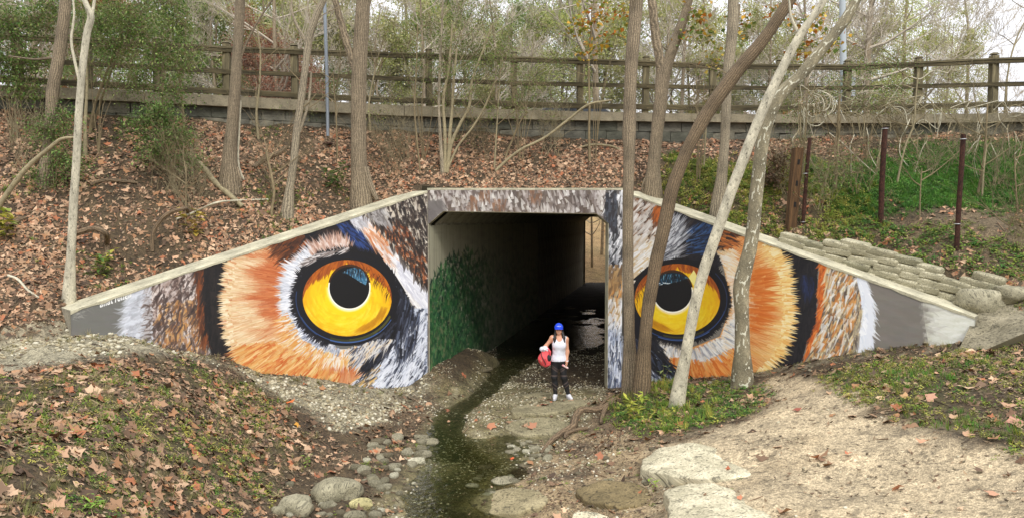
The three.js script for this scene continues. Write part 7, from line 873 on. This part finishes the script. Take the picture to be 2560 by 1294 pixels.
{
  const foot = groundHit(1397, 997), base = V(at(1397, 997, -foot.z).x, foot.y + 0.012, foot.z);
  const t = thing('person', 'woman in blue cap, white tank top and black leggings standing before the tunnel', 'person', null, base);
  const skin = std({ color: new THREE.Color(...lin(206, 152, 122)), roughness: 0.6 }), white = std({ color: new THREE.Color(...lin(216, 217, 224)), roughness: 0.9 }), black = std({ vertexColors: true, roughness: 0.75 }), hairM = std({ color: new THREE.Color(0.012, 0.009, 0.008), roughness: 0.45 }), blue = std({ color: new THREE.Color(...lin(28, 72, 216)), roughness: 0.8 }), shoeM = std({ color: new THREE.Color(...lin(206, 206, 210)), roughness: 0.85 });
  // joints
  const sL = [-0.148, 1.365, -0.01], eL = [-0.292, 1.17, -0.03], wL = [-0.405, 0.99, 0.1], sR = [0.16, 1.335, -0.01], eR = [0.19, 1.05, -0.02], wR = [0.176, 0.85, 0.05];
  const torso = [ell([0.004, 1.235, 0], [0.145, 0.16, 0.1]), ell([0, 1.06, 0.005], [0.122, 0.15, 0.092]), ell([-0.008, 0.875, -0.005], [0.158, 0.125, 0.112]), ell([-0.055, 1.2, 0.075], [0.058, 0.06, 0.045]), ell([0.065, 1.19, 0.075], [0.058, 0.06, 0.045]), cap3(sL, sR, 0.052, 0.052)];
  const legs = [cap3([-0.085, 0.83, -0.005], [-0.105, 0.49, 0.025], 0.093, 0.058), cap3([-0.105, 0.49, 0.02], [-0.085, 0.33, -0.005], 0.056, 0.054), cap3([-0.085, 0.33, -0.008], [-0.075, 0.1, -0.01], 0.054, 0.036), cap3([0.075, 0.83, -0.005], [0.11, 0.48, 0.03], 0.093, 0.058), cap3([0.11, 0.48, 0.025], [0.155, 0.32, 0.0], 0.056, 0.054), cap3([0.155, 0.32, -0.003], [0.212, 0.1, -0.01], 0.054, 0.036)];
  const arms = [cap3(sL, eL, 0.048, 0.038), cap3(eL, wL, 0.038, 0.026), cap3(sR, eR, 0.048, 0.037), cap3(eR, wR, 0.037, 0.025)];
  const head = [ell([-0.004, 1.575, -0.005], [0.074, 0.09, 0.092]), ell([-0.006, 1.505, 0.028], [0.056, 0.07, 0.062]), ell([-0.008, 1.462, 0.05], [0.026, 0.02, 0.026]), cap3([-0.006, 1.545, 0.088], [-0.008, 1.512, 0.106], 0.01, 0.013), ell([-0.04, 1.508, 0.062], [0.024, 0.024, 0.02]), ell([0.03, 1.508, 0.062], [0.024, 0.024, 0.02]), ell([-0.078, 1.54, 0], [0.01, 0.028, 0.018]), ell([0.072, 1.54, 0], [0.01, 0.028, 0.018])];
  const neck = cap3([0.002, 1.35, -0.018], [0, 1.48, -0.006], 0.052, 0.048);
  const bodyF = blend([...torso, ...legs, ...arms, neck, ell([-0.004, 1.56, 0], [0.068, 0.085, 0.085])], 0.05), headF = blend([...head, neck], 0.022);
  const hand = (w, dir, across, nor, curl, s) => { // palm, four fingers and a thumb from the wrist on
    const D = V(...dir).normalize(), A = V(...across).normalize(), N = V(...nor).normalize(), P = (a, b, c) => { const v = V(...w).addScaledVector(D, a).addScaledVector(A, b).addScaledVector(N, c); return [v.x, v.y, v.z]; }, list = [cap3(w, P(0.03, 0, 0), 0.025, 0.024)]; for (const b of [-0.027, -0.009, 0.009, 0.027]) list.push(cap3(P(0.015, b * 0.6, 0), P(0.085, b, 0.002), 0.014, 0.0105));
    const fs = [[-0.029, 0.07], [-0.0095, 0.08], [0.0095, 0.075], [0.028, 0.058]].map(([b, L]) => { let q = [0.085, b, 0.002], a = curl * 0.5; const ch = []; for (let k = 0; k < 3; k++) { const l = L * [0.42, 0.32, 0.26][k], r = [q[0] + Math.cos(a) * l, q[1] * (1 + 0.05), q[2] + Math.sin(a) * l]; ch.push(cap3(P(...q), P(...r), 0.0095 - k * 0.001, 0.0085 - k * 0.001)); q = r; a += curl * (k ? 0.7 : 1); } return ch; });
    const th = [cap3(P(0.018, -0.022 * s, 0.004), P(0.05, -0.048 * s, 0.02), 0.013, 0.0105), cap3(P(0.05, -0.048 * s, 0.02), P(0.075, -0.05 * s, 0.042), 0.0105, 0.008)]; const palm = blend(list, 0.02), all = [palm, ...fs.map((c) => blend(c, 0.004)), blend(th, 0.006)]; return blend(all, 0.007);
  };
  const hL = hand(wL, [-0.15, -0.75, 0.55], [0.2, 0.5, 0.8], [0.95, -0.1, 0.2], 0.35, 1), hR = hand(wR, [-0.12, -0.95, 0.28], [0.2, 0.2, 0.95], [-0.95, 0.1, 0.2], 0.75, -1);
  const box = (f, c, r, h) => surfaceNet(f, [c[0] - r, c[1] - r, c[2] - r], [c[0] + r, c[1] + r, c[2] + r], h);
  const body = surfaceNet((x, y, z) => Math.max(bodyF(x, y, z), y - 1.47), [-0.48, 0.05, -0.2], [0.32, 1.52, 0.22], 0.012);
  mesh('body', mergeGeometries([body, box(headF, [0, 1.54, 0], 0.16, 0.0055), box(hL, [wL[0] - 0.02, wL[1] - 0.06, wL[2] + 0.04], 0.16, 0.0042), box(hR, [wR[0] - 0.02, wR[1] - 0.07, wR[2] + 0.02], 0.16, 0.0042)]), skin, t);
  // face
  const dark = std({ color: new THREE.Color(0.02, 0.012, 0.01), roughness: 0.3 }), lip = std({ color: new THREE.Color(...lin(176, 84, 80)), roughness: 0.5 }), teeth = std({ color: new THREE.Color(0.8, 0.78, 0.74), roughness: 0.3 });
  for (const s of [-1, 1]) { const e = mesh('eye', new THREE.SphereGeometry(0.0095, 12, 8).scale(1.35, 0.7, 0.7), dark, t); e.position.set(-0.005 + s * 0.029, 1.545, 0.078); const b = mesh('eyebrow', new THREE.CapsuleGeometry(0.0032, 0.022, 4, 8).rotateZ(Math.PI / 2 + s * 0.12), dark, t); b.position.set(-0.005 + s * 0.03, 1.564, 0.081); }
  const sm = [], sx = []; for (let k = 0; k <= 8; k++) { const a = (k / 8 - 0.5) * 1.9, x = -0.007 + Math.sin(a) * 0.031; sm.push(V(x, 1.487 + (1 - Math.cos(a)) * 0.02, 0.0885 - Math.abs(Math.sin(a)) * 0.019)); sx.push(0.0062 * (1 - 0.5 * Math.abs(k / 4 - 1))); }
  mesh('lips', new Geo().tube(sm, sx.map((r) => r * 1.25), 8).geometry(), lip, t); mesh('teeth', new Geo().tube(sm.slice(1, 8).map((p) => p.clone().add(V(0, 0.0008, 0.0035))), sx.slice(1, 8).map((r) => r * 0.85), 6).geometry(), teeth, t);
  // clothes
  const topF0 = blend(torso, 0.05), fold = (x, y, z) => (fbm(x * 14 + 3, y * 9, z * 14, 2) - 0.5) * 0.012; const topF = (x, y, z) => { let d = topF0(x, y, z) - 0.013 - 0.014 * sstep(1.15, 0.86, y) + fold(x, y, z); d = Math.max(d, 0.852 + 0.012 * x - y, y - 1.4); d = Math.max(d, -(Math.hypot((x - 0.004) * 1.25, (y - 1.4) * 0.8, (z - 0.07) * 0.7) - 0.088)); for (const [a, s] of [[sL, -1], [sR, 1]]) d = Math.max(d, -(Math.hypot((x - a[0] - s * 0.045), (y - a[1] + 0.04) * 0.62, z * 0.5) - 0.066)); return d; };
  mesh('tank_top', surfaceNet(topF, [-0.22, 0.8, -0.18], [0.22, 1.44, 0.2], 0.0085), white, t);
  const legF = blend([...legs, torso[2]], 0.04), lg = surfaceNet((x, y, z) => Math.max(legF(x, y, z) - 0.008, y - 0.9, 0.095 - y), [-0.24, 0.07, -0.18], [0.32, 0.93, 0.18], 0.0095), LP = lg.attributes.position, lc = []; for (let k = 0; k < LP.count; k++) { const x = LP.getX(k), y = LP.getY(k), z = LP.getZ(k), right = x > lerp(-0.005, 0.05, sstep(0.8, 0.1, y)), u = right ? x - 0.09 : -(x + 0.09), s = y - u * 0.75 * (right ? 1 : 1), band = (a, b) => s > a && s < b && z > -0.03; const mesh1 = band(0.7, 0.725) || band(0.645, 0.68) || (y > 0.515 && y < 0.545 && z > -0.02) || band(0.22, 0.25) || band(0.3, 0.33); lc.push(...(mesh1 ? [0.07, 0.05, 0.043] : [0.009, 0.009, 0.01])); } lg.setAttribute('color', new THREE.Float32BufferAttribute(lc, 3)); mesh('leggings', lg, black, t);
  for (const [x, dx] of [[-0.076, -0.03], [0.214, 0.06]]) { const f = blend([cap3([x, 0.055, -0.04], [x + dx * 0.4, 0.05, 0.03], 0.046, 0.044), cap3([x + dx * 0.4, 0.045, 0.03], [x + dx, 0.034, 0.135], 0.043, 0.034), cap3([x, 0.06, -0.025], [x, 0.115, -0.015], 0.042, 0.043)], 0.03), s = mesh('shoe', surfaceNet((a, b, c) => Math.max(f(a, b, c), 0.002 - b, b - 0.112), [x - 0.09, -0.02, -0.12], [x + 0.14, 0.14, 0.2], 0.0065), shoeM, t); mesh('sole', surfaceNet((a, b, c) => Math.max(f(a, Math.max(b, 0.02), c) - 0.004, -b - 0.006, b - 0.016), [x - 0.09, -0.02, -0.12], [x + 0.14, 0.04, 0.2], 0.0065), std({ color: new THREE.Color(0.5, 0.5, 0.52) }), s); }
  const hair = blend([ell([-0.004, 1.575, -0.022], [0.086, 0.1, 0.098]), cap3([-0.068, 1.53, -0.01], [-0.098, 1.36, 0.04], 0.03, 0.034), cap3([-0.098, 1.36, 0.05], [-0.088, 1.2, 0.1], 0.036, 0.02), cap3([0.066, 1.53, -0.01], [0.105, 1.37, 0.03], 0.03, 0.036), cap3([0.105, 1.37, 0.04], [0.118, 1.2, 0.085], 0.036, 0.018), cap3([0, 1.5, -0.07], [0.005, 1.3, -0.11], 0.06, 0.045)], 0.03);
  mesh('hair', surfaceNet((x, y, z) => { const d = hair(x, y, z) + (fbm(x * 60, y * 6, z * 60, 2) - 0.5) * 0.01; const face = Math.hypot((x + 0.005) / 0.064, (y - 1.515) / 0.1, (z - 0.075) / 0.075) - 1; return Math.max(d, -face * 0.06); }, [-0.2, 1.14, -0.2], [0.2, 1.72, 0.16], 0.0075), hairM, t);
  const capm = mesh('cap', surfaceNet((x, y, z) => { const d = ell([-0.004, 1.585, -0.008], [0.097, 0.112, 0.112])(x, y, z); return Math.max(d, 1.583 + z * 0.1 - y); }, [-0.14, 1.55, -0.16], [0.14, 1.74, 0.15], 0.0065), blue, t);
  { const g = new Geo(), n = 14; for (const top of [1, 0]) { const k0 = g.p.length / 3; for (let j = 0; j <= n; j++) { const a = (j / n - 0.5) * 2.5; for (const f of [0, 0.5, 1]) { const x = -0.004 + Math.sin(a) * (0.092 + f * 0.008), z = -0.01 + Math.cos(a) * 0.104 + f * 0.07 * Math.pow(Math.cos(a / 1.25 * 1.57 * 0.8), 0.7); g.v(x, 1.596 - f * 0.018 - Math.abs(Math.sin(a)) * 0.014 + top * 0.004, z, 0, top ? 1 : -1, 0.1); } } for (let j = 0; j < n; j++) for (let f = 0; f < 2; f++) { const o = k0 + j * 3 + f; top ? g.i.push(o, o + 1, o + 4, o, o + 4, o + 3) : g.i.push(o, o + 4, o + 1, o, o + 3, o + 4); } } mesh('brim', g.geometry(), blue, capm); }
  { const g = new Geo(), w = []; for (let k = 0; k <= 30; k++) { const f = k / 30, x = -0.052 + f * 0.09, zz = 0.104 * Math.sqrt(Math.max(0, 1 - (x / 0.097) ** 2)); w.push(V(x, 1.638 + Math.sin(f * 26) * 0.009, zz * 0.93)); } g.tube(w, w.map(() => 0.0032), 5); mesh('lettering', g.geometry(), white, capm); }
  const wt = mesh('wrist_watch', new THREE.TorusGeometry(0.029, 0.008, 8, 20).rotateX(Math.PI / 2), white, t); wt.position.set(0.177, 0.862, 0.047); wt.rotation.x = 0.2;
  { const g = new Geo(), w = []; for (let k = 0; k <= 12; k++) { const a = k / 12 * 3.14; w.push(V(0.003 + Math.cos(a) * 0.062, 1.385 - Math.sin(a) * 0.115, 0.03 + Math.sin(a) * 0.085)); } g.tube(w, w.map(() => 0.004), 5); mesh('neck_strap', g.geometry(), hairM, t); }
  // what she carries
  const pink = std({ color: new THREE.Color(...lin(226, 84, 88)), roughness: 0.75, bumpMap: concTile, bumpScale: 0.004 }), mat2 = std({ color: new THREE.Color(0.02, 0.02, 0.025), roughness: 0.8 });
  const bp = thing('backpack', 'coral pink backpack with black side pocket held under the woman\'s arm', 'backpack', null, base.clone().add(V(-0.315, 0.97, 0.1)));
  const wob = (x, y, z) => (fbm(x * 11 + 5, y * 11, z * 11, 3) - 0.5) * 0.04; mesh('pack_body', surfaceNet((x, y, z) => blend([ell([0.02, 0.05, -0.02], [0.115, 0.16, 0.1]), ell([-0.03, -0.05, 0.02], [0.12, 0.12, 0.1]), ell([0.03, -0.16, 0.01], [0.1, 0.07, 0.075])], 0.06)(x, y, z) + wob(x, y, z), [-0.2, -0.28, -0.18], [0.2, 0.26, 0.18], 0.01), pink, bp);
  mesh('side_pocket', surfaceNet((x, y, z) => ell([0.085, -0.02, 0.07], [0.055, 0.075, 0.04])(x, y, z) + wob(x, y, z) * 0.4, [0, -0.13, 0], [0.18, 0.1, 0.15], 0.008), mat2, bp);
  const st = [V(-0.09, 0.1, 0.09), V(-0.075, 0.03, 0.115), V(-0.04, -0.05, 0.128), V(0.0, -0.12, 0.11), V(0.01, -0.17, 0.09)]; mesh('shoulder_strap', new Geo().tube(dense(st, 16), new Array(17).fill(0.009), 6).geometry(), mat2, bp); mesh('upper_strap', new Geo().tube(dense([V(0.06, 0.18, 0.06), V(0.1, 0.12, 0.09), V(0.11, 0, 0.08)], 12), new Array(13).fill(0.012), 6).geometry(), pink, bp);
  const fl = thing('cloth_bundle', 'white fluffy bundle stuffed in the top of the coral backpack', 'cloth', null, base.clone().add(V(-0.335, 1.135, 0.12))); mesh('fluffy_cloth', surfaceNet((x, y, z) => ell([0, 0, 0], [0.095, 0.062, 0.075])(x, y, z) + (fbm(x * 26, y * 26, z * 26, 3) - 0.5) * 0.045, [-0.14, -0.1, -0.12], [0.14, 0.1, 0.12], 0.007), white, fl);
  const bt = thing('water_bottle', 'small pink and clear bottle held in the woman\'s lowered hand', 'bottle', null, base.clone().add(V(0.145, 0.735, 0.1))); const bm = mesh('bottle_body', new THREE.CapsuleGeometry(0.022, 0.1, 6, 14), std({ color: new THREE.Color(...lin(236, 206, 204)), roughness: 0.4 }), bt), bc = mesh('bottle_cap', new THREE.CylinderGeometry(0.021, 0.021, 0.03, 16).translate(0, 0.075, 0), std({ color: new THREE.Color(...lin(240, 170, 172)), roughness: 0.5 }), bt); bt.rotation.set(0.5, 0, 0.95);
}
renderer.render(scene, camera);
